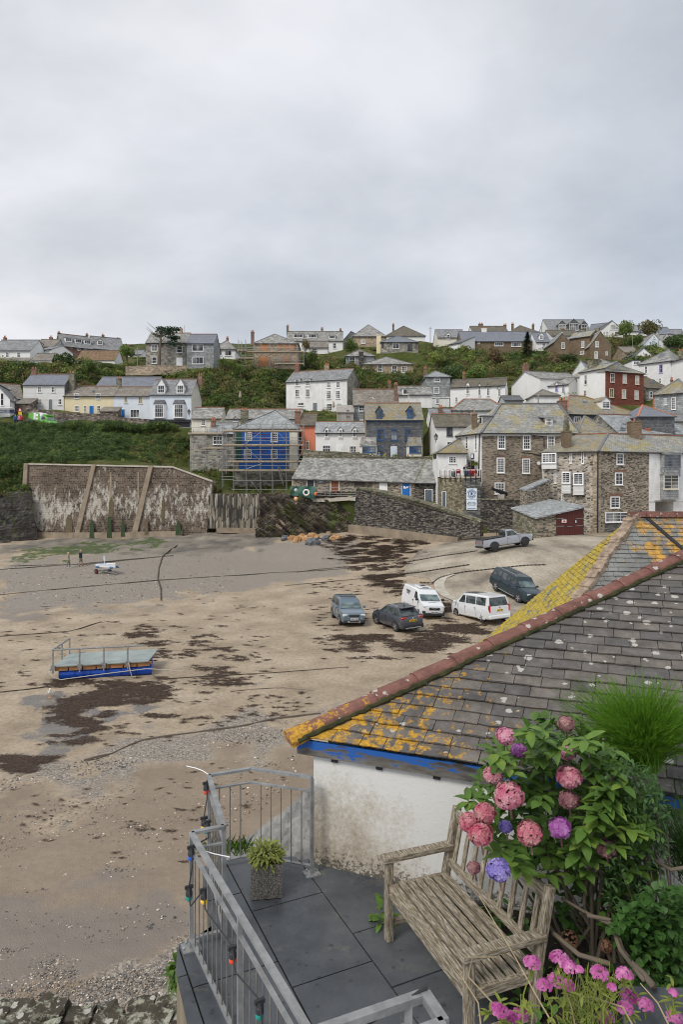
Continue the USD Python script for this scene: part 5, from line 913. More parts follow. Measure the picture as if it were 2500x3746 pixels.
ZZ=ZZ+(meshkit.fbm(np.stack([XX*.5,YY*.9,XX*0],-1),4,11)-.5)*.10+(meshkit.fbm(np.stack([XX*3.0+YY*1.2,YY*5.0,XX*0],-1),3,12)-.5)*.03+(meshkit.fbm(np.stack([XX*.7+YY*.5,YY*3.2-XX*.8,XX*0],-1),3,14)-.5)*.10*np.clip((24-YY)/8,0,1)
def soft(polys,w=40):
    m=np.zeros(XX.shape)
    jx,jy=520*(nz-.5)*np.clip((PXy-1850)/600,.15,2),170*(meshkit.fbm(np.stack([XX*.5,YY*.5,XX*0+5],-1),3,8)-.5)*np.clip((PXy-1850)/600,.12,2)
    for dx in (-.6,0,.6):
        for dy in (-.6,0,.6):
            s=np.clip((PXy-1850)/900,.08,1.2)*w;k=np.zeros(XX.shape,bool)
            for p in polys:k|=in_poly(PXx+jx+dx*s,PXy+jy+dy*s*.6,p)
            m+=k
    return m/9
zones={k:soft(v) for k,v in ZONES.items()}
rockm=zones['rock'];ZZ=ZZ+rockm*(.55*np.abs((meshkit.fbm(np.stack([XX*.22,YY*.8,XX*0],-1),4,21)-.42))*2.2-.12)
idx=np.arange(XX.size).reshape(XX.shape);Fq=np.stack([idx[:-1,:-1],idx[:-1,1:],idx[1:,1:],idx[1:,:-1]],-1).reshape(-1,4)
bv=np.stack([XX,YY,ZZ],-1).reshape(-1,3)
spec('sand',{'tc':('texture_coordinate',{}),'gp':('geometry',{}),'za':('attribute',{'attribute':'zone_a'}),'zb':('attribute',{'attribute':'zone_b'}),'sa':('separate_color',{}),'sb':('separate_color',{}),
    'n1':('noise_texture',{'scale':0.35,'detail':7.0,'roughness':0.6}),'r1':('rgb_ramp',{'ramp':[(0.3,(0.235,0.185,0.13)),(0.5,(0.335,0.27,0.195)),(0.7,(0.41,0.34,0.255))]}),
    'n2':('noise_texture',{'scale':5.0,'detail':8.0,'roughness':0.78}),'r2':('rgb_ramp',{'ramp':[(0.3,(0.62,)*3),(0.5,(1.0,)*3),(0.7,(1.3,)*3)]}),'mu':('mix',{'mix_type':'multiply','fac':1.0}),
    'vg':('voronoi_texture',{'scale':24.0,'feature':'f1','randomness':1.0}),'vs':('separate_color',{}),'vr':('rgb_ramp',{'ramp':[(0.05,(0.11,0.10,0.095)),(0.35,(0.2,0.175,0.15)),(0.7,(0.28,0.24,0.195)),(0.97,(0.40,0.36,0.3))]}),
    'gm':('mix',{}),'bm':('mix',{'color2':(0.205,0.16,0.12)}),'bf':('math',{'math_type':'multiply','value2':0.7}),'mm':('mix',{'color2':(0.19,0.165,0.145)}),'mf':('math',{'math_type':'multiply','value2':0.8}),
    'rr':('rgb_ramp',{'ramp':[(0.3,(0.075,0.072,0.068)),(0.5,(0.17,0.15,0.125)),(0.7,(0.27,0.235,0.19))]}),'rm':('mix',{}),'gn':('noise_texture',{'scale':0.9,'detail':6.0,'roughness':0.7}),'gg':('math',{'math_type':'multiply'}),'gr':('rgb_ramp',{'ramp':[(0.40,(0,0,0)),(0.5,(0.9,)*3)]}),'gx':('mix',{'color2':(0.055,0.085,0.022)}),
    'pm':('mix',{'color2':(0.16,0.145,0.13)}),'pf':('math',{'math_type':'multiply'}),'pr':('rgb_ramp',{'ramp':[(0.34,(0,0,0)),(0.5,(1,1,1))]}),'ro':('mix_float',{'a':0.8,'b':0.10}),'r5':('mix_float',{'b':0.5}),
    'b':('bump',{'strength':0.7,'distance':0.03}),'b2':('bump',{'strength':0.5,'distance':0.02}),'sp':('mix_float',{'a':0.25,'b':0.6}),'p':('principled_bsdf',{})},
    [('za.color','sa.color'),('zb.color','sb.color'),('gp.position','n1.vector'),('n1.fac','r1.fac'),('gp.position','n2.vector'),('n2.fac','r2.fac'),('r1.color','mu.color1'),('r2.color','mu.color2'),('gp.position','vg.vector'),('vg.color','vs.color'),('vs.r','vr.fac'),
     ('sa.g','bf.value1'),('bf.value','bm.fac'),('mu.color','bm.color1'),('sa.b','mf.value1'),('mf.value','mm.fac'),('bm.color','mm.color1'),('sa.r','gm.fac'),('mm.color','gm.color1'),('vr.color','gm.color2'),
     ('n1.fac','rr.fac'),('sb.g','rm.fac'),('gm.color','rm.color1'),('rr.color','rm.color2'),('gp.position','gn.vector'),('gn.fac','gg.value1'),('sb.r','gg.value2'),('gg.value','gr.fac'),('gr.color','gx.fac'),('rm.color','gx.color1'),
     ('gn.fac','pf.value1'),('sb.b','pf.value2'),('pf.value','pr.fac'),('pr.color','pm.fac'),('gx.color','pm.color1'),('pm.color','p.base_color'),('pr.color','ro.fac'),('mf.value','r5.fac'),('ro.result','r5.a'),('r5.result','p.roughness'),('pr.color','sp.fac'),('sp.result','p.specular_ior_level'),
     ('n2.fac','b.height'),('vg.distance','b2.height'),('b.normal','b2.normal'),('b2.normal','p.normal')])
bm_=usdkit.mesh(stage,'/World/beach',(bv,Fq),M('sand'),smooth=True);tag(bm_,kind='structure')
def primvar(m,name,a):UsdGeom.PrimvarsAPI(m).CreatePrimvar(name,Sdf.ValueTypeNames.Color3fArray,'vertex').Set(Vt.Vec3fArray.FromNumpy(np.ascontiguousarray(a,dtype=np.float32)))
primvar(bm_,'zone_a',np.stack([zones['gravel'],zones['brown'],zones['mud']],-1).reshape(-1,3));primvar(bm_,'zone_b',np.stack([zones['green'],zones['rock'],zones['pool']],-1).reshape(-1,3))

def drape(poly,hf,dz,cell,skirt=0.15):
    """a polygon in plan laid over a height function, cut into cells, with a skirt round its edge"""
    poly=Polygon(poly).buffer(0);x0,y0,x1,y1=poly.bounds;m=MB()
    for x in np.arange(x0,x1,cell):
        for y in np.arange(y0,y1,cell):
            g=poly.intersection(sbox(x,y,x+cell,y+cell))
            for q in getattr(g,'geoms',[g]):
                if q.geom_type !='Polygon' or q.area<1e-5:continue
                if len(q.interiors) or q.area<q.convex_hull.area*.985:
                    vv,ff=trimesh.creation.triangulate_polygon(q,engine='earcut');vv=np.asarray(vv)
                else:
                    vv=np.array(q.exterior.coords)[:-1]
                    if not q.exterior.is_ccw:vv=vv[::-1]
                    ff=np.array([[0,i,i+1] for i in range(1,len(vv)-1)])
                m.add(np.column_stack([vv,hf(vv[:,0],vv[:,1])+dz]),ff)
    if skirt:
        for pp in getattr(poly,'geoms',[poly]):
            c=np.array(pp.segmentize(cell).exterior.coords);z=hf(c[:,0],c[:,1])+dz
            for i in range(len(c)-1):a,b=np.append(c[i],z[i]),np.append(c[i+1],z[i+1]);m.poly([a-up3*skirt,b-up3*skirt,b,a] if pp.exterior.is_ccw else [b-up3*skirt,a-up3*skirt,a,b])
    return m
slip_px=[(1660,1979),(1757,1968),(1876,1964),(1960,1960),(2090,1960),(2160,1962),(2400,1958),(2600,1956),(2700,2330),(2100,2330),(1900,2292),(1765,2243),(1680,2214),(1625,2193),(1597,2170),(1590,2140),(1570,2118),(1525,2112),(1478,2103),(1490,2060),(1530,2020),(1590,2000)]
sp_=hit(slip_px)[:,:2]
spec('slip_concrete',{'tc':('texture_coordinate',{}),'g':('geometry',{}),'n':('noise_texture',{'scale':0.22,'detail':7.0,'roughness':0.62}),'r':('rgb_ramp',{'ramp':[(0.34,(0.15,0.13,0.105)),(0.46,(0.27,0.235,0.185)),(0.56,(0.36,0.315,0.25)),(0.7,(0.46,0.41,0.33))]}),
    'n2':('noise_texture',{'scale':5.0,'detail':6.0,'roughness':0.7}),'r2':('rgb_ramp',{'ramp':[(0.3,(0.75,)*3),(0.7,(1.18,)*3)]}),'mu':('mix',{'mix_type':'multiply','fac':1.0}),'m1':('mapping',{'rotation':(0,0,-0.45)}),'w':('wave_texture',{'wave_type':'bands','bands_direction':'y','scale':1.6,'distortion':1.2,'detail':2.0,'detail_scale':1.5}),
    'sx':('separate_xyz',{}),'ms':('map_range',{'from_min':12.5,'from_max':17.0,'to_min':0.0,'to_max':1.0,'clamp':True}),'wr':('rgb_ramp',{'ramp':[(0.2,(0.45,)*3),(0.5,(1,1,1))]}),'mw':('mix',{'mix_type':'multiply'}),'wm':('math',{'math_type':'multiply','value2':0.22}),
    'b':('bump',{'strength':0.6,'distance':0.03}),'p':('principled_bsdf',{'roughness':0.85,'specular_ior_level':0.25})},
    [('g.position','n.vector'),('n.fac','r.fac'),('g.position','n2.vector'),('n2.fac','r2.fac'),('r.color','mu.color1'),('r2.color','mu.color2'),('g.position','m1.vector'),('m1.vector','w.vector'),('g.position','sx.vector'),('sx.x','ms.value'),('ms.result','wm.value1'),('wm.value','mw.fac'),('w.fac','wr.fac'),('mu.color','mw.color1'),('wr.color','mw.color2'),('mw.color','p.base_color'),('n2.fac','b.height'),('b.normal','p.normal')])
drape(sp_,bfast,.09,1.2,.5).build('slipway','slip_concrete',kind='structure')
def strip_on(pts,w,dz,h=.02):
    c=hit(pts);m=MB();L=LineString(c[:,:2]);k=max(2,int(L.length/.6));q=np.array([L.interpolate(i/k,normalized=True).coords[0] for i in range(k+1)])
    t=np.gradient(q,axis=0);t/=np.linalg.norm(t,axis=1,keepdims=True);s=np.stack([-t[:,1],t[:,0]],1)*w/2;z=bfast(q[:,0],q[:,1])+dz
    for i in range(k):m.poly([[*(q[i]-s[i]),z[i]],[*(q[i+1]-s[i+1]),z[i+1]],[*(q[i+1]+s[i+1]),z[i+1]],[*(q[i]+s[i]),z[i]]][::1])
    return m
ed=thing('slip_kerb','pale smooth concrete edge along the curved foot of the slipway','kerb');m=strip_on([(1900,2283),(1765,2235),(1690,2207),(1638,2186),(1612,2165),(1606,2138),(1620,2118),(1655,2104)],.85,.13);m.build('edge','concrete',ed)

# ---- terrain of the village hillside ----
GROUND+=[tuple(P(*q)) for q in ((92,1700,101.5),(352,1703,101),(556,1708,100.5),(640,1712,100),(775,1762,99),(0,1545,121),(200,1545,121),(420,1548,121),(640,1560,119),(760,1640,108),(0,1700,104),(-200,1545,122),(-300,1700,104),
     (1000,1812,97.5),(1100,1816,94),(1300,1812,90.5),(1487,1822,90.5),(1583,1840,89.5),(1640,1880,88),(1720,1930,83),(1200,1818,94),(1350,1818,91),(1350,1820,93),(1420,1822,91.5),(1487,1830,93),(1540,1836,91),(1600,1850,91),(1640,1870,86.5),(1100,1822,96.5),(1000,1818,103),(900,1815,103),(1150,1822,93),(850,1815,99.5),(1200,1655,99.5),(1500,1678,97.5),(900,1490,126),(1000,1490,128),(860,1440,140),(560,1390,140),(100,1370,142),(300,1390,142),
     (1850,1340,150),(2000,1345,145),(1750,1330,152),(1650,1390,142),(1400,1370,140),(2200,1330,150),(2100,1420,132),(2350,1300,160),(2480,1290,165),(1900,1420,138),(1500,1280,162),(1280,1300,158))]
GROUND+=[(x,240,60) for x in range(-150,200,50)]+[(x,420,66) for x in range(-220,260,80)]+[(-110,130,26),(-110,170,40),(120,100,14),(120,150,36),(130,200,52),(100,80,8)]
gp=np.array(GROUND);_,ui=np.unique(np.round(gp[:,:2]/1.2),axis=0,return_index=True);gp=gp[ui]
_trbf=RBFInterpolator(gp[:,:2],gp[:,2],smoothing=0.25,kernel='linear',neighbors=60)
tx=np.linspace(-170,190,150);ty=np.concatenate([np.linspace(86,215,160),np.linspace(218,430,30)]);TG=_trbf(np.stack([g.ravel() for g in np.meshgrid(tx,ty)],1)).reshape(len(ty),len(tx))
_TI=RegularGridInterpolator((ty,tx),TG,bounds_error=False,fill_value=None)
def tz(x,y):return _TI(np.stack([np.asarray(y,float),np.asarray(x,float)],-1))
# front edge of the hill follows the sea walls
fe=np.array([P(q[0],0,q[1])[:2] for q in ((-400,104),(60,103),(92,102.6),(352,102.2),(556,101.8),(640,101.2),(775,99.6),(1060,97.5),(1080,95),(1300,90.2),(1320,90.0),(1500,87),(1640,85.6),(1720,83.5),(1763,84.5),(1990,83),(2000,88),(2700,92))]);
def yfront(x):return np.interp(x,fe[:,0],fe[:,1])
gx=np.linspace(-165,185,240);vv_=np.concatenate([np.linspace(0,.32,110),np.linspace(.325,1,70)]);GX,VV=np.meshgrid(gx,np.concatenate([[-.001],vv_]),indexing='ij');GY=yfront(GX)+VV*(425-yfront(GX))
GZ=tz(GX,GY)+(meshkit.fbm(np.stack([GX*.25,GY*.25,GX*0],-1),4,31)-.5)*.7
GZ[:,0]-=12
idx=np.arange(GX.size).reshape(GX.shape);Ft=np.stack([idx[:-1,:-1],idx[1:,:-1],idx[1:,1:],idx[:-1,1:]],-1).reshape(-1,4)
spec('hill_ground',{'g':('geometry',{}),'n':('noise_texture',{'scale':0.25,'detail':8.0,'roughness':0.65}),'r':('rgb_ramp',{'ramp':[(0.3,(0.03,0.04,0.012)),(0.5,(0.06,0.075,0.02)),(0.62,(0.11,0.10,0.045)),(0.75,(0.10,0.13,0.035))]}),'b':('bump',{'strength':1.0,'distance':0.4}),'p':('principled_bsdf',{'roughness':0.9,'specular_ior_level':0.1})},
     [('g.position','n.vector'),('n.fac','r.fac'),('r.color','p.base_color'),('n.fac','b.height'),('b.normal','p.normal')])
tm_=usdkit.mesh(stage,'/World/hillside',(np.stack([GX,GY,GZ],-1).reshape(-1,3),Ft),M('hill_ground'),smooth=True);tag(tm_,kind='structure')
# lane in front of the lower row of houses, street wall and garden walls
plain('asphalt',(0.07,0.068,0.066),0.85,0.2,2.0)
lane=[(-58,117.5),(-20,117.5),(-20,121.5),(-58,121.5)]
drape(lane,tz,.06,2.0,.5).build('lane','asphalt',kind='structure')
def stone_run(name,label,K,pts,thick,mat,cope=None,drop=1.5,cat='wall'):
    t=thing(name,label,cat);m=MB();cp=MB()
    for (x0,y0,D0),(x1,y1,D1) in zip(pts,pts[1:]):
        a,b=Q(K,x0,y0,D0),Q(K,x1,y1,D1);d=unit((b-a)*[1,1,0]);n_=np.array([d[1],-d[0],0]);za,zb_=min(a[2],b[2])-drop,0
        m.prism([down(a,za),down(b,za),b,a],-n_*thick);h=up3*.14
        cp.prism([a+n_*.05,b+n_*.05,b+n_*.05+h,a+n_*.05+h],-n_*(thick+.1))
    m.build('masonry',mat,t);cp.build('coping',cope or mat,t);return t
stone_run('garden_wall','rough stone garden wall along the lane in front of the white and yellow cottages',Z1,[(160,690,121.6),(240,682,121.6),(330,690,121.6),(425,712,121.6),(845,722,121.6)],.5,'garden_stone',drop=2.6)
stone_run('garden_wall','rough stone garden wall in front of the blue-white cottage',Z1,[(845,742,121.4),(940,752,121.4),(1070,758,121.4)],.5,'garden_stone',drop=2.2)
stone_run('garden_wall','stone garden wall below the tall grey stone house',Z1,[(900,378,149),(1100,372,149),(1345,374,149)],.5,'stone_tan',drop=1.8)
stone_run('street_wall','mossy stone street wall above the long shed roof',Z5,[(1030,512,98.6),(1250,528,98.2),(1568,545,97.6)],.6,'moss_stone',drop=2.0)
stone_run('street_wall','mossy stone street wall in front of the blue-windowed slate house',Z6,[(150,494,97.6),(420,505,97),(750,498,96)],.6,'moss_stone',drop=2.0)

pth_=[P(x,0,d)[:2] for x,d in ((1085,94.6),(1085,93.2),(1310,89.6),(1500,86.4),(1650,84.6),(1700,84),(1700,87),(1640,89),(1500,91.5),(1310,92.6))]
drape(pth_,tz,.12,1.5,.4).build('path','concrete',kind='structure')
# ================= greenery of the hillside =================
leafy('leaf_mid',(0.125,0.18,0.042),.55);leafy('leaf_dark',(0.066,0.105,0.03));leafy('leaf_lime',(0.20,0.24,0.06));leafy('leaf_olive',(0.17,0.16,0.058));leafy('leaf_brown',(0.17,0.125,0.06));leafy('leaf_pine',(0.03,0.055,0.026));leafy('leaf_hedge',(0.075,0.118,0.032))
plain('bark',(0.12,0.095,0.07),0.9,0.3,4.0)
def leaf_cloud(n,size,seed,lumps=6,flat=1.0,shell=.55):
    """leaf-sized faces gathered in clumps through the volume of a unit crown"""
    r=np.random.default_rng(seed);c=r.normal(size=(lumps,3));c/=np.linalg.norm(c,axis=1,keepdims=True);c*=r.uniform(.25,.62,(lumps,1));c[:,2]=np.abs(c[:,2])*1.1+.1;rad=r.uniform(.32,.55,lumps)
    k=r.integers(0,lumps,n);d=r.normal(size=(n,3));d/=np.linalg.norm(d,axis=1,keepdims=True);p=c[k]+d*(rad[k]*r.uniform(shell,1.0,n)**.5)[:,None];p[:,2]*=flat
    nrm=d*.8+r.normal(size=(n,3))*.7+[0,0,.3];nrm/=np.linalg.norm(nrm,axis=1,keepdims=True);a=np.cross(nrm,r.normal(size=(n,3)));a/=np.linalg.norm(a,axis=1,keepdims=True);b=np.cross(nrm,a);s=size*r.uniform(.6,1.3,(n,1))
    V=np.stack([p-a*s,p+b*s*.55,p+a*s,p-b*s*.55],1).reshape(-1,3);F=np.arange(n*4).reshape(-1,4);return V,F
def instancer(name,label,protos,pos,idx,scl,rz,cat='greenery',kind='stuff',tilt=None):
    pi=UsdGeom.PointInstancer.Define(stage,pname('/World',name));base=str(pi.GetPath());tg=[]
    for k,(v,f,mt) in enumerate(protos):
        T=MB().add(v,f);vv,ff=T.arr();m=usdkit.mesh(stage,f'{base}/shape_{k:03d}' if k else f'{base}/shape',trimesh.Trimesh(vv,ff,process=False),M(mt));tg.append(m.GetPath())
    pi.CreatePrototypesRel().SetTargets(tg);n=len(pos)
    pi.CreatePositionsAttr(Vt.Vec3fArray.FromNumpy(np.asarray(pos,np.float32)));pi.CreateProtoIndicesAttr(Vt.IntArray.FromNumpy(np.asarray(idx,np.int32)));s=np.asarray(scl,np.float32);s=np.repeat(s[:,None],3,1) if s.ndim==1 else s;pi.CreateScalesAttr(Vt.Vec3fArray.FromNumpy(np.ascontiguousarray(s)))
    h=np.asarray(rz)/2;pi.CreateOrientationsAttr(Vt.QuathArray([Gf.Quath(float(math.cos(a)),0,0,float(math.sin(a))) for a in h]));tag(pi.GetPrim(),label,cat,kind=kind);return pi
_tt=np.linspace(94,300,900)
def hill_hit(pts):
    out=[]
    for x,y in pts:
        d=ray(x,y);X,Z=d[0]*_tt,EZ+d[2]*_tt;k=int(np.argmax((Z<tz(X,_tt))&(_tt>yfront(X))));f=rv.random();out.append([X[k]+d[0]*.2*f,_tt[k]+.2*f,Z[k]+d[2]*.2*f])
    return np.array(out)
def sample_poly(poly,n,r):
    poly=np.asarray(poly,float);lo,hi=poly.min(0),poly.max(0);out=np.zeros((0,2))
    while len(out)<n:q=r.uniform(lo,hi,(n*2,2));out=np.vstack([out,q[in_poly(q[:,0],q[:,1],poly)]])
    return out[:n]
rv=np.random.default_rng(5)
MATS=['leaf_mid','leaf_dark','leaf_lime','leaf_olive','leaf_brown'];PROT=[(*leaf_cloud(620,.085,40+i),mt) for i,mt in enumerate(MATS)]+[(*leaf_cloud(620,.085,50+i),mt) for i,mt in enumerate(MATS)]
def D_(*p):return [(x*1.59439,y*1.59439) for x,y in p]
AREAS=[(D_((0,836),(60,838),(110,845),(200,838),(270,845),(330,850),(470,862),(486,850),(480,880),(440,872),(300,862),(160,872),(60,880),(0,882)),330,1.3,2.4,(.3,.3,.15,.2,.05)),
         (D_((488,848),(560,850),(660,858),(668,900),(655,940),(560,938),(490,930),(476,900)),360,1.3,2.4,(.35,.35,.1,.2,0)),(D_((500,925),(640,925),(660,945),(650,952),(500,945)),70,.7,1.2,(.2,.2,.1,.4,.1)),
         (D_((700,820),(790,830),(820,850),(850,865),(950,862),(1010,830),(1100,832),(1270,838),(1330,850),(1290,868),(1180,858),(1100,868),(1000,862),(905,892),(835,895),(828,870),(760,850),(700,848)),620,1.2,2.4,(.3,.35,.12,.15,.08)),
         (D_((1000,800),(1090,812),(1250,815),(1270,832),(1000,830)),170,1.3,2.3,(.3,.3,.1,.2,.1)),(D_((690,935),(745,940),(750,955),(700,955)),30,.7,1.2,(.3,.3,.2,.2,0)),(D_((1255,840),(1330,880),(1330,920),(1290,930),(1250,880)),90,.8,1.6,(.3,.2,.2,.2,.1)),
         (D_((1395,790),(1500,800),(1540,812),(1480,830),(1400,820)),140,1.2,2.4,(.3,.4,.15,.15,0)),(D_((1010,815),(1080,805),(1120,815),(1060,835)),60,1,2,(.2,.4,.3,.1,0))]
pos,idx,scl=[],[],[]
for poly,n,r0,r1,w in AREAS:
    p=hill_hit(sample_poly(poly,n,rv));pos.append(p-[0,0,.5]);k=rv.choice(5,n,p=np.array(w)/sum(w));idx.append(k+5*rv.integers(0,2,n));s=rv.uniform(r0,r1,n);scl.append(np.stack([s,s,s*rv.uniform(.7,1.1,n)],1))
p=hill_hit(sample_poly(D_((0,800),(330,790),(640,800),(800,790),(1000,790),(1270,800),(1400,780),(1568,760),(1568,930),(1280,945),(1150,960),(700,960),(480,950),(0,925)),3200,rv));ok=np.ones(len(p),bool)
for A_,u_,n_,L_f,dp in FEET:q=p[:,:2]-A_;s_,e_=q @ u_,q @ n_;ok&=~((s_>-.8)&(s_<L_f+.8)&(e_>-3.2)&(e_<dp+.6))
p=p[ok];k=len(p);pos.append(p-[0,0,.3]);idx.append(rv.integers(0,10,k));s=rv.uniform(.5,1.45,k);scl.append(np.stack([s,s,s*.8],1))
instancer('hillside_scrub','bushes and brambles covering the slopes between the houses',PROT,np.vstack(pos),np.concatenate(idx),np.vstack(scl),rv.uniform(0,6.28,sum(map(len,pos))))
# hedge bank above the sea wall
HP=[(*leaf_cloud(900,.10,70,9),'leaf_hedge'),(*leaf_cloud(900,.10,71,9),'leaf_hedge'),(*leaf_cloud(700,.09,72),'leaf_olive'),(*leaf_cloud(700,.09,73),'leaf_lime'),(*leaf_cloud(700,.09,74),'leaf_mid')]
HA=[([(-60,1562),(200,1556),(430,1552),(470,1600),(440,1690),(90,1690),(60,1720),(-60,1760)],800,1.0,1.5,(.46,.46,0,0,.08)),([(430,1552),(640,1572),(700,1610),(690,1640),(560,1690),(440,1690),(470,1600)],300,.7,1.2,(.2,.2,.3,.1,.2)),([(560,1640),(760,1660),(790,1740),(770,1760),(640,1705),(540,1698)],220,.5,.9,(.05,.05,.5,.3,.1)),
      ([(760,1650),(850,1700),(1000,1790),(960,1812),(800,1800),(770,1740)],120,.5,.9,(.1,.1,.4,.2,.2)),([(0,1440+45),(70,1497),(150,1540),(60,1552),(0,1548)],0,.8,1.1,(.3,.3,.1,.3,0)),([(0,1700),(110,1700),(130,1780),(90,1850),(0,1830)],120,.6,1.0,(.5,.3,.1,.1,0))]
x_=np.linspace(-60,640,95);top_=np.array([P(x,1549+6*math.sin(x*.04),116.2) for x in x_]);cl_=np.array([P(rv.uniform(-60,112),1800+rv.uniform(-12,22),100.6) for i in range(60)]);pos,idx,scl=[top_-[0,0,.95],cl_],[rv.choice([0,1,4],95),rv.choice([0,2,3,4],60)],[np.stack([rv.uniform(1.0,1.25,95)]*3,1),np.stack([rv.uniform(.5,.9,60)]*3,1)]
for poly,n,r0,r1,w in HA:
    if not n:continue
    p=hill_hit(sample_poly(poly,n,rv));pos.append(p-[0,0,.35]);idx.append(rv.choice(5,n,p=np.array(w)/sum(w)));s=rv.uniform(r0,r1,n);scl.append(np.stack([s,s,s*.85],1))
instancer('hedge_bank','dense dark green hedge and grass bank above the great sea wall',HP,np.vstack(pos),np.concatenate(idx),np.vstack(scl),rv.uniform(0,6.28,sum(map(len,pos))),'hedge')
# low clipped hedge on the lane edge, separate plants and trees
def tree(name,label,xy,h,r,mat,seed,trunk=.35,kind='round',D=None,lean=0.0,cat='tree',n=1500,group=None):
    b=P(xy[0],xy[1],D) if D else hill_hit([xy])[0];t=thing(name,label,cat,b,group=group);q=np.random.default_rng(seed)
    top=np.array([lean*h,0,h]);m=MB();k=np.linspace(0,1,6);ax=np.stack([lean*h*k**1.5,.1*np.sin(3*k),h*k*(.9 if kind !='round' else .6)],1);ax[0,2]=-.6
    m.tube(ax,trunk*(1-.75*k)*max(.5,r/3),7)
    for i in range(7):f=q.uniform(.62 if kind=='pine' else .35,.95);o=np.array([np.interp(f,k,ax[:,j]) for j in range(3)]);a=q.uniform(0,6.28);m.tube([o,o+[math.cos(a)*r*.4,math.sin(a)*r*.4,h*.1],o+[math.cos(a)*r*.75,math.sin(a)*r*.75,h*.22]],[.09,.06,.02],5)
    m.build('trunk','bark',t)
    if kind=='round':v,f=leaf_cloud(n,.075,seed,11,1.0);v=v*[r,r,h*.62]+[lean*h*.6,0,h*.22]
    elif kind=='cone':
        V=[];F=[]
        for i in range(n//3):z=q.uniform(.05,1)**.8;rr=r*(1-z)**.9*q.uniform(.35,1)*(1+.25*math.sin(z*40));a=q.uniform(0,6.28);c=np.array([rr*math.cos(a),rr*math.sin(a),z*h]);d=np.array([math.cos(a),math.sin(a),-.25])*r*.26;s=np.array([-math.sin(a),math.cos(a),.2])*r*.07;V+=[c-d*.4-s,c+d,c-d*.4+s];F.append([3*i,3*i+1,3*i+2])
        v,f=np.array(V),np.array(F)
    else:
        v,f=[],[];nn=0
        for i in range(14):
            z=q.uniform(.5,1.0);c=np.array([lean*h*z+q.uniform(-1,1)*r*(.75-.35*z)+.25*r,q.uniform(-.4,.4)*r,z*h]);a_,b_=leaf_cloud(n//14,.11,seed+i,4,.35);a_=a_*[r*.5,r*.5,r*.45]+c;v.append(a_);f.append(b_+nn);nn+=len(a_)
        v,f=np.vstack(v),np.vstack(f)
    MB().add(v,f).build('crown',mat,t);return t
S=1.59439
tree('pine_tree','wind-shaped dark pine leaning in front of the tall grey stone house',(582,1345),9.5,4.2,'leaf_pine',3,.3,'pine',D=149.5,lean=.06)
tree('evergreen_tree','large round dark evergreen left of the rust-roofed garage',(230,1362),5.2,2.9,'leaf_dark',5,n=2600,D=147)
tree('conifer_tree','bluish conifer with tiered branches in front of the long brick bungalow',(1932,1310),5.8,1.8,'leaf_pine',6,.3,'cone',n=2600,D=152)
tree('brown_tree','tall brownish tree in front of the brown brick house',(2030,1370),6.1,2.1,'leaf_brown',7,n=2200,D=146)
tree('evergreen_tree','dark green tree between the conifer and the brown tree',(1955,1365),3.2,1.9,'leaf_dark',8,n=1600,D=146)
tree('flowering_shrub','pale creamy flowered shrub tree left of the conifer',(1810,1335),4.5,2.4,'leaf_brown',9,n=2000,D=150)
tree('shrub','round bush with pale yellowish flowers on the mid hillside',(1600,1330),3.0,2.6,'leaf_lime',10,n=1800,D=150,cat='shrub')
tree('green_tree','bright green tree beside the white glazed gable house',(2292,1232),5.4,2.5,'leaf_mid',11,n=2000,D=176)
tree('brown_tree','broad brownish tree on the skyline right of the bright green tree',(2378,1232),5.6,3.1,'leaf_olive',12,n=2000,D=180)
tree('green_tree','rounded green tree below the glazed gable on the right hillside',(2250,1290),5.0,2.6,'leaf_olive',13,n=2000,D=165)
tree('green_tree','green tree above the pale gabled house',(2325,1275),4.0,2.6,'leaf_mid',14,n=1800,D=170)
tree('shrub','dark green clump on the slope right of the pale gabled house',(2470,1275),4.3,3.1,'leaf_dark',15,n=2000,D=162,cat='shrub')
tree('shrub','dark clipped bank below the brown brick house',(2080,1330),2.3,2.9,'leaf_dark',16,n=1600,D=146,cat='shrub')
tree('green_tree','green tree beside the skyline scaffolding left of the slate bungalow',(1135,1335),4.0,2.1,'leaf_mid',17,n=1800,D=155)
tree('green_tree','bright green rounded tree right of the hillside scaffolding',(1195,1360),3.3,2.5,'leaf_lime',18,n=1800,D=148)
tree('shrub','tall brown bush behind the hillside scaffolding',(1118,1288),3.6,1.6,'leaf_brown',19,n=1200,D=166,cat='shrub')
tree('green_tree','green tree in front of the stone pyramid-roofed house',(1285,1290),4.3,2.2,'leaf_mid',20,n=1800,D=170)
tree('green_tree','dark tree behind the gable of the white three-storey house',(1345,1420),5.8,2.5,'leaf_mid',21,n=2000,D=146)
tree('evergreen_tree','rounded tree on the left hillside below the brick terrace houses',(330,1372),4.0,2.2,'leaf_mid',22,n=1600,D=146)
tree('evergreen_tree','rounded tree beside the distant house with the utility pole',(465,1312),3.9,2.2,'leaf_mid',23,n=1500,D=158)
tree('green_tree','green tree left of the slate tower house',(1650,1395),4.2,2.5,'leaf_dark',24,n=1700,D=140)
tree('green_tree','green tree behind the white row with dormers',(1740,1392),3.7,2.6,'leaf_mid',25,n=1700,D=140)
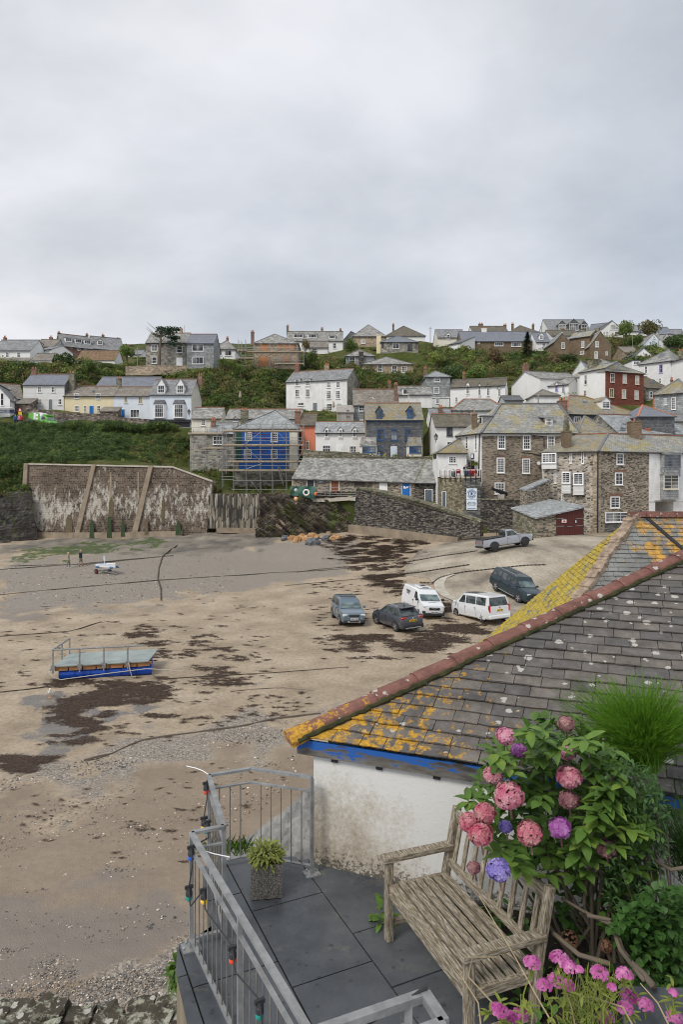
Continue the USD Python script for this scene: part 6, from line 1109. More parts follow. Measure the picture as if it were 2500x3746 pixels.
for i,(x,y,lbl) in enumerate(((816,1378,'palm-like cordyline on the left of the garden slope'),(850,1386,'palm-like cordyline with spiky crown beside the garden slope'),(880,1405,'tall cordyline palm in the middle of the garden slope'))):
    b=hill_hit([(x,y)])[0];t=thing('cordyline_palm',lbl,'palm',b);m=MB();m.tube([[0,0,-.3],[.1,0,1.6],[0,0,3]],.13,6);m.build('trunk','bark',t);m=MB()
    for k in range(70):a,e=rv.uniform(0,6.28),rv.uniform(-.5,1.4);d=np.array([math.cos(a)*math.cos(e),math.sin(a)*math.cos(e),math.sin(e)]);s=np.array([-math.sin(a),math.cos(a),0])*.06;o=np.array([0,0,3.0]);m.poly([o-s,o+d*.8-up3*.05+s*1.2,o+d*1.5-up3*.35,o+d*.8-up3*.05-s*1.2])
    m.build('crown','leaf_mid',t)
# beach wrack and shingle
plain('wrack',(0.06,0.036,0.023),0.6,0.5,6.0,spec_l=0.5);plain('pebble_mix',(0.22,0.2,0.18),0.7,0.5,1.5)
spec('pebble',{'oi':('object_info',{}),'r':('rgb_ramp',{'ramp':[(0.0,(0.045,0.045,0.05)),(0.3,(0.12,0.11,0.105)),(0.6,(0.24,0.20,0.16)),(0.85,(0.36,0.28,0.2)),(0.97,(0.62,0.58,0.52))]}),'p':('principled_bsdf',{'roughness':0.6})},[('oi.random','r.fac'),('r.color','p.base_color')])
def wrack_clump(seed):
    q=np.random.default_rng(seed);m=MB()
    for i in range(70):
        c=q.normal(size=2)*[.42,.26];a=q.normal()*.7;L,w=q.uniform(.06,.22),q.uniform(.012,.035);d,s=np.array([math.cos(a),math.sin(a),0])*L,np.array([-math.sin(a),math.cos(a),0])*w;o=np.array([*c,q.uniform(.005,.05)*math.exp(-3*(c[0]**2+c[1]**2))]);z=up3*q.uniform(.0,.04);m.poly([o-d-s,o+z-s*.6+d*.1,o+d,o+z+s]);m.poly([o-d-s,o+z+s,o-d+s])
    k=14;rr=[q.uniform(.15,.5) for _ in range(k)];c=[[r_*math.cos(6.283*i/k),.6*r_*math.sin(6.283*i/k),.004] for i,r_ in enumerate(rr)];m.poly([[0,0,.05]]+c+[c[0]]);return m.arr()
WP=[(*wrack_clump(i),'wrack') for i in range(6)]
WA=[(zoomed(Z9,[(120,200),(400,182),(820,232),(650,330),(630,440),(560,560),(440,520),(320,440),(190,330),(100,270)]),800,.4,1.0),(zoomed(Z9,[(330,470),(600,540),(560,620),(480,560),(370,520)]),60,.4,.9),(zoomed(Z9,[(840,640),(900,660),(930,720),(860,740)]),45,.4,.9),(zoomed(Z9,[(250,830),(560,870),(720,850),(900,780),(1150,820),(1150,900),(950,960),(500,1010),(320,1010),(240,930)]),330,.3,.9),(zoomed(ZB,[(290,845),(600,845),(980,880),(960,930),(820,930),(640,960),(600,1010),(560,1098),(360,1090),(340,1000),(480,930),(300,870)]),430,.2,.5),
      (zoomed(ZC,[(410,20),(560,20),(600,80),(560,150),(420,290),(250,380),(90,440),(0,430),(0,370),(150,330),(300,230),(340,120)]),520,.16,.44),(zoomed(ZC,[(630,90),(830,40),(860,60),(720,100),(850,170),(760,190),(620,110)]),60,.2,.5),(zoomed(ZB,[(740,560),(860,520),(960,640),(940,860),(850,760),(740,620)]),150,.2,.6),(zoomed(ZB,[(1080,560),(1250,480),(1420,720),(1380,880),(1180,860),(1060,680)]),150,.2,.55),(zoomed(ZB,[(0,400),(1568,300),(1568,1098),(700,1098),(0,900)]),330,.1,.3),(zoomed(Z9,[(0,480),(500,560),(500,900),(1100,960),(900,1015),(0,1015)]),230,.15,.4),(zoomed(ZC,[(500,130),(1568,20),(1568,150),(1100,220),(700,300),(480,380)]),120,.08,.25),(zoomed(ZC,[(0,560),(1568,330),(1000,900),(0,900)]),90,.05,.14),(zoomed(Z9,[(600,330),(1100,300),(1300,420),(860,440),(640,440)]),30,.15,.35)]
pos,scl=[],[]
for poly,n,r0,r1 in WA:
    q=sample_poly(poly,n,rv);cl=q[rv.integers(0,n,n)]+rv.normal(size=(n,2))*[30,10];q=np.where(rv.random((n,1))<.45,cl,q);h_=hit(q);h_=h_[meshkit.fbm(h_*[.55,.9,0]+3,3,5)>(.48 if r1>.43 else .4)];n=len(h_);pos.append(h_+[0,0,.02]);s=rv.uniform(r0,r1,n);scl.append(np.stack([s*rv.uniform(1,1.9,n),s,s],1))
pos=np.vstack(pos);instancer('seaweed','dark brown seaweed wrack strewn in patches over the beach',WP,pos,rv.integers(0,6,len(pos)),np.vstack(scl),rv.normal(0,.35,len(pos)),'seaweed')
PB=[]
for i in range(4):s=trimesh.creation.icosphere(1,1.0);v=s.vertices*[1,.75,.5];v=v*(1+.35*(meshkit.fbm(v*1.3+i*7,2,i)[:,None]-.5));PB.append((v,s.faces,'pebble'))
PA=[(zoomed((0,3200,2.0907),[(0,560),(900,560),(1480,420),(1480,900),(1100,1000),(0,1100)]),3200,.012,.032),(zoomed((0,3200,2.0907),[(0,0),(1480,0),(1480,560),(0,800)]),520,.015,.045),(zoomed(ZC,[(0,620),(1040,450),(960,1000),(0,1000)]),1500,.015,.04),(zoomed(ZC,[(0,480),(420,380),(900,260),(1450,180),(1450,260),(900,360),(500,440),(0,540)]),1100,.02,.055),(zoomed(ZB,[(0,180),(950,120),(1400,100),(1300,350),(0,420)]),700,.05,.12),([(1040,2900),(1130,2760),(1150,2700),(800,2800),(740,3100)],260,.02,.05)]
pos,scl=[],[]
for poly,n,r0,r1 in PA:q=sample_poly(poly,n,rv);pos.append(hit(q));scl.append(r0+(r1-r0)*rv.random(n)**3)
pos=np.vstack(pos);instancer('shingle','pebbles and shell bits scattered over the sand',PB,pos,rv.integers(0,4,len(pos)),np.concatenate(scl),rv.uniform(0,6.28,len(pos)),'pebbles')
# ropes and chains lying on the beach
plain('rope_dark',(0.055,0.045,0.035),0.9,0.3,6.0)
def rope(label,pts,r,cat='rope',name='mooring_rope',mat='rope_dark',dz=.02):
    c=hit(pts);L=LineString(c[:,:2]);k=max(8,int(L.length/.5));q=np.array([L.interpolate(i/k,normalized=True).coords[0] for i in range(k+1)]);q=q+np.cumsum(rng.normal(0,.012,q.shape),0)*.5;z=bfast(q[:,0],q[:,1])+dz
    if cat=='rope':m=MB();m.tube(np.column_stack([q,z]),.68*r*rng.uniform(.8,1.3,k+1),6);return m.build(name,mat,None,label,cat)
    m=MB();p=np.column_stack([q,z])
    for i in range(k*3):f=i/3;j=min(int(f),k-1);a=p[j]+(p[j+1]-p[j])*(f-j);d=unit(p[j+1]-p[j]);m.ico(a+up3*r*.5,[abs(d[0])*r*2+r*.7,abs(d[1])*r*2+r*.7,r*(.6 if i%2 else 1.2)],0)
    return m.build(name,mat,None,label,cat)
rope('long dark rope lying across the upper beach behind the dinghy',zoomed(ZB,[(-60,362),(300,326),(600,299),(900,272),(1250,250),(1568,228),(2100,195)]),.07)
rope('rope running down the beach from the rocks in the middle',zoomed(ZB,[(1020,70),(975,100),(935,135),(915,200),(910,262),(930,320),(932,385)]),.10)
rope('rope on the sand left of the raft rail',zoomed(ZB,[(-40,596),(200,580),(400,566),(470,545),(520,528),(580,510)]),.05)
rope('rope leading from the left edge to the raft',zoomed(ZB,[(-40,918),(150,898),(285,880)]),.045);rope('rope on the sand right of the raft',zoomed(ZB,[(930,838),(1200,822),(1568,802),(2000,770)]),.04)
rope('thin dark rope beyond the dinghy near the weedy rocks',zoomed(ZB,[(-20,212),(200,196),(450,180),(760,150),(1000,130)]),.08);rope('dark line of weed at the foot of the rocks',zoomed(ZB,[(60,190),(250,185),(480,182),(700,160),(900,138)]),.07)
rope('rusty chain across the upper slipway by the pickup',zoomed(Z9,[(560,398),(640,385),(860,346),(1000,328),(1105,312)]),.06,'chain','mooring_chain',dz=.1);rope('rusty chain on the middle of the slipway',zoomed(Z9,[(560,472),(700,458),(860,433),(1050,405)]),.07,'chain','mooring_chain',dz=.1)
rope('rusty chain curving round the slipway edge toward the dark estate car',zoomed(Z9,[(720,528),(800,532),(835,500),(890,480),(1010,456),(1250,430),(1568,405)]),.055,'chain','mooring_chain',dz=.12)
rope('rope on the sand left of the cars',zoomed(Z9,[(-200,540),(0,522),(150,508),(345,492)]),.05);rope('rope on the upper sand left of the seaweed',zoomed(Z9,[(-120,450),(0,432),(200,415),(330,405)]),.05)
plain('wet_sand',(0.09,0.07,0.052),0.6,0.2,2.0);rope('painted shade line of the small eroded sand ledge along the pebble channel',zoomed(ZC,[(420,384),(560,352),(690,290),(850,262),(1030,238),(1230,210),(1360,178),(1480,165),(1600,150)]),.085,name='sand_ledge',mat='wet_sand',dz=.0)  # thin tube; its dark colour paints the shade on the face of the sand step
rope('painted shade line of the eroded sand edge beside the water film',zoomed(ZC,[(1150,40),(1250,28),(1400,20),(1568,36)]),.035,name='sand_ledge',mat='wet_sand',dz=-.01)  # same dark tube colour, painted shade along this sand edge
# boulders
for i,(x,y,r,mt,lbl) in enumerate(((1035,1920,1.35,'boulder_brown','huge flat-topped tan boulder at the end of the striped wall'),(1070,1972,.55,'boulder_orange',None),(1088,1980,.6,'boulder_orange',None),(1105,1968,.6,'boulder_orange',None),(1125,1975,.65,'boulder_orange',None),(1142,1962,.5,'boulder_orange',None),(1115,1948,.5,'boulder_orange',None),(1160,1968,.4,'boulder_orange',None),(1078,1955,.55,'boulder_brown',None),(1100,1955,.5,'boulder_brown',None),(1150,1945,.85,'boulder_grey','large dark grey angular boulder behind the orange boulders'),(1042,1975,.6,'boulder_grey','dark slate boulder at the left end of the boulder pile'),(1105,1932,.6,'boulder_grey','dark ridge-like boulder at the back of the boulder pile'),(1145,1990,.8,'boulder_grey','smooth blue-grey boulder in front of the orange boulders'),(1230,1972,.6,'boulder_orange','single pale orange boulder lying apart on the right'),(1195,1975,.6,'boulder_grey','low dark boulder between the pile and the single orange boulder'),(1205,1958,.5,'boulder_brown','flat pale brown slab behind the low dark boulder'))):
    c=hit([(x,y)])[0] if i else P(1035,1940,94);s=trimesh.creation.icosphere(2,1.0);v=s.vertices*[1.25,.9,.75 if i else 1.15];q=meshkit.fbm(v*1.6+i*11,3,i);v=v*(1+.8*(q[:,None]-.5));v=np.round(v*2.6)/2.6*.55+v*.45
    t=thing('boulder',lbl or {1:'leftmost angular orange boulder of the pile',2:'second orange boulder from the left at the front of the pile',3:'orange boulder in the middle of the pile',4:'largest orange boulder at the front of the pile',5:'orange boulder right of the middle of the pile',6:'topmost orange boulder of the pile',7:'rightmost orange boulder of the pile',8:'brown boulder at the upper left of the pile',9:'brown boulder behind the middle of the pile'}[i],'boulder',c+[0,0,r*.2],rotz=i*40,group='boulders at the foot of the cliff');m=MB();m.add(v*r*(1.5 if i==0 else 1),s.faces);m.build('rock',mt,t)
# ================= vehicles =================
def paint(name,c,metal=0.0):spec(name,{'p':('principled_bsdf',{'base_color':c,'metallic':metal,'roughness':0.32,'coat_weight':0.6,'coat_roughness':0.06})},[])
paint('paint_bluegrey',(0.14,0.19,0.235),.35);paint('paint_grey',(0.085,0.09,0.105),.4);paint('paint_white',(0.68,0.69,0.70));paint('paint_navy',(0.014,0.03,0.04),.2);paint('paint_silver',(0.36,0.375,0.40),.5);paint('paint_green',(0.14,0.40,0.07))
spec('car_glass',{'tc':('texture_coordinate',{}),'n':('noise_texture',{'scale':2.2,'detail':3.0}),'r':('rgb_ramp',{'ramp':[(0.4,(0.012,0.016,0.018)),(0.6,(0.07,0.085,0.085))]}),'p':('principled_bsdf',{'roughness':0.04,'specular_ior_level':0.8})},[('tc.object','n.vector'),('n.fac','r.fac'),('r.color','p.base_color')]);spec('windscreen_glass',{'tc':('texture_coordinate',{}),'n':('noise_texture',{'scale':1.8,'detail':3.0}),'r':('rgb_ramp',{'ramp':[(0.38,(0.05,0.075,0.08)),(0.62,(0.17,0.22,0.22))]}),'p':('principled_bsdf',{'roughness':0.05,'specular_ior_level':0.8})},[('tc.object','n.vector'),('n.fac','r.fac'),('r.color','p.base_color')])
plain('tyre',(0.022,0.022,0.023),0.85);plain('alloy',(0.42,0.43,0.44),0.35,metal=0.7);plain('black_plastic',(0.03,0.03,0.033),0.6);plain('lamp_clear',(0.6,0.62,0.64),0.12,spec_l=0.8);plain('lamp_red',(0.42,0.012,0.015),0.2,spec_l=0.7);plain('plate_white',(0.75,0.75,0.74),0.5);plain('plate_yellow',(0.8,0.52,0.03),0.5);plain('chrome',(0.6,0.6,0.62),0.15,metal=0.9)
def car(name,label,cat,c,heading,tilt,L,W,st,gh,paint_m,wheels,r,sides,feats,pitch=0.0):
    """st: stations along the car (x, z bottom, z top, half width); gh: glasshouse (x base front, x roof front, x roof rear, x base rear, z belt, z roof, half width belt, half width roof)"""
    t=UsdGeom.Xform.Define(stage,pname('/World',name));t.AddTranslateOp().Set(Gf.Vec3d(*map(float,c)));t.AddRotateZYXOp().Set(Gf.Vec3f(tilt,pitch,heading));t=tag(t.GetPrim(),label,cat,feats.get('group'))
    m=MB();rows=[]
    for x,zb,zt,w in st:
        h=zt-zb;half=[(0,zb),(w*.86,zb),(w*.97,zb+h*.1),(w,zb+h*.42),(w*.985,zb+h*.72),(w*.93,zt-.03),(w*.8,zt),(0,zt+.015)]
        rows.append([(x,y,z) for y,z in half]+[(x,-y,z) for y,z in half[-2:0:-1]])
    k=len(rows[0]);V=np.array(rows).reshape(-1,3);F=[[i*k+j,i*k+(j+1)%k,(i+1)*k+(j+1)%k,(i+1)*k+j] for i in range(len(rows)-1) for j in range(k)]
    F=np.array(F);F=np.vstack([F[:,[0,1,2]],F[:,[0,2,3]]]);e=(len(rows)-1)*k;F=np.vstack([F,[[0,j+1,j] for j in range(1,k-1)],[[e,e+j,e+j+1] for j in range(1,k-1)]]);m.add(V,F);body=m.build('body',paint_m,t,smooth=38)
    xa,xf,xr,xb,zb,zr,wb,wr=gh
    def sec(x,ztop,wtop):return [(x[0],wb,zb-.06),(x[1],wtop,ztop-.06),(x[1],wtop*.88,ztop),(x[1],-wtop*.88,ztop),(x[1],-wtop,ztop-.06),(x[0],-wb,zb-.06)]
    R=[sec((xa,xf),zr,wr),sec((xa*.5+xb*.5,xf*.5+xr*.5),zr+.03,wr+.01),sec((xb,xr),zr-.01,wr)];k=6;V=np.array(R).reshape(-1,3);F=[[i*k+j,i*k+j+1,(i+1)*k+j+1,(i+1)*k+j] for i in range(2) for j in range(5)];F=np.array(F);F=np.vstack([F[:,[0,1,2]],F[:,[0,2,3]],[[0,2,1],[0,3,2],[0,5,3],[5,4,3]],[[12,13,14],[12,14,15],[12,15,17],[15,16,17]]]);m=MB();m.add(V,F);m.build('cabin',paint_m,t,smooth=30)
    def panel(nm,pts,mat,off,thick=.012,par=None):
        p=np.array(pts,float);nrm=np.cross(p[1]-p[0],p[2]-p[0]);nrm/=np.linalg.norm(nrm);o=np.asarray(off,float);nrm=nrm if np.dot(nrm,o)>0 else -nrm
        q=p+nrm*.012;A=np.cross(q[1]-q[0],q[2]-q[0]);q=q if np.dot(A,nrm)>0 else q[::-1];m=MB();m.prism(q,-nrm*thick);return m.build(nm,mat,par or t)
    sl=lambda a,b,f:a+(b-a)*f
    for (x0,x1,nm,off,ok) in ((xa,xf,'windscreen',(1,0,.3),feats.get('windscreen',1)),(xb,xr,'rear_window',(-1,0,.3),feats.get('rear',1))):
        if ok:
            lo,hi=(.06,.93) if nm=='windscreen' else feats.get('rear_span',(.15,.88));y=lambda f:sl(wb,wr,f)*.88;z=lambda f:sl(zb,zr-.06,f);x=lambda f:sl(x0,x1,f)
            panel(nm,[(x(lo),y(lo),z(lo)),(x(lo),-y(lo),z(lo)),(x(hi),-y(hi),z(hi)),(x(hi),y(hi),z(hi))],'windscreen_glass' if nm=='windscreen' else 'car_glass',off)
    for s in (1,-1):
        for q in sides:
            panel('side_window',[(x,s*(sl(wb,wr,f)),sl(zb,zr-.06,f)) for x,f in q],'car_glass',(0,s,.1))
        for i,xw in enumerate(wheels):
            w_=feats.get('track',W/2-.10);m=MB();m.cyl((xw,s*(w_-.14),r),(xw,s*(w_+.085),r),r,n=22);whl=m.build('wheel','tyre',t);m=MB();m.cyl((xw,s*(w_+.07),r),(xw,s*(w_+.092),r),r*.66,n=20);m.build('rim','black_plastic',whl);m=MB()
            for a in range(feats.get('spokes',5)):a_=6.283*a/feats.get('spokes',5);d=np.array([math.cos(a_),0,math.sin(a_)]);m.bar(np.array([xw,s*(w_+.1),r])+d*.03,np.array([xw,s*(w_+.098),r])+d*r*.64,.075,.03,up=(0,1,0))
            m.build('spokes',feats.get('alloy','alloy'),whl)
            m=MB();wa=max(np.interp(xw,[q[0] for q in st][::1] if st[0][0]<st[-1][0] else [q[0] for q in st][::-1],[q[3] for q in st] if st[0][0]<st[-1][0] else [q[3] for q in st][::-1]),.5)
            g=[(xw+(r+.09)*math.cos(b),s*(wa+.006),r+(r+.09)*math.sin(b)) for b in np.linspace(-.35,math.pi+.35,16)];p=np.array(g if s<0 else g[::-1]);p[:,2]=np.maximum(p[:,2],st[len(st)//2][1]+.02);m.prism(p[::-1],[0,-s*.02,0]);m.build('wheel_arch',feats.get('arch','black_plastic'),t)
        xm=sl(xa,xf,.12);m=MB();m.man(rounded((.14,.24,.17),.05).translate((xm-.1,s*(wb+.16),zb+.08)));m.build('door_mirror',feats.get('mirror',paint_m),t)
        if feats.get('rails'):m=MB();m.tube([(xf-.25,s*wr*.86,zr+.01),(xf-.35,s*wr*.86,zr+.07),(xr+.35,s*wr*.86,zr+.07),(xr+.2,s*wr*.86,zr+.01)],.022,6);m.build('roof_rail','chrome',t)
        for hx in feats.get('handles',()):m=MB();m.box((hx,s*(np.interp(hx,*zip(*sorted((q[0],q[3]) for q in st)))+.012),zb-.14),(.2,.03,.035));m.build('door_handle',feats.get('handle',paint_m),t)
        for sx in feats.get('seams',()):m=MB();w_=np.interp(sx,*zip(*sorted((q[0],q[3]) for q in st)));m.box((sx,s*(w_-.004),zb-.38),(.014,.016,.62));m.build('door_seam','black_plastic',t)
    for nm,mt,boxes in feats.get('boxes',()):
        for b_ in boxes:m=MB();m.man(rounded(b_[3:6],min(b_[3:6])*.3).translate(b_[:3]));m.build(nm,mt,t)
    for x,z,txt,mt in feats.get('plates',()):
        s=1 if x>0 else -1;m=MB();m.box((x,0,z),(.025,.53,.125));p=m.build('number_plate',mt,t);tm=meshkit.text_mesh(txt,.082,.006,True);v=np.array(tm.vertices);v[:,0]-=v[:,0].max()/2;v[:,1]-=.041;v[:,0]*=min(1,.24/v[:,0].max());V=np.column_stack([x+s*(.014+v[:,2]),s*v[:,0],z+v[:,1]]);m=MB();m.add(V,tm.faces);m.build('lettering','black_plastic',p)
    return t
def at_px(x,y):return hit([(x,y)])[0]
def slope_at(c,h):
    d=np.array([math.cos(math.radians(h)),math.sin(math.radians(h))]);a,b=c[:2]+d*1.4,c[:2]-d*1.4;e=np.array([-d[1],d[0]]);f,g=c[:2]+e*.8,c[:2]-e*.8
    return -math.degrees(math.atan2(float(bfast(*a)-bfast(*b)),2.8)),math.degrees(math.atan2(float(bfast(*f)-bfast(*g)),1.6))
def put(x,y,h,dz=0.0):c=at_px(x,y)+[0,0,dz];p,t=slope_at(c,h);return dict(c=c,heading=h,pitch=p,tilt=t)
sq=lambda x0,x1,f0=.12,f1=.9,a=0,b=0:[(x0,f0),(x1,f0),(x1-b,f1),(x0+a,f1)]
car('parked_car','blue-grey boxy estate car with roof rails facing the camera','car',L=4.2,W=1.8,paint_m='paint_bluegrey',wheels=(1.3,-1.28),r=.335,**put(1272,2270,-90+12),
    st=[(2.08,.34,.72,.68),(2.0,.24,.88,.80),(1.75,.22,.97,.87),(1.0,.22,1.06,.895),(.2,.22,1.08,.9),(-1.4,.22,1.06,.9),(-1.95,.26,1.02,.86),(-2.1,.36,.96,.80)],gh=(1.02,.28,-1.72,-2.0,1.06,1.64,.84,.70),
    sides=(sq(-.05,.72,b=.42),sq(-1.0,-.13),sq(-1.75,-1.1,a=.1)),feats=dict(rails=1,handles=(.05,-.85),seams=(.8,-.08,-1.05),plates=[(2.1,.50,'KP62 UZF','plate_white')],boxes=[('headlight','lamp_clear',[(1.92,.62,.76,.28,.36,.17),(1.92,-.62,.76,.28,.36,.17)]),('fog_lamp','lamp_clear',[(2.03,.52,.58,.1,.17,.17),(2.03,-.52,.58,.1,.17,.17)]),('grille','black_plastic',[(2.03,0,.72,.12,.76,.16)]),('bumper','black_plastic',[(2.02,0,.34,.2,1.5,.2),(-2.05,0,.4,.2,1.5,.3)]),('skid_plate','alloy',[(2.09,0,.33,.1,.9,.14)]),('intake','black_plastic',[(2.13,0,.36,.05,.66,.1)]),('tail_light','lamp_red',[(-2.02,.74,.95,.12,.12,.4),(-2.02,-.74,.95,.12,.12,.4)]),('roof_bar','black_plastic',[(-.1,0,1.72,.06,1.2,.04),(-1.1,0,1.72,.06,1.2,.04)])]))
car('parked_car','dark grey crossover car seen from behind with red tail lights','car',L=4.38,W=1.82,paint_m='paint_grey',wheels=(1.33,-1.32),r=.345,**put(1452,2292,90+26),
    st=[(2.15,.36,.70,.66),(2.05,.26,.86,.80),(1.7,.22,.97,.88),(1.0,.22,1.03,.905),(0,.22,1.05,.91),(-1.3,.22,1.06,.91),(-1.9,.26,1.08,.88),(-2.14,.36,1.04,.80),(-2.2,.45,.88,.74)],gh=(1.15,.2,-1.35,-2.05,1.03,1.59,.83,.64),
    sides=(sq(-.1,.8,b=.5),sq(-1.1,-.2,b=0,a=.05),[(-1.62,.15),(-1.2,.12),(-1.2,.85),(-1.4,.8)]),feats=dict(rails=1,arch='black_plastic',handles=(.05,-.9),seams=(.85,-.15,-1.15),rear_span=(.12,.8),plates=[(-2.215,.80,'KE69 VVW','plate_yellow')],boxes=[('tail_light','lamp_red',[(-2.08,.66,.98,.2,.36,.14),(-2.08,-.66,.98,.2,.36,.14)]),('bumper','black_plastic',[(-2.15,0,.42,.2,1.62,.3),(2.1,0,.38,.2,1.5,.26)]),('skid_plate','alloy',[(-2.22,0,.33,.08,1.2,.08)]),('badge','chrome',[(-2.2,0,.94,.03,.12,.1)]),('spoiler','paint_grey',[(-1.5,0,1.58,.4,1.16,.05)]),('roof_fin','black_plastic',[(-1.1,0,1.66,.16,.04,.08)]),('headlight','lamp_clear',[(2.0,.62,.78,.2,.36,.12),(2.0,-.62,.78,.2,.36,.12)])]))
car('delivery_van','white refrigerated van with a round roof unit facing the camera','van',L=4.4,W=1.85,paint_m='paint_white',wheels=(1.4,-1.35),r=.335,**put(1545,2240,-90+16),
    st=[(2.2,.34,.78,.66),(2.12,.24,.95,.80),(1.85,.22,1.06,.88),(1.2,.22,1.16,.915),(0,.22,1.18,.925),(-1.9,.22,1.18,.92),(-2.15,.26,1.18,.90),(-2.2,.36,1.14,.88)],gh=(1.45,.55,-2.05,-2.17,1.14,1.82,.88,.76),
    sides=([(.3,.1),(1.02,.08),(.62,.82),(.3,.85)],),feats=dict(rear=0,arch='paint_white',mirror='black_plastic',handles=(.2,),handle='black_plastic',seams=(.25,1.15),plates=[(2.235,.48,'DN21 YWH','plate_white')],
    boxes=[('headlight','lamp_clear',[(2.02,.66,.86,.28,.34,.18),(2.02,-.66,.86,.28,.34,.18)]),('grille','black_plastic',[(2.17,0,.72,.1,.86,.2)]),('badge','chrome',[(2.235,0,.76,.03,.5,.035),(2.24,0,.76,.03,.13,.13)]),('bumper','black_plastic',[(2.14,0,.33,.22,1.64,.22),(2.05,.75,.45,.3,.2,.24),(2.05,-.75,.45,.3,.2,.24)]),('roof_unit','paint_white',[(-.2,0,1.92,1.0,.95,.14)]),('roof_unit_fan','black_plastic',[(-.3,0,2.0,.4,.4,.03),(.28,0,1.93,.06,.5,.06)]),('lettering','black_plastic',[(1.68,0,1.1,.03,.62,.02),(1.74,0,1.085,.03,.4,.02),(-.9,.9,1.52,.8,.02,.07),(-.9,.905,1.42,.5,.02,.05),(-.9,.91,1.32,.62,.02,.035),(-.9,-.9,1.52,.8,.02,.07),(-.9,-.905,1.42,.5,.02,.05),(-.9,-.91,1.32,.62,.02,.035)])]))
car('people_carrier','white people carrier seen from behind with dark windows','van',L=4.95,W=1.92,paint_m='paint_white',wheels=(1.62,-1.6),r=.345,**put(1755,2262,90+24),
    st=[(2.45,.36,.80,.68),(2.36,.26,.98,.82),(2.05,.22,1.08,.90),(1.4,.22,1.14,.945),(0,.22,1.15,.955),(-2.0,.22,1.15,.955),(-2.38,.26,1.15,.93),(-2.47,.36,1.12,.90)],gh=(1.75,.75,-2.25,-2.42,1.12,1.86,.90,.77),
    sides=(sq(.45,1.25,b=.5),sq(-.85,.32),sq(-2.05,-.95)),feats=dict(rear_span=(.08,.92),arch='paint_white',handles=(.4,-.8),seams=(.38,1.3,-.9),plates=[(-2.49,.88,'GJ67 VPU','plate_yellow')],boxes=[('tail_light','lamp_red',[(-2.42,.83,1.0,.14,.14,.5),(-2.42,-.83,1.0,.14,.14,.5)]),('bumper','paint_white',[(-2.42,0,.42,.22,1.78,.28)]),('bumper_strip','black_plastic',[(-2.44,0,.27,.2,1.5,.06)]),('badge','chrome',[(-2.48,0,1.06,.03,.12,.12)]),('glass_roof','car_glass',[(.2,.28,1.875,1.4,.5,.03),(.2,-.28,1.875,1.4,.5,.03)]),('rear_wiper','black_plastic',[(-2.4,.15,1.2,.04,.5,.03)])]))
car('estate_car','dark navy large four-wheel-drive car half hidden by the lichened roof','car',L=4.85,W=1.92,paint_m='paint_navy',wheels=(1.45,-1.45),r=.37,**put(1885,2182,-90+24),
    st=[(2.38,.42,.84,.80),(2.3,.32,1.02,.90),(2.0,.28,1.12,.945),(1.2,.28,1.18,.955),(0,.28,1.18,.96),(-2.0,.28,1.17,.955),(-2.36,.32,1.15,.93),(-2.42,.42,1.1,.90)],gh=(1.3,.62,-2.1,-2.35,1.16,1.84,.88,.76),
    sides=(sq(.12,.95,b=.38),sq(-1.0,.02),sq(-2.05,-1.1)),feats=dict(rails=1,handles=(.2,-.85),seams=(.07,1.05,-1.05),boxes=[('headlight','lamp_clear',[(2.22,.68,.9,.24,.36,.2),(2.22,-.68,.9,.24,.36,.2)]),('grille','black_plastic',[(2.34,0,.9,.08,.9,.2)]),('bumper','black_plastic',[(2.3,0,.45,.22,1.7,.22)]),('tail_light','lamp_red',[(-2.37,.83,1.0,.12,.12,.4),(-2.37,-.83,1.0,.12,.12,.4)]),('side_step','alloy',[(0,.98,.34,2.0,.12,.05),(0,-.98,.34,2.0,.12,.05)])]))
pk=car('pickup_truck','silver single-cab pickup truck with open load bed on the slipway','pickup truck',L=5.3,W=1.86,paint_m='paint_silver',wheels=(1.68,-1.45),r=.40,**put(1850,2008,12,.08),
    st=[(2.6,.5,.88,.74),(2.5,.4,1.02,.86),(2.1,.36,1.1,.92),(1.3,.36,1.16,.93),(0,.36,1.16,.93),(-.2,.36,1.16,.93),(-2.5,.40,1.14,.92),(-2.58,.48,1.12,.90)],gh=(1.3,.62,-.05,-.2,1.13,1.76,.86,.68),
    sides=([(-.02,.1),(1.02,.1),(.66,.86),(.02,.88)],),feats=dict(arch='black_plastic',spokes=6,alloy='black_plastic',handles=(.1,),seams=(-.08,1.12),rear_span=(.2,.85),boxes=[('load_bed','black_plastic',[(-1.42,0,1.17,2.2,1.6,.04)]),('bed_rail','black_plastic',[(-1.4,.85,1.2,2.3,.1,.06),(-1.4,-.85,1.2,2.3,.1,.06),(-2.54,0,1.2,.08,1.7,.06)]),('tail_light','lamp_red',[(-2.55,.84,.92,.1,.14,.36),(-2.55,-.84,.92,.1,.14,.36)]),('headlight','lamp_clear',[(2.46,.66,.88,.22,.36,.18),(2.46,-.66,.88,.22,.36,.18)]),('bumper','black_plastic',[(2.5,0,.58,.26,1.7,.34),(-2.62,0,.5,.2,1.6,.18)]),('grille','black_plastic',[(2.58,0,.86,.08,.9,.22)])]))
m=MB();m.tube([(-.32,.72,1.15),(-.32,.7,1.72),(-.32,.6,1.78),(-.32,-.6,1.78),(-.32,-.7,1.72),(-.32,-.72,1.15)],.035,6)
for y in (-.35,0,.35):m.cyl((-.32,y,1.15),(-.32,y,1.78),.02,n=5)
m.build('load_bed_frame','black_plastic',pk)
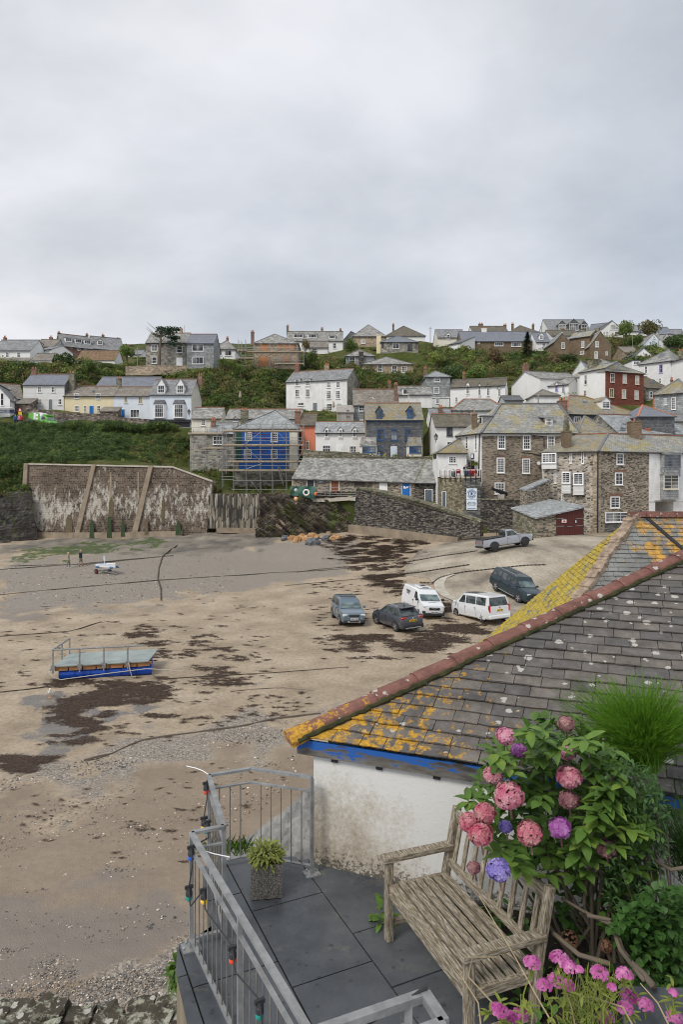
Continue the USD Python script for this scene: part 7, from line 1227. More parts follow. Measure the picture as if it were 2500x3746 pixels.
van=car('delivery_van','bright green and white box van half hidden by the hedge on the lane','van',L=5.4,W=2.0,paint_m='paint_green',wheels=(1.8,-1.6),r=.36,c=P(157,1554,119.5)-up3*.55,heading=-28,tilt=0,pitch=4,
    st=[(2.7,.4,.9,.8),(2.6,.3,1.1,.92),(2.2,.28,1.3,.98),(1.4,.28,1.35,.99),(-2.6,.28,1.35,.99),(-2.7,.35,1.3,.97)],gh=(2.25,1.5,.55,.5,1.3,2.05,.94,.82),sides=([(.65,.1),(1.85,.1),(1.35,.88),(.65,.88)],),feats=dict(rear=0,boxes=[('cargo_box','paint_white',[(-1.15,0,1.75,3.2,2.02,1.7)]),('green_panel','paint_green',[(-2.0,-1.02,1.7,1.3,.03,1.5),(-.3,-1.02,1.7,.9,.03,1.5)]),('white_patch','ink_white',[(-.4,-1.04,2.1,.5,.03,.4),(-.4,-1.04,1.5,.5,.03,.3)]),('roof_spoiler','paint_green',[(1.2,0,2.2,1.0,1.6,.25)]),('headlight','lamp_clear',[(2.55,.7,.95,.2,.36,.2),(2.55,-.7,.95,.2,.36,.2)]),('bumper','black_plastic',[(2.62,0,.5,.2,1.8,.25)])]))
# dinghy on its launching trolley
dg=thing('dinghy','small white rowing dinghy with pale blue buoyancy cushions and an upright oar','dinghy',at_px(392,2098)+[0,0,.42],rotz=-35);m=MB();G=[]
for i in range(11):
    f=i/10;x=-1.2+2.5*f;w=.62*(1-max(0,(f-.45)/.55)**2.2)*(.86+.14*min(1,f*4));z0=.02+.28*max(0,(f-.6)/.4)**2
    for y,z in ((w,.5+.12*f),(w*.93,.3),(w*.6,.08+z0),(0,z0),(-w*.6,.08+z0),(-w*.93,.3),(-w,.5+.12*f)):G.append((x,y,z))
Fh=[[i*7+j,i*7+j+1,(i+1)*7+j+1,(i+1)*7+j] for i in range(10) for j in range(6)];m.add(G,Fh);m.add(np.array(G)*[.985,.93,1]+[0,0,.012],[f[::-1] for f in Fh]);m.poly([G[j] for j in range(7)]);m.build('hull','ink_white',dg)
m=MB();e=[G[i*7] for i in range(11)]+[G[i*7+6] for i in range(10,-1,-1)];m.tube(np.array(e+[e[0]]),.035,6);m.build('gunwale','ink_white',dg)
plain('cushion_blue',(0.10,0.26,0.50),0.6);plain('fender_blue',(0.05,0.13,0.27),0.5)
for x,w in ((-.85,.95),(.05,1.05)):m=MB();m.man(rounded((.42,w,.2),.08).translate((x,0,.44)));m.build('cushion','cushion_blue',dg,smooth=40)
for x,y in ((-1.1,.72),(-.6,-.74),(1.2,-.4),(1.1,.45)):m=MB();m.man(rounded((.46,.2,.2),.09).translate((x,y,.3)));m.build('fender','fender_blue',dg,smooth=40)
m=MB();m.tube([(-.5,.1,.2),(-.62,.12,.9)],.03,6);m.bar((-.6,.12,.85),(-.68,.13,1.35),.16,.03);m.build('oar','ink_white',dg)
tr=thing('boat_trolley','galvanised two-wheeled launching trolley under the dinghy','trolley',at_px(392,2098),rotz=-35);m=MB();m.bar((-.9,-.35,.3),(1.6,0,.12),.07);m.bar((-.9,.35,.3),(1.6,0,.12),.07);m.bar((-.7,-.75,.25),(-.7,.75,.25),.06);m.build('frame','galv',tr)
for s in (-1,1):m=MB();m.cyl((-.7,s*.72,.25),(-.7,s*.86,.25),.25,n=16);w=m.build('wheel','tyre',tr);m=MB();m.cyl((-.7,s*.70,.25),(-.7,s*.88,.25),.13,n=12);m.build('rim','plastic_red',w)
# floating raft
a,b=hit(zoomed(ZB,[(318,852)]))[0],hit(zoomed(ZB,[(868,818)]))[0];ux=unit((b-a)*[1,1,0]);uy=np.array([-ux[1],ux[0],0]);Lr=np.linalg.norm((b-a)[:2]);z0=(a[2]+b[2])/2;Wd=4.3
Wd=2.5;rf=thing('raft','floating landing raft with grey deck on blue barrels and a metal handrail','raft',[a[0],a[1],z0],rotz=math.degrees(math.atan2(ux[1],ux[0])))
plain('barrel_blue',(0.008,0.06,0.36),0.4,0.12);plain('deck_grey',(0.27,0.31,0.30),0.7,0.2,1.2);plain('timber_brown',(0.38,0.19,0.08),0.7,0.25,3.0)
for j in range(6):x=.55+j*(Lr-.2)/6;m=MB();m.tube([(x-.42,.3,.3),(x-.40,.3,.3),(x+.40,.3,.3),(x+.42,.3,.3)],[.24,.29,.29,.24],14);m.build('barrel','barrel_blue',rf)
for j in range(5):x=.6+j*(Lr-.2)/5;m=MB();m.tube([(x-.45,Wd-.3,.3),(x+.45,Wd-.3,.3)],.29,12);m.build('barrel','barrel_blue',rf)
for j in range(7):m=MB();x0=-.1+j*Lr/7;m.box((x0+Lr/14+.05,.02,.62),(Lr/7-.06,.06,.2));m.build('side_board','timber_brown',rf)
for j in range(4):m=MB();m.box((Lr/2,.1+j*Wd/3.2,.66),(Lr,.1,.14));m.build('joist','timber_brown',rf)
m=MB();m.prism([(-.15,-.1,.8),(Lr*.97,-.1,.8),(Lr+.25,Wd,.8),(.25,Wd,.8)],[0,0,-.05]);m.build('deck','deck_grey',rf)
px_=[-.1,Lr*.25,Lr*.5,Lr*.75];m=MB();m.tube([(-.1,-.12,1.62),(Lr*.93,-.12,1.62)],.045,8);m.build('top_rail','galv',rf);m=MB();m.tube([(-.1,-.12,1.62),(.3,Wd-.1,1.62)],.045,8);m.build('end_rail','galv',rf)
for x in px_:m=MB();m.cyl((x,-.12,.45),(x,-.12,1.62),.04,n=8);m.build('post','galv',rf);m=MB();m.box((x,-.13,.72),(.2,.06,.26));m.build('bracket','galv',rf)
for x,y in ((.1,Wd*.5),(.3,Wd-.1)):m=MB();m.cyl((x,y,.8),(x,y,1.62),.04,n=8);m.build('post','galv',rf)
plain('rope_pale',(0.45,0.42,0.36),0.9);m=MB();m.tube([(-.3,-.2,.7),(-.1,-.35,.35),(.3,-.36,.18),(Lr*.5,-.36,.34),(Lr-.2,-.36,.48),(Lr+1.5,-.5,.3)],.022,5);m.tube([(Lr*.76,-.2,.8),(Lr*.78,-.38,.45),(Lr*.8,-.4,.12),(Lr*.84,-.38,.1)],.02,5);m.build('rope','rope_pale',rf)
# seagulls
plain('gull_white',(0.75,0.75,0.74),0.7);plain('gull_grey',(0.36,0.38,0.4),0.7)
def gull(label,c,rz,s=1.0):
    t=thing('seagull',label,'seagull',c,rotz=rz,scale=s);J=[((0,0,.2),.075),((.12,0,.26),.06),((.17,0,.35),.04),((.18,0,.38),.042)];B=m3.Manifold()
    for (p,r),(q,k) in zip(J,J[1:]):B=B+m3.Manifold.batch_hull([m3.Manifold.sphere(r,16).translate(p),m3.Manifold.sphere(k,16).translate(q)])
    B=B+m3.Manifold.batch_hull([m3.Manifold.sphere(.07,16).translate((0,0,.2)),m3.Manifold.sphere(.015,8).translate((-.26,0,.17))]);m=MB();m.man(B);m.build('body','gull_white',t,smooth=50)
    for y in (-1,1):m=MB();m.man(m3.Manifold.sphere(1,16).scale((.17,.018,.06)).rotate((0,-8,0)).translate((-.07,y*.065,.22)));m.build('wing','gull_grey',t,smooth=50);m=MB();m.cyl((.0,y*.03,0),(.0,y*.03,.15),.008,n=5);m.box((.02,y*.03,.005),(.06,.04,.008));m.build('leg','buoy_tan',t)
    m=MB();m.tube([(.21,0,.385),(.275,0,.37)],[.014,.004],6);m.build('beak','safety_yellow',t)
gull('white seagull standing on the sand left of the raft',at_px(181,2551),-60,1.15);gull('white seagull perched on the brown mottled roof above the blue-windowed house',Q(Z2,1213,618,112.5),180,1.3)
# ================= near buildings, terrace and garden =================
def Pd(x,y,D):return P(x*S,y*S,D)
def Td(x,y,z=6.5):return onz(x*S,y*S,z)
ue,un=np.array([.927,-.375,0]),np.array([.375,.927,0]);ZT=6.5
def lichen_slate(name,c,ocol,oamt,x0,x1,wamt=.3,sc=5.0,line=0):
    """slate with round white lichen spots and orange lichen that thickens between world x0 and x1"""
    spec(name,{'g':('geometry',{}),'n':('noise_texture',{'scale':3.0*sc/5,'detail':8.0,'roughness':0.7}),'r':('rgb_ramp',{'ramp':[(0.25,shade(c,.5)),(0.5,c),(0.75,shade(c,1.6))]}),'v':('voronoi_texture',{'scale':sc,'feature':'f1','randomness':1.0}),'nv':('noise_texture',{'scale':sc*3,'detail':4.0,'roughness':0.7}),'vs':('separate_color',{}),'sz':('math',{'math_type':'multiply_add','value2':0.5,'value3':.34-.5*(1-wamt)}),'nd':('math',{'math_type':'multiply_add','value2':0.62}),'lt':('math',{'math_type':'less_than'}),'w':('mix',{'color2':(.44,.43,.39)}),'wf':('math',{'math_type':'multiply','value2':.85}),
        'o':('noise_texture',{'scale':sc*1.1,'detail':7.0,'roughness':0.72}),'sx':('separate_xyz',{}),'m':('map_range',{'from_min':x0,'from_max':x1,'to_min':oamt,'to_max':-.14,'clamp':True}),'oa':('math',{'math_type':'add'}),'orr':('rgb_ramp',{'ramp':[(.55,(0,0,0)),(.64,(.92,)*3)]}),'oc':('rgb_ramp',{'ramp':[(.35,shade(ocol,.6)),(.65,shade(ocol,1.3))]}),'om':('mix',{}),'gi':('math',{'math_type':'multiply_add','value2':.9,'value3':.55}),'gm':('mix',{'mix_type':'multiply','fac':1.0}),'b':('bump',{'strength':.8,'distance':.012}),'p':('principled_bsdf',{'roughness':.78,'specular_ior_level':.3})},
        [('g.position','n.vector'),('n.fac','r.fac'),('g.random_per_island','gi.value1'),('r.color','gm.color1'),('gi.value','gm.color2'),('g.position','v.vector'),('g.position','nv.vector'),('v.color','vs.color'),('vs.r','sz.value1'),('nv.fac','nd.value1'),('v.distance','nd.value3'),('nd.value','lt.value1'),('sz.value','lt.value2'),('lt.value','wf.value1'),('wf.value','w.fac'),('gm.color','w.color1'),('g.position','o.vector'),('g.position','sx.vector'),('sx.x','m.value'),('o.fac','oa.value1'),('m.result','oa.value2'),('oa.value','orr.fac'),('nv.fac','oc.fac'),('orr.color','om.fac'),('w.color','om.color1'),('oc.color','om.color2'),('om.color','p.base_color'),('n.fac','b.height'),('b.normal','p.normal')])
for i,k in enumerate((.85,1.0,1.2)):lichen_slate(f'near_slate_{"abc"[i]}',(.20*k,(.187-.005*i)*k,(.180-.012*i)*k),(.46,.25,.02),.16,-.3,2.3,.62,8.5)
lichen_slate('mid_slate_yellow',(.30,.305,.28),(.42,.31,.03),.16,20,30,.1,1.8);lichen_slate('mid_slate_grey',(.31,.315,.30),(.45,.25,.045),.11,10.6,8.7,.2,1.4);lichen_slate('terracotta',(.31,.145,.115),(.5,.27,.03),.14,-.5,.7,.6,9.0)
plain('hip_mortar',(.27,.205,.15),.9,.45,5.0,bump=.03);plain('moss_dark',(.035,.035,.012),.95,.5,9.0)
def slate_field(par,poly,w,ex,mats,limit,seed,thick=.012,gap=.006,name='slate',jit=.25):
    poly=np.array(poly,float);nrm=unit(np.cross(poly[1]-poly[0],poly[2]-poly[0]));nrm=nrm if nrm[2]>0 else -nrm;u=unit([-nrm[1],nrm[0],0]);v=np.cross(nrm,u);o=poly[0];v=v if v[2]>0 else -v
    uv=Polygon([((p-o)@ u,(p-o)@ v) for p in poly]).buffer(0);x0,y0,x1,y1=uv.bounds;q=np.random.default_rng(seed);out=[]
    for j in range(int((y1-y0)/ex)+1):
        y=y0+j*ex;x=x0-q.random()*w
        while x<x1:
            ww=w*q.uniform(1-jit,1+jit);e=q.uniform(-.06,.06,4)*ex;r=Polygon([(x+gap,y+e[0]),(x+ww*.5,y+e[3]),(x+ww-gap,y+e[1]),(x+ww-gap,y+ex*1.5),(x+gap,y+ex*1.5)]);g=r.intersection(uv);x+=ww
            if g.geom_type !='Polygon' or g.area<.1*w*ex:continue
            c=np.array(g.exterior.coords)[:-1];c=c if g.exterior.is_ccw else c[::-1];t=thick*q.uniform(.8,1.6);h=lambda yy:t*2.2-(yy-y)/ex*t*1.6;P3=[o+u*a+v*b+nrm*h(b) for a,b in c]
            if np.dot(np.cross(P3[1]-P3[0],P3[2]-P3[0]),nrm)<0:P3=P3[::-1]
            out.append((-np.linalg.norm(np.mean(P3,0)-[0,0,EZ]),P3,nrm*t))
    out.sort(key=lambda k:-k[0]);rest={}
    for i,(_,P3,d) in enumerate(out):
        mt=mats[int(q.integers(len(mats)))]
        if i<limit:MB().prism(P3,-d).build(name,mt,par)
        else:rest.setdefault(mt,MB()).prism(P3,-d)
    for mt,m in rest.items():m.build(name+'s',mt,par,kind='stuff')
nb=thing('roofed_outbuilding','white rendered outbuilding with low slate hip roof and red hip tiles beside the terrace','building')
C=P(1076,2694,6.3);tp=.415;up_n=un+up3*tp
hipd=ue+un+up3*tp;rp=lambda a,r:C+ue*a+up_n*r
lim=[C,rp(3.9,0),rp(7.6,3.7),rp(3.7,3.7)]
MB().prism([p-up3*.012 for p in (rp(.15,.05),rp(3.9,.05),rp(7.6,3.7),rp(3.75,3.7))],-up3*.02).build('roof_deck','gutter_black',nb)
slate_field(nb,lim,.25,.152,['near_slate_a','near_slate_b','near_slate_c'],300,2,.009,.003,jit=.18)
hl_=np.linalg.norm(hipd);hd=hipd/hl_;side=unit(np.cross(hd,up3));hup=np.cross(side,hd);L_=3.75*hl_;k_=12
for i in range(k_):
    m=MB();a,b=-.06+i*L_/k_,-.06+(i+1)*L_/k_+.03;R=[]
    for s_,r in ((a,.105),(b,.088)):
        for th in np.linspace(-.25,math.pi+.25,9):R.append(C+hd*s_+side*math.cos(th)*r*1.15+hup*(math.sin(th)*r*.95-.02))
    m.add(R,[[j,j+1,j+10,j+9] for j in range(8)]);m.poly(R[:9][::-1]);m.build('hip_tile','terracotta',nb)
m=MB();k_=150;q=rng.random((k_,3));m.tube([C+hd*(i*L_/k_)+side*(.108+.02*q[i,0])+hup*(-.005+.012*q[i,1]) for i in range(k_)],.016+.016*q[:,2],6)
m.build('moss_bedding','moss_dark',nb)
spec('peeling_blue',{'g':('geometry',{}),'mp':('mapping',{'scale':(2.2,2.2,9.0)}),'n':('noise_texture',{'scale':1.3,'detail':5.0,'roughness':.6}),'sz':('separate_xyz',{}),'m':('map_range',{'from_min':float(C[2]-.14),'from_max':float(C[2]),'to_min':-.13,'to_max':.2}),'a':('math',{'math_type':'add'}),'r':('rgb_ramp',{'ramp':[(.50,(0,0,0)),(.53,(1,1,1))]}),'w':('rgb_ramp',{'ramp':[(.35,(.035,.033,.03)),(.65,(.16,.145,.125))]}),'x':('mix',{'color2':(.008,.085,.33)}),'p':('principled_bsdf',{'roughness':.75})},[('g.position','mp.vector'),('mp.vector','n.vector'),('g.position','sz.vector'),('sz.z','m.value'),('n.fac','a.value1'),('m.result','a.value2'),('a.value','r.fac'),('n.fac','w.fac'),('r.color','x.fac'),('w.color','x.color1'),('x.color','p.base_color')])
m=MB();m.obox(C+ue*.02-up3*.16-un*-.02,ue*3.8,un*.03,up3*.135);m.build('fascia_board','peeling_blue',nb)
wc=Td(720,1981);wc=wc+ue*.0;a0=np.dot(wc-C,ue);wn=np.dot(wc-C,un)
spec('grimy_render',{'g':('geometry',{}),'n':('noise_texture',{'scale':1.1,'detail':9.0,'roughness':.72}),'f':('noise_texture',{'scale':26.0,'detail':7.0,'roughness':.8}),'sx':('separate_xyz',{}),'mx':('map_range',{'from_min':-.3,'from_max':.75,'to_min':.12,'to_max':-.09,'clamp':True}),'mz':('map_range',{'from_min':6.5,'from_max':7.5,'to_min':.16,'to_max':-.12,'clamp':True}),'a':('math',{'math_type':'add'}),'a2':('math',{'math_type':'multiply_add','value2':.55}),'a3':('math',{'math_type':'multiply_add','value2':.9}),'r':('rgb_ramp',{'ramp':[(.70,(.62,.615,.59)),(.80,(.53,.50,.45)),(.90,(.42,.375,.31)),(1.0,(.31,.265,.205))]}),'z2':('map_range',{'from_min':6.5,'from_max':6.75,'to_min':.19,'to_max':-.02,'clamp':True}),'f2':('math',{'math_type':'add'}),'r2':('rgb_ramp',{'ramp':[(.62,(0,0,0)),(.67,(.85,)*3)]}),'x':('mix',{'color2':(.075,.07,.06)}),'b':('bump',{'strength':.6,'distance':.008}),'p':('principled_bsdf',{'roughness':.9,'specular_ior_level':.2})},
    [('g.position','n.vector'),('g.position','f.vector'),('g.position','sx.vector'),('sx.x','mx.value'),('sx.z','mz.value'),('mx.result','a.value1'),('mz.result','a.value2'),('n.fac','a3.value1'),('a.value','a3.value3'),('f.fac','a2.value1'),('a3.value','a2.value3'),('a2.value','r.fac'),('sx.z','z2.value'),('f.fac','f2.value1'),('z2.result','f2.value2'),('f2.value','r2.fac'),('r2.color','x.fac'),('r.color','x.color1'),('x.color','p.base_color'),('f.fac','b.height'),('b.normal','p.normal')])
m=MB();w0=down(wc,.2);h_=up3*(C[2]-.10-.2);w1,w2=w0+ue*5.5,w0+ue*3.4+un*3.2;m.prism([w0+h_,w1+h_,w2+h_],-h_);hp_=lambda t:C+(ue+un)*t+up3*(tp*t-.05)+ue*.2;m.poly([hp_(3.7),hp_(.1),down(hp_(.1),C[2]-.2),down(hp_(3.7),C[2]-.2)]);m.build('wall','grimy_render',nb)
for a in (.35,.78,1.3):m=MB();m.obox(C+ue*a+un*.05-up3*.20,ue*.06,un*.2,up3*.05);m.build('rafter_end','gutter_black',nb)
# ---- lichened roof further down ----
mr=thing('lichened_roof_building','building with steep hip roof covered in bright yellow and orange lichen above the slipway','building')
A=P(2322,1886,24.0);B1,B2=P(2134,2166,21.9),P(1746,2360,29.6);zE=A[2]-6.2;E1,E2=A+(B1-A)*(6.2/(A[2]-B1[2])),A+(B2-A)*(6.2/(A[2]-B2[2]))
rd_=unit(-(unit((E1-A)*[1,1,0])+unit((E2-A)*[1,1,0])));R1=A+rd_*9;F1=E1+rd_*14
m=MB();m.prism([E1,A,E2][::-1],-up3*.1);m.prism([E1,F1,R1,A],-up3*.1);m.build('roof_deck','slate_old',mr)
slate_field(mr,[E1,A,E2],.30,.17,['mid_slate_yellow'],150,5,.016,.004,jit=.4);slate_field(mr,[E1,F1,R1,A],.34,.19,['mid_slate_grey'],150,6,.018,.008,jit=.4)
d=E1-A;Lh=np.linalg.norm(d);d/=Lh;sd=unit(np.cross(d,up3));hu=np.cross(sd,d);hu=hu if hu[2]>0 else -hu
for i in range(52):m=MB();q=rng.uniform(-1,1,3);m.obox(A+d*(i*.15)-sd*(.18+q[0]*.04)+hu*-.06,sd*.36,d*.16,hu*(.17+.03*q[1]));m.build('hip_tile','hip_mortar',mr)
for i in range(16):m=MB();m.obox(A+rd_*(i*.5-.1)+un*-.2-up3*.04,rd_*.485,[0,.36,0],up3*(.17+.02*(i%2)));m.build('ridge_tile','terracotta',mr)
fd=unit(np.cross(E1-A,rd_));fd=fd if fd[2]>0 else -fd;c1=A+(F1-E1)*.02;dv=unit(onplane(2486,2031,A,fd)-onplane(2340,1903,A,fd));m=MB();m.bar(c1+fd*.06,c1+dv*7+fd*.06,.12,.03,up=fd);m.build('valley_flashing','gutter_black',mr)
m=MB();m.poly([down(E2,0),down(E1,0),E1,E2]);m.poly([down(E1,0),down(F1,0),F1,E1]);m.build('wall','stone_grey',mr)
# ---- terrace ----
sa,sb=np.array([.42,-.907]),np.array([.907,.42]);SO=Td(578,2091)[:2]
wl=[wc[:2]+ue[:2]*a for a in (-.05,2.2)]
outl=Polygon([wl[0],wl[1],(1.9,2.6),(-.35,2.6),(-.70,3.7),(-1.20,4.95),(-1.25,5.2),(-1.0,5.33),(-1.28,6.25),(-.86,6.42),(-.3,6.42)])
spec('paving_slate',{'g':('geometry',{}),'n':('noise_texture',{'scale':2.2,'detail':8.0,'roughness':.65}),'r':('rgb_ramp',{'ramp':[(.3,(.05,.056,.064)),(.5,(.085,.094,.106)),(.7,(.125,.133,.143))]}),'gi':('math',{'math_type':'multiply_add','value2':.5,'value3':.75}),'gm':('mix',{'mix_type':'multiply','fac':1.0}),'v':('voronoi_texture',{'scale':13.0}),'vs':('separate_color',{}),'a':('math',{'math_type':'multiply','value2':.24}),'lt':('math',{'math_type':'less_than'}),'f':('math',{'math_type':'multiply','value2':.7}),'x':('mix',{'color2':(.028,.03,.033)}),'k':('noise_texture',{'scale':5.0,'detail':9.0,'roughness':.8}),'kr':('rgb_ramp',{'ramp':[(.55,(0,0,0)),(.7,(.6,)*3)]}),'y':('mix',{'color2':(.17,.155,.125)}),'rr':('rgb_ramp',{'ramp':[(.35,(.3,)*3),(.65,(.6,)*3)]}),'b':('bump',{'strength':.5,'distance':.004}),'p':('principled_bsdf',{'specular_ior_level':.5})},[('g.position','n.vector'),('g.position','v.vector'),('g.position','k.vector'),('n.fac','r.fac'),('g.random_per_island','gi.value1'),('r.color','gm.color1'),('gi.value','gm.color2'),('v.color','vs.color'),('vs.r','a.value1'),('v.distance','lt.value1'),('a.value','lt.value2'),('lt.value','f.value1'),('f.value','x.fac'),('gm.color','x.color1'),('k.fac','kr.fac'),('kr.color','y.fac'),('x.color','y.color1'),('y.color','p.base_color'),('k.fac','rr.fac'),('rr.color','p.roughness'),('k.fac','b.height'),('b.normal','p.normal')])
te=thing('slate_terrace','terrace paved with large dark slate slabs above the beach','terrace')
cuts={-3:[-1,0,1],-2:[-.6,.5,1.6],-1:[-1.4,-.29,.64,1.57,2.5],0:[-1.0,-.93+.0,0,.93,1.86,2.8],1:[-1.3,-.55,.593,1.22,2.15,3.1],2:[-1.2,-.2,.75,1.7,2.7],3:[-1,0,1,2,3]}
for k,cs in cuts.items():
    cs=[-2.5]+cs+[4.0]
    for s0,s1 in zip(cs,cs[1:]):
        if s1-s0<.1:continue
        g=.006;r=Polygon([SO+sa*s+sb*t for s,t in ((s0+g,k*.631+g),(s1-g,k*.631+g),(s1-g,(k+1)*.631-g),(s0+g,(k+1)*.631-g))]).intersection(outl)
        for r in getattr(r,'geoms',[r]):
            if r.geom_type !='Polygon' or r.area<.004:continue
            c=np.array(r.exterior.coords)[:-1];c=c if r.exterior.is_ccw else c[::-1];z=ZT+rng.uniform(-.002,.002);vv,ff=trimesh.creation.triangulate_polygon(r,engine='earcut');m=MB();m.add(np.column_stack([vv,np.full(len(vv),z)]),ff)
            for i in range(len(c)):p,q=[*c[i],z],[*c[(i+1)%len(c)],z];m.poly([p,[*p[:2],z-.045],[*q[:2],z-.045],q])
            m.build('slab','paving_slate',te)
c=np.array(outl.buffer(-.02).exterior.coords)[:-1];c=c if outl.exterior.is_ccw else c[::-1];MB().prism([[*p,ZT-.02] for p in c[::1]] if Polygon(c).exterior.is_ccw else [[*p,ZT-.02] for p in c[::-1]],[0,0,-.1]).build('bedding','moss_dark',te)
c=np.array(outl.buffer(-.06).exterior.coords)[:-1];c=c if Polygon(c).exterior.is_ccw else c[::-1];MB().prism([[*p,ZT-.13] for p in c],[0,0,-6.8]).build('retaining_wall','stone_dark',te)
plain('weathered_wood',(.27,.225,.17),.85,.3,3.0)
# ---- railing ----
ra=thing('terrace_railing','galvanised steel railing round the slate terrace with thin upright bars','railing');ZR=7.37
RP=[Td(716,2005)[:2],np.array([-.838,6.315]),np.array([-1.2,6.17]),np.array([-.904,5.25]),np.array([-1.134,5.155]),np.array([-.193,3.33])+np.array([.25,-.45])]
z3=lambda p,z:np.array([p[0],p[1],z])
for i,(p,q) in enumerate(zip(RP,RP[1:])):
    L=np.linalg.norm(q-p)
    for nm,z,w,h in (('top_rail',ZR,.040,.022),('middle_rail',ZR-.125,.026,.014),('bottom_rail',ZT+.075,.032,.012)):m=MB();m.bar(z3(p,z),z3(q,z),w,h);m.build(nm,'galv',ra)
    k=max(1,round(L/.105))
    for j in range(1,k):c=p+(q-p)*j/k;m=MB();m.cyl(z3(c,ZT+.07),z3(c,ZR-.125),.0055,n=6);m.build('baluster','galv_dark',ra)
posts=[RP[0],RP[2],RP[3],RP[4],RP[4]+(RP[5]-RP[4])*.43]
for i,p in enumerate(posts):
    m=MB();m.box((p[0],p[1],(ZT+ZR)/2-.01),(.03,.03,ZR-ZT),.4);ps=m.build('post','galv',ra)
    if i in (0,3):m=MB();m.box((p[0],p[1],ZT+.006),(.14,.12,.012),.4);m.build('foot_plate','galv',ps);m=MB();[m.cyl((p[0]+a,p[1]+b,ZT+.012),(p[0]+a,p[1]+b,ZT+.024),.009,n=6) for a in (-.05,.05) for b in (-.035,.035)];m.build('bolts','alloy',ps)
r2=thing('gate_railing','short galvanised rail with square end at the near edge of the terrace','railing');g0,g1,g2=np.array([-.25,3.22]),np.array([.43,3.52]),np.array([.50,3.33])
m=MB();m.bar(z3(g0,ZR),z3(g1,ZR),.05,.04);m.build('top_rail','galv',r2);m=MB();m.bar(z3(g1,ZR),z3(g2,ZR-.0),.055,.045);m.bar(z3(g2,ZR),z3(g2+(-.16,-.07),ZR),.05,.045);m.build('end_return','galv',r2);m=MB();m.bar(z3(g0,ZR-.14),z3(g1-(.1,.03),ZR-.14),.035,.02);m.build('lower_rail','galv',r2)
for p in (g1-(.09,.04),g0):m=MB();m.bar(z3(p,ZT),z3(p,ZR),.04);m.build('post','galv',r2)
# ---- string of coloured lights ----
sl_=thing('string_lights','black cable of coloured festoon bulbs wound along the terrace railing','string lights');BL=[((473,1812),6.1,'red'),((468,1893),5.75,'yellow'),((476,1902),5.6,'green'),((439,1962),5.08,'blue'),((434,2054),4.98,'green'),((468,2061),4.85,'yellow'),((534,2196),4.25,'red'),((596,2322),3.8,'green'),((700,2420),3.4,'yellow')]
for nm,c in (('red',(.65,.06,.02)),('yellow',(.78,.5,.01)),('green',(.01,.24,.19)),('blue',(.01,.10,.5))):plain('bulb_'+nm,c,.25,.05)
cb=[z3(RP[2],ZR-.02)]
for (x,y),D,cl in BL:
    c=Pd(x,y,D);r=.0245;m=MB();m.ico(c-up3*.016,(r,r,r),2);bu=m.build('bulb','bulb_'+cl,sl_,smooth=True);m=MB();m.tube([c+up3*.0,c+up3*.03,c+up3*.035,c+up3*.062],[.0245,.0245,.02,.018],10);m.box(c+up3*.062,(.06,.02,.022),.5);m.build('socket','black_plastic',sl_);cb+=[c+up3*.066,c+np.array([.03,-.1,-.02])]
m=MB();tt=np.linspace(0,len(cb)-1,len(cb)*6);cc=np.array([np.interp(tt,range(len(cb)),np.array(cb)[:,j]) for j in range(3)]).T;m.tube(cc,.0055,5);m.build('cable','black_plastic',sl_)
m=MB();m.tube([z3(g0,ZR-.03),z3((g0+g1)/2,ZR-.06),z3(g1-(.05,.02),ZR+.02),z3(g1+(.01,.01),ZR+.035)],[.007,.007,.007,.014],6);m.build('cable_end','black_plastic',sl_)
m=MB();m.tube([Pd(479,1777,6.17),Pd(466,1768,6.2),Pd(450,1762,6.25),Pd(428,1757,6.3)],.004,4);m.tube([Pd(465,1950,4.95),Pd(490,1958,4.95),Pd(528,1966,4.95)],.004,4);m.tube([z3(g1-(.05,.02),ZR+.02),Pd(985,2298,3.5),Pd(1004,2330,3.45)],.004,4);m.build('cable_tie','ink_white',sl_)
# ---- planter ----
spec('aggregate',{'g':('geometry',{}),'v':('voronoi_texture',{'scale':210.0}),'s':('separate_color',{}),'r':('rgb_ramp',{'ramp':[(.2,(.06,.055,.05)),(.65,(.12,.11,.095)),(.9,(.27,.25,.22))]}),'b':('bump',{'strength':.6,'distance':.004}),'p':('principled_bsdf',{'roughness':.8})},[('g.position','v.vector'),('v.color','s.color'),('s.r','r.fac'),('r.color','p.base_color'),('v.distance','b.height'),('b.normal','p.normal')])
pc=Td(608,2060);pc[1]+=.1;pl=thing('planter','square exposed-aggregate concrete planter on the slate terrace','planter',pc,rotz=8);m=MB()
for x,y,w,d in ((0,-.115,.26,.03),(0,.115,.26,.03),(-.115,0,.03,.20),(.115,0,.03,.20)):m.box((x,y,.145),(w,d,.27))
m.build('box','aggregate',pl);m=MB();m.box((0,0,.12),(.2,.2,.2));m.build('soil','moss_dark',pl);m=MB();m.box((0,0,.008),(.2,.2,.016));m.build('foot','gutter_black',pl)
leafy('leaf_varieg',(.27,.30,.07),.35,c2=(.62,.60,.22),scale=30);leafy('leaf_fresh',(.09,.17,.025),.4);leafy('leaf_hydrangea',(.10,.19,.035),.5,c2=(.25,.34,.06),scale=5);leafy('leaf_hebe',(.08,.16,.05),.45,c2=(.28,.32,.07),scale=8);leafy('leaf_broom',(.13,.28,.022),.35,c2=(.28,.46,.06),scale=4,trans=.4);leafy('leaf_ivy',(.055,.13,.026),.45,c2=(.11,.21,.04),scale=6);leafy('stem_lime',(.22,.26,.05),.3,scale=9);leafy('straw',(.42,.33,.2),.25,scale=9)
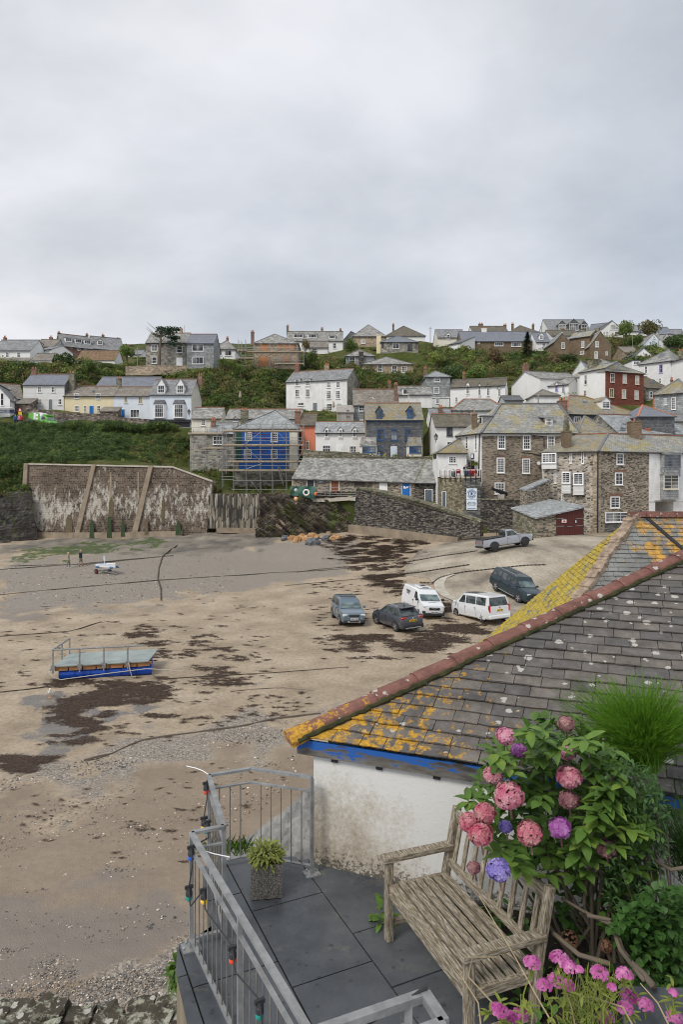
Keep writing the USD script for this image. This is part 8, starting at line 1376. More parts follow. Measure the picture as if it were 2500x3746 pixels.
def blade(m,o,d,L,w,droop=.3,fold=.25,nrm=up3):
    """one leaf: an ovate blade of eight faces folded along its midrib"""
    d=unit(d);s=np.cross(d,nrm);s=unit(s) if np.linalg.norm(s)>1e-3 else np.array([1.0,0,0]);n_=np.cross(s,d);f=[(0,.0),(.28,.42),(.6,.46),(.85,.24)];mid=[o+d*L*t+n_*-droop*L*t*t for t,_ in f]+[o+d*L-n_*droop*L]
    V=list(mid);F=[]
    for sg in (1,-1):
        b=len(V);V+=[mid[i]+s*sg*f[i][1]*w+n_*fold*f[i][1]*w for i in (1,2,3)]
        for a in ([0,b,1],[1,b,b+1],[1,b+1,2],[2,b+1,b+2],[2,b+2,3],[3,b+2,4]):F.append(a if sg<0 else a[::-1])
    m.add(V,F)
def plant(name,label,cat,n,fn,mat,stems=None,stem_mat='stem_lime',part='leaves'):
    t=thing(name,label,cat);m=MB();[fn(m,i) for i in range(n)];m.build(part,mat,t,smooth=True)
    if stems:m=MB();stems(m);m.build('stems',stem_mat,t)
    return t
rp_=np.random.default_rng(12);U=rp_.uniform
def tuft(c,r,h,L,w,lay=.4):
    def f(m,i):a=U(0,6.28);q=math.sqrt(U(0,1));o=np.asarray(c)+np.array([math.cos(a)*r*q,math.sin(a)*r*q,h*U(.1,1)*(1-.5*q)]);blade(m,o,[math.cos(a)*U(.3,1),math.sin(a)*U(.3,1),U(-lay,1)],L*U(.6,1.2),w*U(.7,1.2))
    return f
plant('variegated_shrub','small yellow and green variegated shrub growing in the planter','shrub',340,tuft(pc+up3*.25,.13,.19,.06,.024),'leaf_varieg')
plant('nettle_plant','bright green leafy plant overhanging the left edge of the terrace','plant',110,tuft(Td(418,2215,6.3)-up3*.12,.09,.24,.085,.045,.8),'leaf_fresh');plant('seedling','small fresh green plant under the left end of the bench','plant',26,tuft(Td(882,2120),.06,.22,.09,.055,.5),'leaf_fresh')
def grass(c,r,h,w):
    def f(m,i):o=np.asarray(c)+np.array([U(-r,r),U(-r,r)*.5,0]);a=U(-.5,.5);s=np.array([w,0,0]);t_=o+[a*h,U(-.3,.3)*h,h*U(.5,1)];m.poly([o-s,o+s,(o+t_)/2+s*.8+up3*.12*h,t_,(o+t_)/2-s*.8+up3*.12*h])
    return f
plant('grass_tuft','tuft of green grass behind the terrace railing','grass',260,grass(Td(536,1985)+[-.12,.42,-.12],.2,.17,.0013),'leaf_fresh')
# ---- bench ----
for wn_,ws_ in (('bench_wood',(.14,1,1)),('bench_wood_upright',(1,.14,1))):spec(wn_,{'tc':('texture_coordinate',{}),'oi':('object_info',{}),'n':('noise_texture',{'scale':75.0,'detail':6.0,'roughness':.72,'distortion':.15}),'k':('noise_texture',{'scale':6.0,'detail':7.0,'roughness':.7}),'mp':('mapping',{'scale':ws_}),'r':('rgb_ramp',{'ramp':[(.3,(.055,.042,.028)),(.45,(.17,.138,.095)),(.56,(.33,.29,.225)),(.7,(.54,.50,.43))]}),'lr':('rgb_ramp',{'ramp':[(.6,(0,0,0)),(.7,(.7,)*3)]}),'x':('mix',{'color2':(.19,.165,.055)}),'b':('bump',{'strength':.8,'distance':.006}),'p':('principled_bsdf',{'roughness':.85,'specular_ior_level':.2})},
     [('tc.UV','mp.vector'),('mp.vector','n.vector'),('tc.object','k.vector'),('n.fac','r.fac'),('k.fac','lr.fac'),('lr.color','x.fac'),('r.color','x.color1'),('x.color','p.base_color'),('n.fac','b.height'),('b.normal','p.normal')])
b0,b1=Td(893,2157)[:2],np.array([.775,4.16]);bd=unit(b1-b0);BLn=np.linalg.norm(b1-b0);be=thing('garden_bench','weathered grey wooden garden bench with slatted seat and back on the terrace','bench',[*b0,ZT],rotz=math.degrees(math.atan2(bd[1],bd[0])))
def bw(name,p,q,w,h,up=(0,0,1)):
    m=MB();p,q=np.array(p,float),np.array(q,float);L=np.linalg.norm(q-p);r=rounded((L,w,h),min(w,h)*.14,6);t=(q-p)/L;a=np.cross(up,t);a=a/np.linalg.norm(a);b=np.cross(t,a);x=r.to_mesh();v=x.vert_properties[:,:3]@ np.array([t,a,b])+(p+q)/2;m.add(v,x.tri_verts);m.build(name,'bench_wood_upright' if abs(t[2])>.7 else 'bench_wood',be)
for x in (0,BLn):
    bw('leg',(x,0,0),(x,0,.61),.06,.06,(1,0,0));bw('back_post',(x,.46,0),(x,.50,.45),.06,.055,(1,0,0));bw('back_post',(x,.50,.44),(x,.60,.93),.06,.055,(1,0,0));bw('arm',(x,-.06,.632),(x,.55,.632),.085,.042);bw('side_rail',(x,.03,.39),(x,.46,.39),.032,.07);bw('stretcher',(x,.03,.14),(x,.45,.14),.03,.045)
bw('front_rail',(.03,.0,.39),(BLn-.03,.0,.39),.03,.085);bw('rear_rail',(.03,.48,.39),(BLn-.03,.48,.39),.03,.07)
for i in range(7):y=.025+i*.073;bw('seat_slat',(.0 if 0<i<6 else .035,y,.437-.018*math.sin(i*.5)),(BLn if 0<i<6 else BLn-.035,y,.437-.018*math.sin(i*.5)),.052,.02)
bw('top_rail',(.03,.585,.87),(BLn-.03,.585,.87),.035,.095);bw('lower_back_rail',(.03,.515,.52),(BLn-.03,.515,.52),.035,.06)
for i in range(9):x=.09+i*(BLn-.18)/8;bw('back_slat',(x,.518,.53),(x,.58,.84),.042,.018,(0,1,0))
# ---- rough wall top, rock outcrop, soil ----
lichen_slate('ledge_stone',(.10,.085,.06),(.33,.33,.26),.05,5,6,.7,9.0)
lw=thing('rough_stone_ledge','lichen-covered rough stone wall top at the lower left corner','wall')
for i in range(26):
    x=-4.3+(i%13)*.25+U(-.04,.04);y=5.95-(i//13)*.25+(.03*(x+4))+U(-.03,.03);s=trimesh.creation.box((.26*U(.8,1.25),.27*U(.8,1.1),.42)).subdivide().subdivide();v=s.vertices+(meshkit.fbm(s.vertices*9+i*5,3,i)[:,None]-.5)*.09;m=MB();m.add(v*[1,1,1]+[x,y,5.19+U(-.05,.05)],s.faces);m.build('stone','ledge_stone',lw)
m=MB();m.box((-2.9,5.7,2.2),(3.3,.5,5.5));m.build('core','stone_dark',lw);plain('old_timber',(.17,.135,.09),.9,.4,3.0,streak=.3);ef=[np.array(t) for t in ((-1.24,5.15,6.44),(-1.19,4.93,6.44),(-.69,3.7,6.44),(-.34,2.6,6.44))]
for p,q in zip(ef,ef[1:]):
    for j in range(5):m=MB();m.obox(p-up3*(.42*j),q-p,[.04,0,0],-up3*.405);m.build('timber_plank','old_timber',te)
rockmat('strata',[(.07,.072,.075),(.18,.178,.17),(.28,.27,.25),(.38,.36,.32)],-.5,(1.6,1.6,5),-.12)
rk=thing('rock_outcrop','pale layered slate rock sloping down to the beach behind the railing','rock');V=[];N1,N2=46,40;K=[Pd(735,1985,6.55),Pd(735,1790,8.6),Pd(480,1990,8.4),Pd(590,1990,6.7)]
for j in range(N2+1):
    for i in range(N1+1):a,b=i/N1,j/N2;p=(K[0]*(1-a)+K[3]*a)*(1-b)+(K[1]*(1-a)+K[2]*a)*b;h=b*11+a*1.5+meshkit.fbm(p*2,3,4)*2.2;V.append(p+[0,0,-.04+.055*(h%1)+.10*(meshkit.fbm(p*1.7,4,6)-.5)])
m=MB();m.add(V,[[j*(N1+1)+i,j*(N1+1)+i+1,(j+1)*(N1+1)+i+1,(j+1)*(N1+1)+i] for j in range(N2) for i in range(N1)]);m.build('rock','strata',rk);m=MB();m.prism([K[0]+[.0,-.1,-.02],K[3]+[0,-.12,-.02],K[3]+[0,-.12,-.5],K[0]+[0,-.1,-.5]],[0,.1,-.05]);m.prism([K[3]+[0,0,-.05],K[2]+[0,0,-.05],K[2]-up3*5,K[3]-up3*5],[.2,0,0]);m.prism([K[1]-up3*.05,K[0]-up3*.05,K[0]-up3*5,K[1]-up3*5],[-.05,0,0]);m.build('dark_base','slate_rock',rk)
plain('soil',(.022,.016,.011),.95,.5,14.0,bump=.04)
sg=[(.93,5.62),(1.02,5.0),(1.25,4.3),(1.33,3.9),(1.2,3.4),(1.0,2.4),(4.5,2.4),(4.5,4.2),(1.6,5.4)];drape(sg,lambda x,y:ZT+.02+.10*np.clip(x-1.1,0,3)+.08*meshkit.fbm(np.stack([x*4,y*4,0*x],-1),3,2),.0,.12,.3).build('flower_bed','soil',kind='structure')
# ---- hydrangea ----
def petal_mat(name,c1,c2,c3):spec(name,{'g':('geometry',{}),'n':('noise_texture',{'scale':14.0,'detail':2.0}),'a':('math',{'math_type':'multiply_add','value2':.55}),'r':('rgb_ramp',{'ramp':[(.35,c1),(.6,c2),(.85,c3)]}),'d':('principled_bsdf',{'roughness':.6,'specular_ior_level':.2}),'t':('translucent_bsdf',{}),'m':('mix_closure',{'fac':.2})},[('g.random_per_island','a.value1'),('g.position','n.vector'),('n.fac','a.value3'),('a.value','r.fac'),('r.color','d.base_color'),('r.color','t.color'),('d.BSDF','m.closure1'),('t.BSDF','m.closure2')],'m.closure')
petal_mat('petal_pink',(.52,.13,.21),(.60,.30,.34),(.60,.46,.38));petal_mat('petal_red',(.46,.09,.14),(.54,.22,.25),(.47,.34,.27));petal_mat('petal_rose',(.55,.18,.30),(.66,.33,.42),(.70,.50,.50));petal_mat('petal_violet',(.2,.16,.46),(.33,.27,.58),(.5,.42,.66));petal_mat('petal_magenta',(.36,.10,.36),(.47,.19,.47),(.58,.36,.58));petal_mat('petal_dull',(.25,.11,.13),(.38,.2,.2),(.42,.3,.26));petal_mat('petal_brown',(.10,.05,.03),(.17,.085,.05),(.24,.13,.08))
hy=thing('hydrangea_bush','large hydrangea bush with pink, red and violet mophead flowers behind the bench','shrub')
HD=[(1160,1688,22,4.7,'rose'),(1192,1722,17,4.85,'magenta'),(1299,1660,18,5.0,'dull'),(1302,1726,18,4.9,'rose'),(1132,1778,22,4.8,'pink'),(1168,1824,36,4.5,'pink'),(1306,1782,28,4.7,'pink'),(1112,1864,25,4.6,'red'),(1078,1886,24,4.62,'red'),(1102,1914,29,4.5,'red'),(1216,1912,31,4.45,'red'),(1285,1898,25,4.5,'magenta'),(1306,1834,22,4.7,'dull'),(1160,1896,14,4.7,'violet'),(1144,1996,28,4.25,'violet'),(1392,1946,22,4.6,'dull'),(1088,1990,14,5.0,'dull'),(1120,2178,0,0,'')]
for x,y,r,D,mt in HD:
    if not r:continue
    D-=.22;c=Pd(x,y,D);R=.93*r/1568*D;m=MB();k=int(110+1500*R)
    for i in range(k):
        z=1-2*(i+.5)/k;a=i*2.39996;d=np.array([math.cos(a)*math.sqrt(1-z*z),math.sin(a)*math.sqrt(1-z*z),z]);d=unit(d+rp_.normal(0,.12,3));o=c+d*R*np.array([1,1,.86])*(U(.85,1.02)+.55*(float(meshkit.fbm(d*1.6+x,2,3))-.5));t1=unit(np.cross(d,rp_.normal(size=3)));t2=np.cross(d,t1);s=U(.012,.0165)
        for g in range(4):p=(t1,t2,-t1,-t2)[g];q=(t2,-t1,-t2,t1)[g];m.poly([o,o+p*s*.75-q*s*.6+d*s*.15,o+p*s*1.35+d*s*U(.0,.5),o+p*s*.75+q*s*.6+d*s*.15])
    m.build('flower_head','petal_'+mt,hy,label={'violet':'violet blue mophead flower','magenta':'magenta mophead flower','dull':'faded dusky pink mophead flower','rose':'pale pink mophead flower'}.get(mt));m=MB();m.ico(c,(R*.7,R*.7,R*.58),1);m.tube([c,c-[-.03,-.05,R+.08]],.006,5);m.build('flower_core','petal_dull',hy)
LV=[];tips=[]
AREA=[(1140,1700),(1230,1650),(1320,1640),(1390,1690),(1440,1760),(1470,1850),(1450,1930),(1380,1960),(1280,1960),(1210,1970),(1160,1985),(1135,1945),(1085,1840),(1105,1770)]
for x,y in sample_poly(AREA,175,rp_):D=U(4.3,5.1);any(math.hypot(x-h[0],y-h[1])<h[2]+16 and D<h[3]+.3 for h in HD) or tips.append(Pd(x,y,D))
tips+=[Pd(x,y,U(4.25,4.7)) for x,y in sample_poly([(1330,1850),(1490,1800),(1530,1980),(1440,2060),(1300,2030),(1230,1990)],34,rp_)]
tips+=[Pd(1090,1825,4.75),Pd(1075,1832,4.7),Pd(1255,1642,5.0),Pd(1160,1735,4.6),Pd(1180,1960,4.3),Pd(1345,1985,4.4),Pd(1400,1830,4.4)]
for c in tips:
    k=int(rp_.integers(5,8));a0=U(0,6.28)
    for i in range(k):a=a0+6.283*i/k+U(-.3,.3);e=U(-.35,.6);d=np.array([math.cos(a)*math.cos(e),math.sin(a)*math.cos(e)-.15,math.sin(e)]);LV.append((c-up3*U(0,.05),d,U(.085,.145),U(.05,.078)))
LV.sort(key=lambda q:q[0][1]);rest=MB()
for i,(o,d,L,w) in enumerate(LV):
    m=MB() if i<300 else rest;blade(m,o,d,L,w,U(.1,.5),U(.1,.4))
    if i<300:m.build('leaf','leaf_hydrangea',hy,smooth=True)
for x,y in sample_poly(AREA,900,rp_):blade(rest,Pd(x,y,U(4.8,5.3)),rp_.normal(size=3),U(.07,.12),U(.04,.07))
rest.build('leaves','leaf_hydrangea',hy,kind='stuff',smooth=True)
m=MB();root=np.array([1.8,4.8,ZT+.1])
for i in range(17):e=tips[int(rp_.integers(len(tips)))];md=(root+e)/2+[U(-.15,.15),U(-.1,.1),-.08];m.tube([root+rp_.normal(0,.07,3)*[1,1,0],md,e-up3*.03],[.016,.011,.006],6)
m.build('stems','bark',hy)
# ---- other garden plants ----
_hb=[(1200,1960),(1460,1950),(1500,2150),(1400,2190),(1300,2130),(1235,2060)]
def cloud(poly,D0,D1,L,w):
    pts=sample_poly(poly,4000,rp_)
    def f(m,i):blade(m,Pd(*pts[i],U(D0,D1)),rp_.normal(size=3)+[0,-.3,.4],L*U(.6,1.3),w*U(.7,1.2),.2,.3)
    return f
def bstems(poly,D,base,n,r=.007):
    pts=sample_poly(poly,n,rp_)
    def f(m):
        for p in pts:e=Pd(*p,D+U(-.2,.2));b=np.asarray(base)+rp_.normal(0,.08,3)*[1,1,0];m.tube([b,(b+e)/2+rp_.normal(0,.05,3),e],[r*1.6,r,r*.5],5)
    return f
hp=[(1370,1790),(1440,1740),(1500,1770),(1535,1860),(1530,1960),(1470,1990),(1500,2080),(1440,2110),(1380,2060),(1400,1960),(1350,1900)]
plant('hebe_shrub','small-leaved evergreen shrub with yellowish buds right of the hydrangea','shrub',2300,cloud(hp,4.3,4.9,.045,.02),'leaf_hebe',bstems(hp,4.6,(2.15,4.5,ZT+.2),24),'bark')
plant('hebe_shrub','yellowish green small-leaved sprigs among the hydrangea leaves at its top right','shrub',520,cloud([(1190,1690),(1280,1680),(1420,1720),(1460,1760),(1400,1800),(1330,1720),(1200,1720)],4.6,5.0,.04,.018),'leaf_hebe')
bb=Pd(1475,1765,5.0)
def broom(m,i):
    a=rp_.normal(0,.5);q=U(.4,1.0);tip=bb+np.array([math.sin(a)*.78*q+U(-.05,.05),U(-.35,.35),.62*q*math.cos(a*.8)+U(-.03,.05)]);o=bb+rp_.normal(0,.05,3);o[2]=bb[2]+U(-.05,.25)*q;md=(o+tip)/2+[0,0,.05];m.tube([o,md,tip],[.0028,.0022,.0009],3,False)
    for k in range(11):f=U(.25,1);c=o+(tip-o)*f+[0,0,.05*4*f*(1-f)];d=unit(tip-o)*U(.03,.075)+rp_.normal(0,.014,3);s=unit(np.cross(d,rp_.normal(size=3)))*.0016;m.poly([c-s,c+s,c+d])
plant('feathery_shrub','bright green feathery broom-like shrub in front of the slate roof','shrub',1500,broom,'leaf_broom',part='foliage')
bb=Pd(1580,2010,4.9);plant('feathery_shrub','darker feathery green spray at the right edge below the broom-like shrub','shrub',260,broom,'leaf_ivy',part='foliage')
ip=[(1430,2080),(1520,2030),(1580,2050),(1590,2290),(1500,2270),(1440,2240),(1455,2180),(1400,2120)]
plant('ivy','dark green ivy and weeds covering the right side of the flower bed','ivy',1300,cloud(ip,3.9,4.3,.055,.045),'leaf_ivy');plant('undergrowth','shaded leafy undergrowth among the bare hydrangea stems','undergrowth',420,cloud(_hb,4.6,5.3,.085,.055),'leaf_ivy');plant('ground_weeds','low green weeds growing behind the bench','weeds',260,lambda m,i:blade(m,np.array([U(1.0,1.9),U(4.0,5.4),ZT+U(.08,.22)]),rp_.normal(size=3)+[0,0,.6],U(.04,.08),U(.03,.05)),'leaf_ivy')
br=thing('branches','thick bare brown branches leaning across the flower bed','branch')
for pts,r in (([(1350,2100,4.2),(1400,2110,4.1),(1425,2180,3.9),(1480,2250,3.7)],.018),([(1450,2210,3.8),(1478,2235,3.75),(1500,2262,3.65)],.026),([(1420,2110,4.2),(1500,2090,4.2),(1590,2050,4.3)],.02),([(1290,2060,4.5),(1340,2090,4.35),(1400,2120,4.2)],.014),([(1490,1965,4.5),(1540,1995,4.4),(1600,1985,4.4)],.018),([(1270,2140,4.4),(1330,2190,4.1),(1400,2210,4.0)],.02)):m=MB();m.tube([Pd(*p) for p in pts],r*.72,8);m.build('branch','bark',br,smooth=True)
for x,y,D,r in ((1308,2155,4.3,20),(1392,2170,4.0,14)):
    t=thing('dead_flower_head','dried brown hydrangea head lying on the soil' if r==20 else 'smaller dried brown flower head by the branches','dead flower');m=MB();c=Pd(x,y,D)
    for i in range(120):d=unit(rp_.normal(size=3));o=c+d*r/1568*D;t1=unit(np.cross(d,rp_.normal(size=3)))*.009;m.poly([o-t1,o+np.cross(d,t1)*.7,o+t1,o-np.cross(d,t1)])
    m.build('petals','petal_brown',t)
m=MB();m.man(rounded((.5,.32,.05),.012).rotate((8,-12,-20)).translate(Pd(1545,2330,3.55)));tag(m.build('slate_slab','paving_slate',None),'loose grey slate slab in the lower right corner','slab')
va=thing('valerian_clump','clump of red valerian with pink flower clusters in the lower right foreground','plant');petal_mat('petal_valerian',(.34,.05,.22),(.56,.17,.40),(.76,.46,.62));stems_=MB();lv=MB()
VL=[(1222,2205,20),(1284,2196,22),(1308,2216,18),(1250,2258,18),(1277,2246,20),(1305,2258,16),(1376,2228,20),(1433,2232,20),(1446,2284,22),(1435,2310,18),(1482,2302,18),(1150,2318,18),(1172,2330,16),(1140,2308,12),(1196,2322,18),(1392,2330,18),(1548,2330,18),(1404,2262,10),(1545,2275,10),(1330,2222,10)]
for x,y,r in VL:
    D=U(3.1,3.5);c=Pd(x,y,D);R=r/1568*D;m=MB()
    for i in range(int(9*r)):
        a=U(0,6.28);q=math.sqrt(U(0,1));o=c+np.array([math.cos(a)*R*q,math.sin(a)*R*q,R*.55*(1-q*q)+U(-.35,.1)*R]);d=unit([math.cos(a)*q,math.sin(a)*q-.3,.8]);t1=unit(np.cross(d,rp_.normal(size=3)));t2=np.cross(d,t1);s=.0052
        for j in range(5):b=6.283*j/5;p=t1*math.cos(b)+t2*math.sin(b);w=np.cross(d,p);m.poly([o,o+p*s*.8-w*s*.45,o+p*s*1.25,o+p*s*.8+w*s*.45])
    m.build('flower_cluster','petal_valerian',va);b=np.array([c[0]+U(-.08,.08),c[1]+U(-.05,.15),8.0-.55]);k=[b,(b+c)/2+rp_.normal(0,.015,3),c-up3*R*.5];stems_.tube(k,[.004,.0035,.003],5)
    for i in range(9):e=c+np.array([U(-1,1)*R*.9,U(-1,1)*R*.6,U(-.3,.2)*R]);stems_.tube([c-up3*R*U(1.2,2.2),(e+c)/2-up3*R*.5,e],.0016,4)
    for i in range(7):o=b+(k[2]-b)*U(0,.8);a=U(0,6.28);blade(lv,o,[math.cos(a),math.sin(a),U(-.2,.8)],U(.04,.08),.018,.3)
for i in range(420):x,y=U(1290,1420),U(2255,2400);o=Pd(x,y,U(3.1,3.6));lv.tube([o,o+rp_.normal(0,.025,3)+up3*.05],.0016,3,False)
stems_.build('stems','stem_lime',va);lv.build('leaves','stem_lime',va)
st_=thing('dry_stalks','dry straw-coloured stalks curving up in front of the bench','dry stalks')
for pts in ([(1170,2400,3.2),(1140,2310,3.3),(1075,2240,3.4),(1085,2195,3.4),(1140,2195,3.4)],[(1300,2400,3.1),(1235,2290,3.3),(1180,2190,3.6),(1100,2055,4.0)],[(1110,2400,3.2),(1098,2300,3.3),(1060,2240,3.4),(1052,2215,3.4)],[(1330,2400,3.2),(1312,2310,3.2),(1280,2220,3.3)],[(1480,2400,3.0),(1430,2310,3.1),(1370,2290,3.2),(1330,2285,3.2)],[(1560,2400,3.1),(1510,2300,3.2),(1470,2255,3.3)]):m=MB();m.tube([Pd(*p) for p in pts],np.linspace(.005,.0022,len(pts)),5);m.build('stalk','straw',st_)
# ================= people =================
plain('skin',(.42,.25,.18),.6,.08)
for nm,c in (('navy',(.02,.03,.05)),('khaki',(.22,.17,.11)),('beige',(.34,.29,.23)),('red',(.45,.03,.05)),('blue',(.03,.09,.22)),('white',(.6,.6,.6)),('greygreen',(.16,.2,.16)),('black',(.02,.02,.02)),('pink',(.5,.25,.28)),('grey',(.2,.2,.22))):plain('cloth_'+nm,c,.85,.25,9.0)
plain('hair_grey',(.4,.39,.37),.8);plain('hair_dark',(.04,.03,.025),.7);plain('hair_blond',(.42,.32,.2),.7)
def person(label,c,rz,coat,legs,hair,h=1.7,step=.12,shorts=False,cat='person',group=None):
    k=h/1.7;t=thing('person',label,cat,c,rotz=rz,group=group,scale=k)
    def body(J,grow=0):
        B=m3.Manifold()
        for a,ra,b,rb in J:B=B+m3.Manifold.batch_hull([m3.Manifold.sphere(ra+grow,12).translate(a),m3.Manifold.sphere(rb+grow,12).translate(b)])
        return B
    hip,kn,an=[(0,s*.09,.88) for s in (-1,1)],[(step*s*.6+.03,s*.095,.48) for s in (-1,1)],[(step*s,s*.1,.08) for s in (-1,1)]
    sh,el,ha=[(0,s*.19,1.38) for s in (-1,1)],[(-step*s*.6-.03,s*.24,1.12) for s in (-1,1)],[(-step*s+.05,s*.24,.87) for s in (-1,1)]
    torso=[((0,-.07,.92),.12,(0,.07,.92),.12),((0,0,.95),.14,(0,0,1.25),.145),((0,-.11,1.35),.085,(0,.11,1.35),.085),((0,0,1.2),.14,(0,-.1,1.34),.085),((0,0,1.2),.14,(0,.1,1.34),.085)]
    arms=[(sh[i],.062,el[i],.048) for i in (0,1)]+[(el[i],.046,ha[i],.036) for i in (0,1)];thigh=[(hip[i],.095,kn[i],.062) for i in (0,1)];shin=[(kn[i],.06,an[i],.04) for i in (0,1)]
    B=body(torso+arms+thigh+shin+[((0,0,1.38),.055,(.01,0,1.5),.052)])+m3.Manifold.sphere(.1,16).scale((1.02,.82,1.22)).translate((.02,0,1.6))+m3.Manifold.sphere(.022,8).translate((.125,0,1.59))+m3.Manifold.sphere(.03,8).scale((.5,.4,1)).translate((.01,.088,1.6))+m3.Manifold.sphere(.03,8).scale((.5,.4,1)).translate((.01,-.088,1.6))
    for i,s in enumerate((-1,1)):
        B=B+m3.Manifold.sphere(1,10).scale((.03,.018,.045)).translate(np.array(ha[i])-[0,0,.04])
        for f in range(4):B=B+body([((ha[i][0]-.02+f*.015,ha[i][1],ha[i][2]-.07),.009,(ha[i][0]-.015+f*.015,ha[i][1]-s*.012,ha[i][2]-.14),.007)])
        B=B+body([((ha[i][0]+.03,ha[i][1],ha[i][2]-.03),.011,(ha[i][0]+.055,ha[i][1]-s*.01,ha[i][2]-.085),.008)])
    m=MB();m.man(B);m.build('body','skin',t,smooth=45);m=MB();m.man(body(torso+arms,.022).trim_by_plane((0,0,1),.86));m.build('jacket',coat,t,smooth=45)
    m=MB();m.man(body([torso[0]]+thigh+([] if shorts else shin),.018).trim_by_plane((0,0,-1),-1.0));m.build('trousers',legs,t,smooth=45)
    m=MB();m.man(m3.Manifold.sphere(.107,16).scale((1.05,.88,1.18)).translate((-.005,0,1.625)).trim_by_plane((-.8,0,.6),.925));m.build('hair',hair,t,smooth=45)
    for i,a in enumerate(an):m=MB();m.man(m3.Manifold.batch_hull([m3.Manifold.sphere(.045,10).translate((a[0],a[1],.045)),m3.Manifold.sphere(.035,10).translate((a[0]+.15,a[1],.036))]));m.build('shoe','cloth_black' if shorts else 'cloth_white',t,smooth=45)
    return t
person('man in dark jacket and khaki shorts walking on the beach near the dinghy',at_px(295,2071),-10,'cloth_navy','cloth_khaki','skin',1.75,shorts=True)
person('woman in beige hooded coat and patterned trousers walking on the beach',at_px(250,2077),-5,'cloth_beige','cloth_greygreen','hair_blond',1.65)
for x,D,coat,hr,lbl in ((56,116.6,'cloth_blue','hair_grey','grey-haired person in blue jacket on the lane beside the lamp post'),(66,117.2,'cloth_black','hair_dark','dark-clothed person behind the two in blue and red on the lane'),(72,116.4,'cloth_pink','hair_grey','person in pale pink top on the lane'),(79,116.2,'cloth_red','hair_grey','person in bright red coat on the lane by the green van')):p=P(x,1519,D);person(lbl,[p[0],p[1],p[2]-1.66],-70,coat,'cloth_navy',hr)
for K,x,y,D,coat,hr,lbl in ((Z6,1016,562,86.8,'cloth_navy','hair_blond','person in navy top standing on the inn terrace by the door'),(Z6,1022,590,86.2,'cloth_blue','hair_blond','person in pale blue top seated at the inn terrace rail'),(Z6,918,600,86.8,'cloth_grey','hair_dark','dark-haired person in grey low behind the inn terrace rail'),(Z6,308,464,98.2,'cloth_grey','hair_grey','grey-haired person in front of the left bay of the slate house'),(Z6,362,468,98.2,'cloth_beige','hair_blond','person in beige among the potted plants by the pale door'),(Z6,545,480,97.8,'cloth_black','hair_dark','dark-haired person in black below the right bay of the slate house'),(Z6,582,482,97.8,'cloth_white','hair_dark','person in white below the right bay of the slate house'),(Z6,80,448,98.4,'cloth_pink','hair_blond','person in pale top walking past the white terrace'),(Z6,98,444,98.4,'cloth_blue','hair_dark','person in blue walking past the white terrace')):p=Q(K,x,y,D);person(lbl,[p[0],p[1],p[2]-1.66],-90,coat,'cloth_navy',hr)
# terrace furniture, lamps, poles, parasols, plants at the houses
for i,(x,lbl) in enumerate(((1060,'red chair by the terrace door of the inn'),(1100,'red chair at the right end of the inn terrace'),(960,'dark red chair in the middle of the inn terrace'))):
    p=Q(Z6,x,655,86.0);t=thing('terrace_chair',lbl,'chair',[p[0],p[1],zt+.02])
    for nm,b_ in (('seat',(0,0,.45,.5,.5,.05)),('backrest',(0,.25,.72,.5,.04,.5)),('leg',(-.22,-.22,.22,.05,.05,.44)),('leg',(.22,-.22,.22,.05,.05,.44)),('leg',(-.22,.22,.22,.05,.05,.44)),('leg',(.22,.22,.22,.05,.05,.44))):m=MB();m.box(b_[:3],b_[3:]);m.build(nm,'plastic_red',t)
def lantern(name,label,head,foot=None,s=1.0):
    t=thing(name,label,'lamp',head);m=MB();m.tube([(0,0,0),(0,0,.5*s)],[.16*s,.27*s],6);m.build('glass','glass_curtain',t);m=MB();m.tube([(0,0,.5*s),(0,0,.78*s),(0,0,.95*s)],[.34*s,.1*s,.02],6);m.tube([(0,0,-.06),(0,0,.0)],[.1,.17*s],6)
    for k in range(6):a=k*1.047;m.bar((.16*s*math.cos(a),.16*s*math.sin(a),0),(.28*s*math.cos(a),.28*s*math.sin(a),.5*s),.03)
    m.build('cap','black_iron',t);m=MB()
    if foot:L=head[2]-foot;m.tube([(0,0,-L),(0,0,-L+.8),(0,0,-L+.85),(0,0,0)],[.13,.11,.06,.05],8);m.build('pole','black_iron',t)
    else:m.tube([(0,.8,-.3),(0,.4,-.35),(0,0,-.05)],.04,5);m.build('bracket','black_iron',t)
lantern('street_lamp','black lantern street lamp on the lane beside the stone outhouse',Q(Z1,107,624,119),P(0,1525,119)[2]);lantern('wall_lantern','black wall lantern on the corner of the shop house',Q(Z1,1355,716,120.8));lantern('wall_lantern','black wall lantern beside the white house with the mossy roof',Q(Z6,775,356,93.8))
for K,x,y0,y1,D,lbl in ((Z1,986,232,312,170,'wooden utility pole on the left skyline'),(Z3,118,103,150,180,'utility pole left of the skyline dormers'),(Z3,756,92,140,178,'utility pole right of the brown hipped bungalow'),(Z8,97,125,250,182,'dark pole in front of the modern slate house'),(Z8,990,300,445,158,'pale thin pole among the right hillside trees'),(Z8,1290,305,452,160,'wooden pole in front of the pale gabled house'),(Z1,1324,78,150,153,'thin aerial mast behind the tall grey stone house'),(Z2,604,72,125,180,'aerial mast at the left end of the box dormer house'),(Z3,738,480,550,110,'wooden post holding the washing line')):
    t=thing('utility_pole',lbl,'pole');a,b=Q(K,x,y0,D),Q(K,x,y1,D);m=MB();m.cyl(b-up3*2,a,.1 if 'thin' not in lbl and 'aerial' not in lbl else .05,n=6);m.build('pole','wood_grey',t);m=MB();m.box(a-up3*.4,(.9,.08,.08) if 'utility' in lbl else (.1,.1,.1));m.build('cross_arm','wood_grey',t)
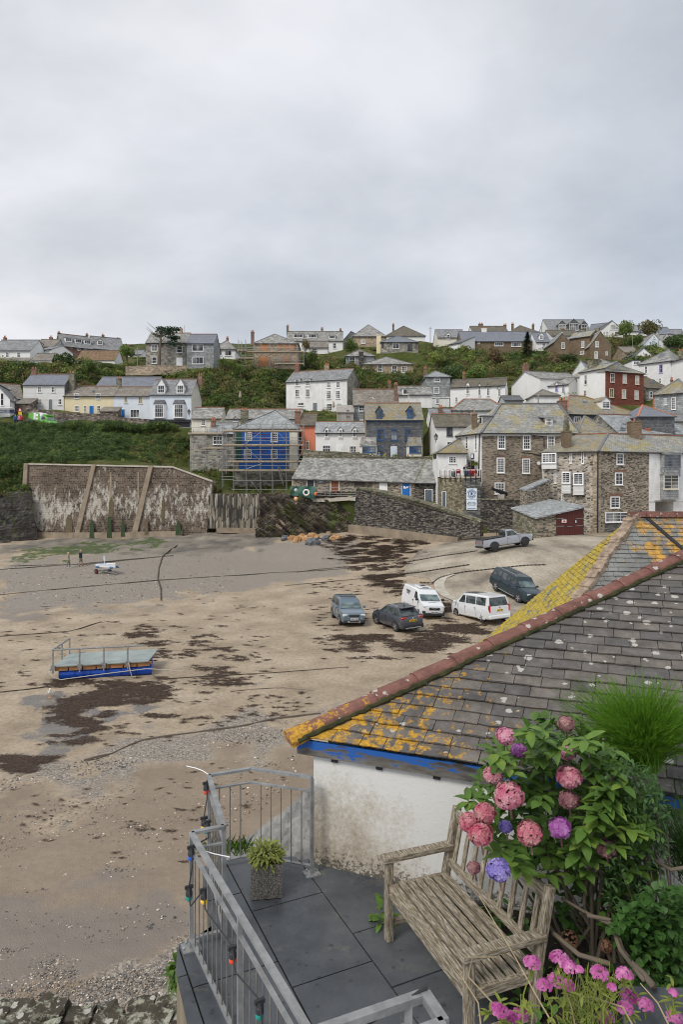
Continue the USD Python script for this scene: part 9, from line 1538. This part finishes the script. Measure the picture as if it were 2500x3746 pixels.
for K,x,y0,y1,D,lbl in ((Z2,253,553,612,134,'folded beige parasol in the hillside garden'),(Z2,922,622,682,131,'folded grey parasol in front of the white three-storey house')):
    b,a=Q(K,x,y1,D),Q(K,x,y0,D);t=thing('parasol',lbl,'parasol',b);h=a[2]-b[2];m=MB();m.cyl((0,0,-.5),(0,0,h),.03,n=6);m.build('pole','wood_grey',t);m=MB();m.tube([(0,0,h*.25),(0,0,h*.4),(0,0,h*.95),(0,0,h)],[.25,.3,.1,.03],8);m.build('canopy','cloth_beige',t)
for i,(x,D,lbl) in enumerate(((255,98,'leafy pot plant under the left bay of the slate house'),(350,98,'yellow flowering pot plant left of the pale door'),(440,98,'red-tinged pot plant right of the pale door'))):c=Q(Z6,x,488,D);plant('pot_plant',lbl,'plant',90,tuft(c-up3*.3,.35,.6,.3,.16),('leaf_mid','leaf_varieg','leaf_lime')[i])
for i,(x,y,mt,lbl) in enumerate(((1014,535,'petal_brown','orange flowering hanging basket left of the inn door'),(1110,540,'leaf_mid','green hanging basket right of the inn door'))):c=onplane(*px(Z6,x,y),FS[0],FS[2])+FS[2]*.35;plant('hanging_basket',lbl,'hanging basket',160,tuft(c-up3*.4,.35,.7,.2,.12,.8),mt)
sg_=thing('warning_sign','red triangle over a yellow plate on a post beside the lane','sign');c=Q(Z1,143,715,118.5);m=MB();m.prism([c+[-.35,0,.5],c+[.35,0,.5],c+[0,0,1.15]],[0,.04,0]);m.build('triangle','safety_red',sg_);m=MB();m.prism([c+[-.2,-.01,.57],c+[.2,-.01,.57],c+[0,-.01,.97]],[0,.01,0]);m.build('triangle_face','ink_white',sg_);m=MB();m.box(c+[0,0,.1],(.65,.04,.6));m.build('yellow_plate','safety_yellow',sg_);m=MB();m.cyl(c+[0,.06,-2.5],c+[0,.06,1.1],.04,n=6);m.build('post','wood_grey',sg_)
bo_=thing('boathouse_sign','navy fascia sign with white lettering over the boathouse front at far left','sign');c0,c1=Q(Z1,-60,676,117.6),Q(Z1,97,684,117.6);m=MB();m.obox([c0[0],c0[1],c1[2]-.6],c1*[1,1,0]-c0*[1,1,0],[0,.2,0],up3*.62);m.build('board','sign_navy',bo_);m=MB();m.add(*lettering('BOATHOUSE',.36,np.array([(c0[0]+c1[0])/2-.3,c0[1]-.01,c1[2]-.48]),np.array([1.0,0,0]),up3,np.array([0,-1.0,0])));m.build('lettering','ink_white',bo_);m=MB();m.obox([c0[0],c0[1]-.5,c1[2]+.2],c1*[1,1,0]-c0*[1,1,0],[0,.9,0],up3*.12);m.build('awning','ink_white',bo_)
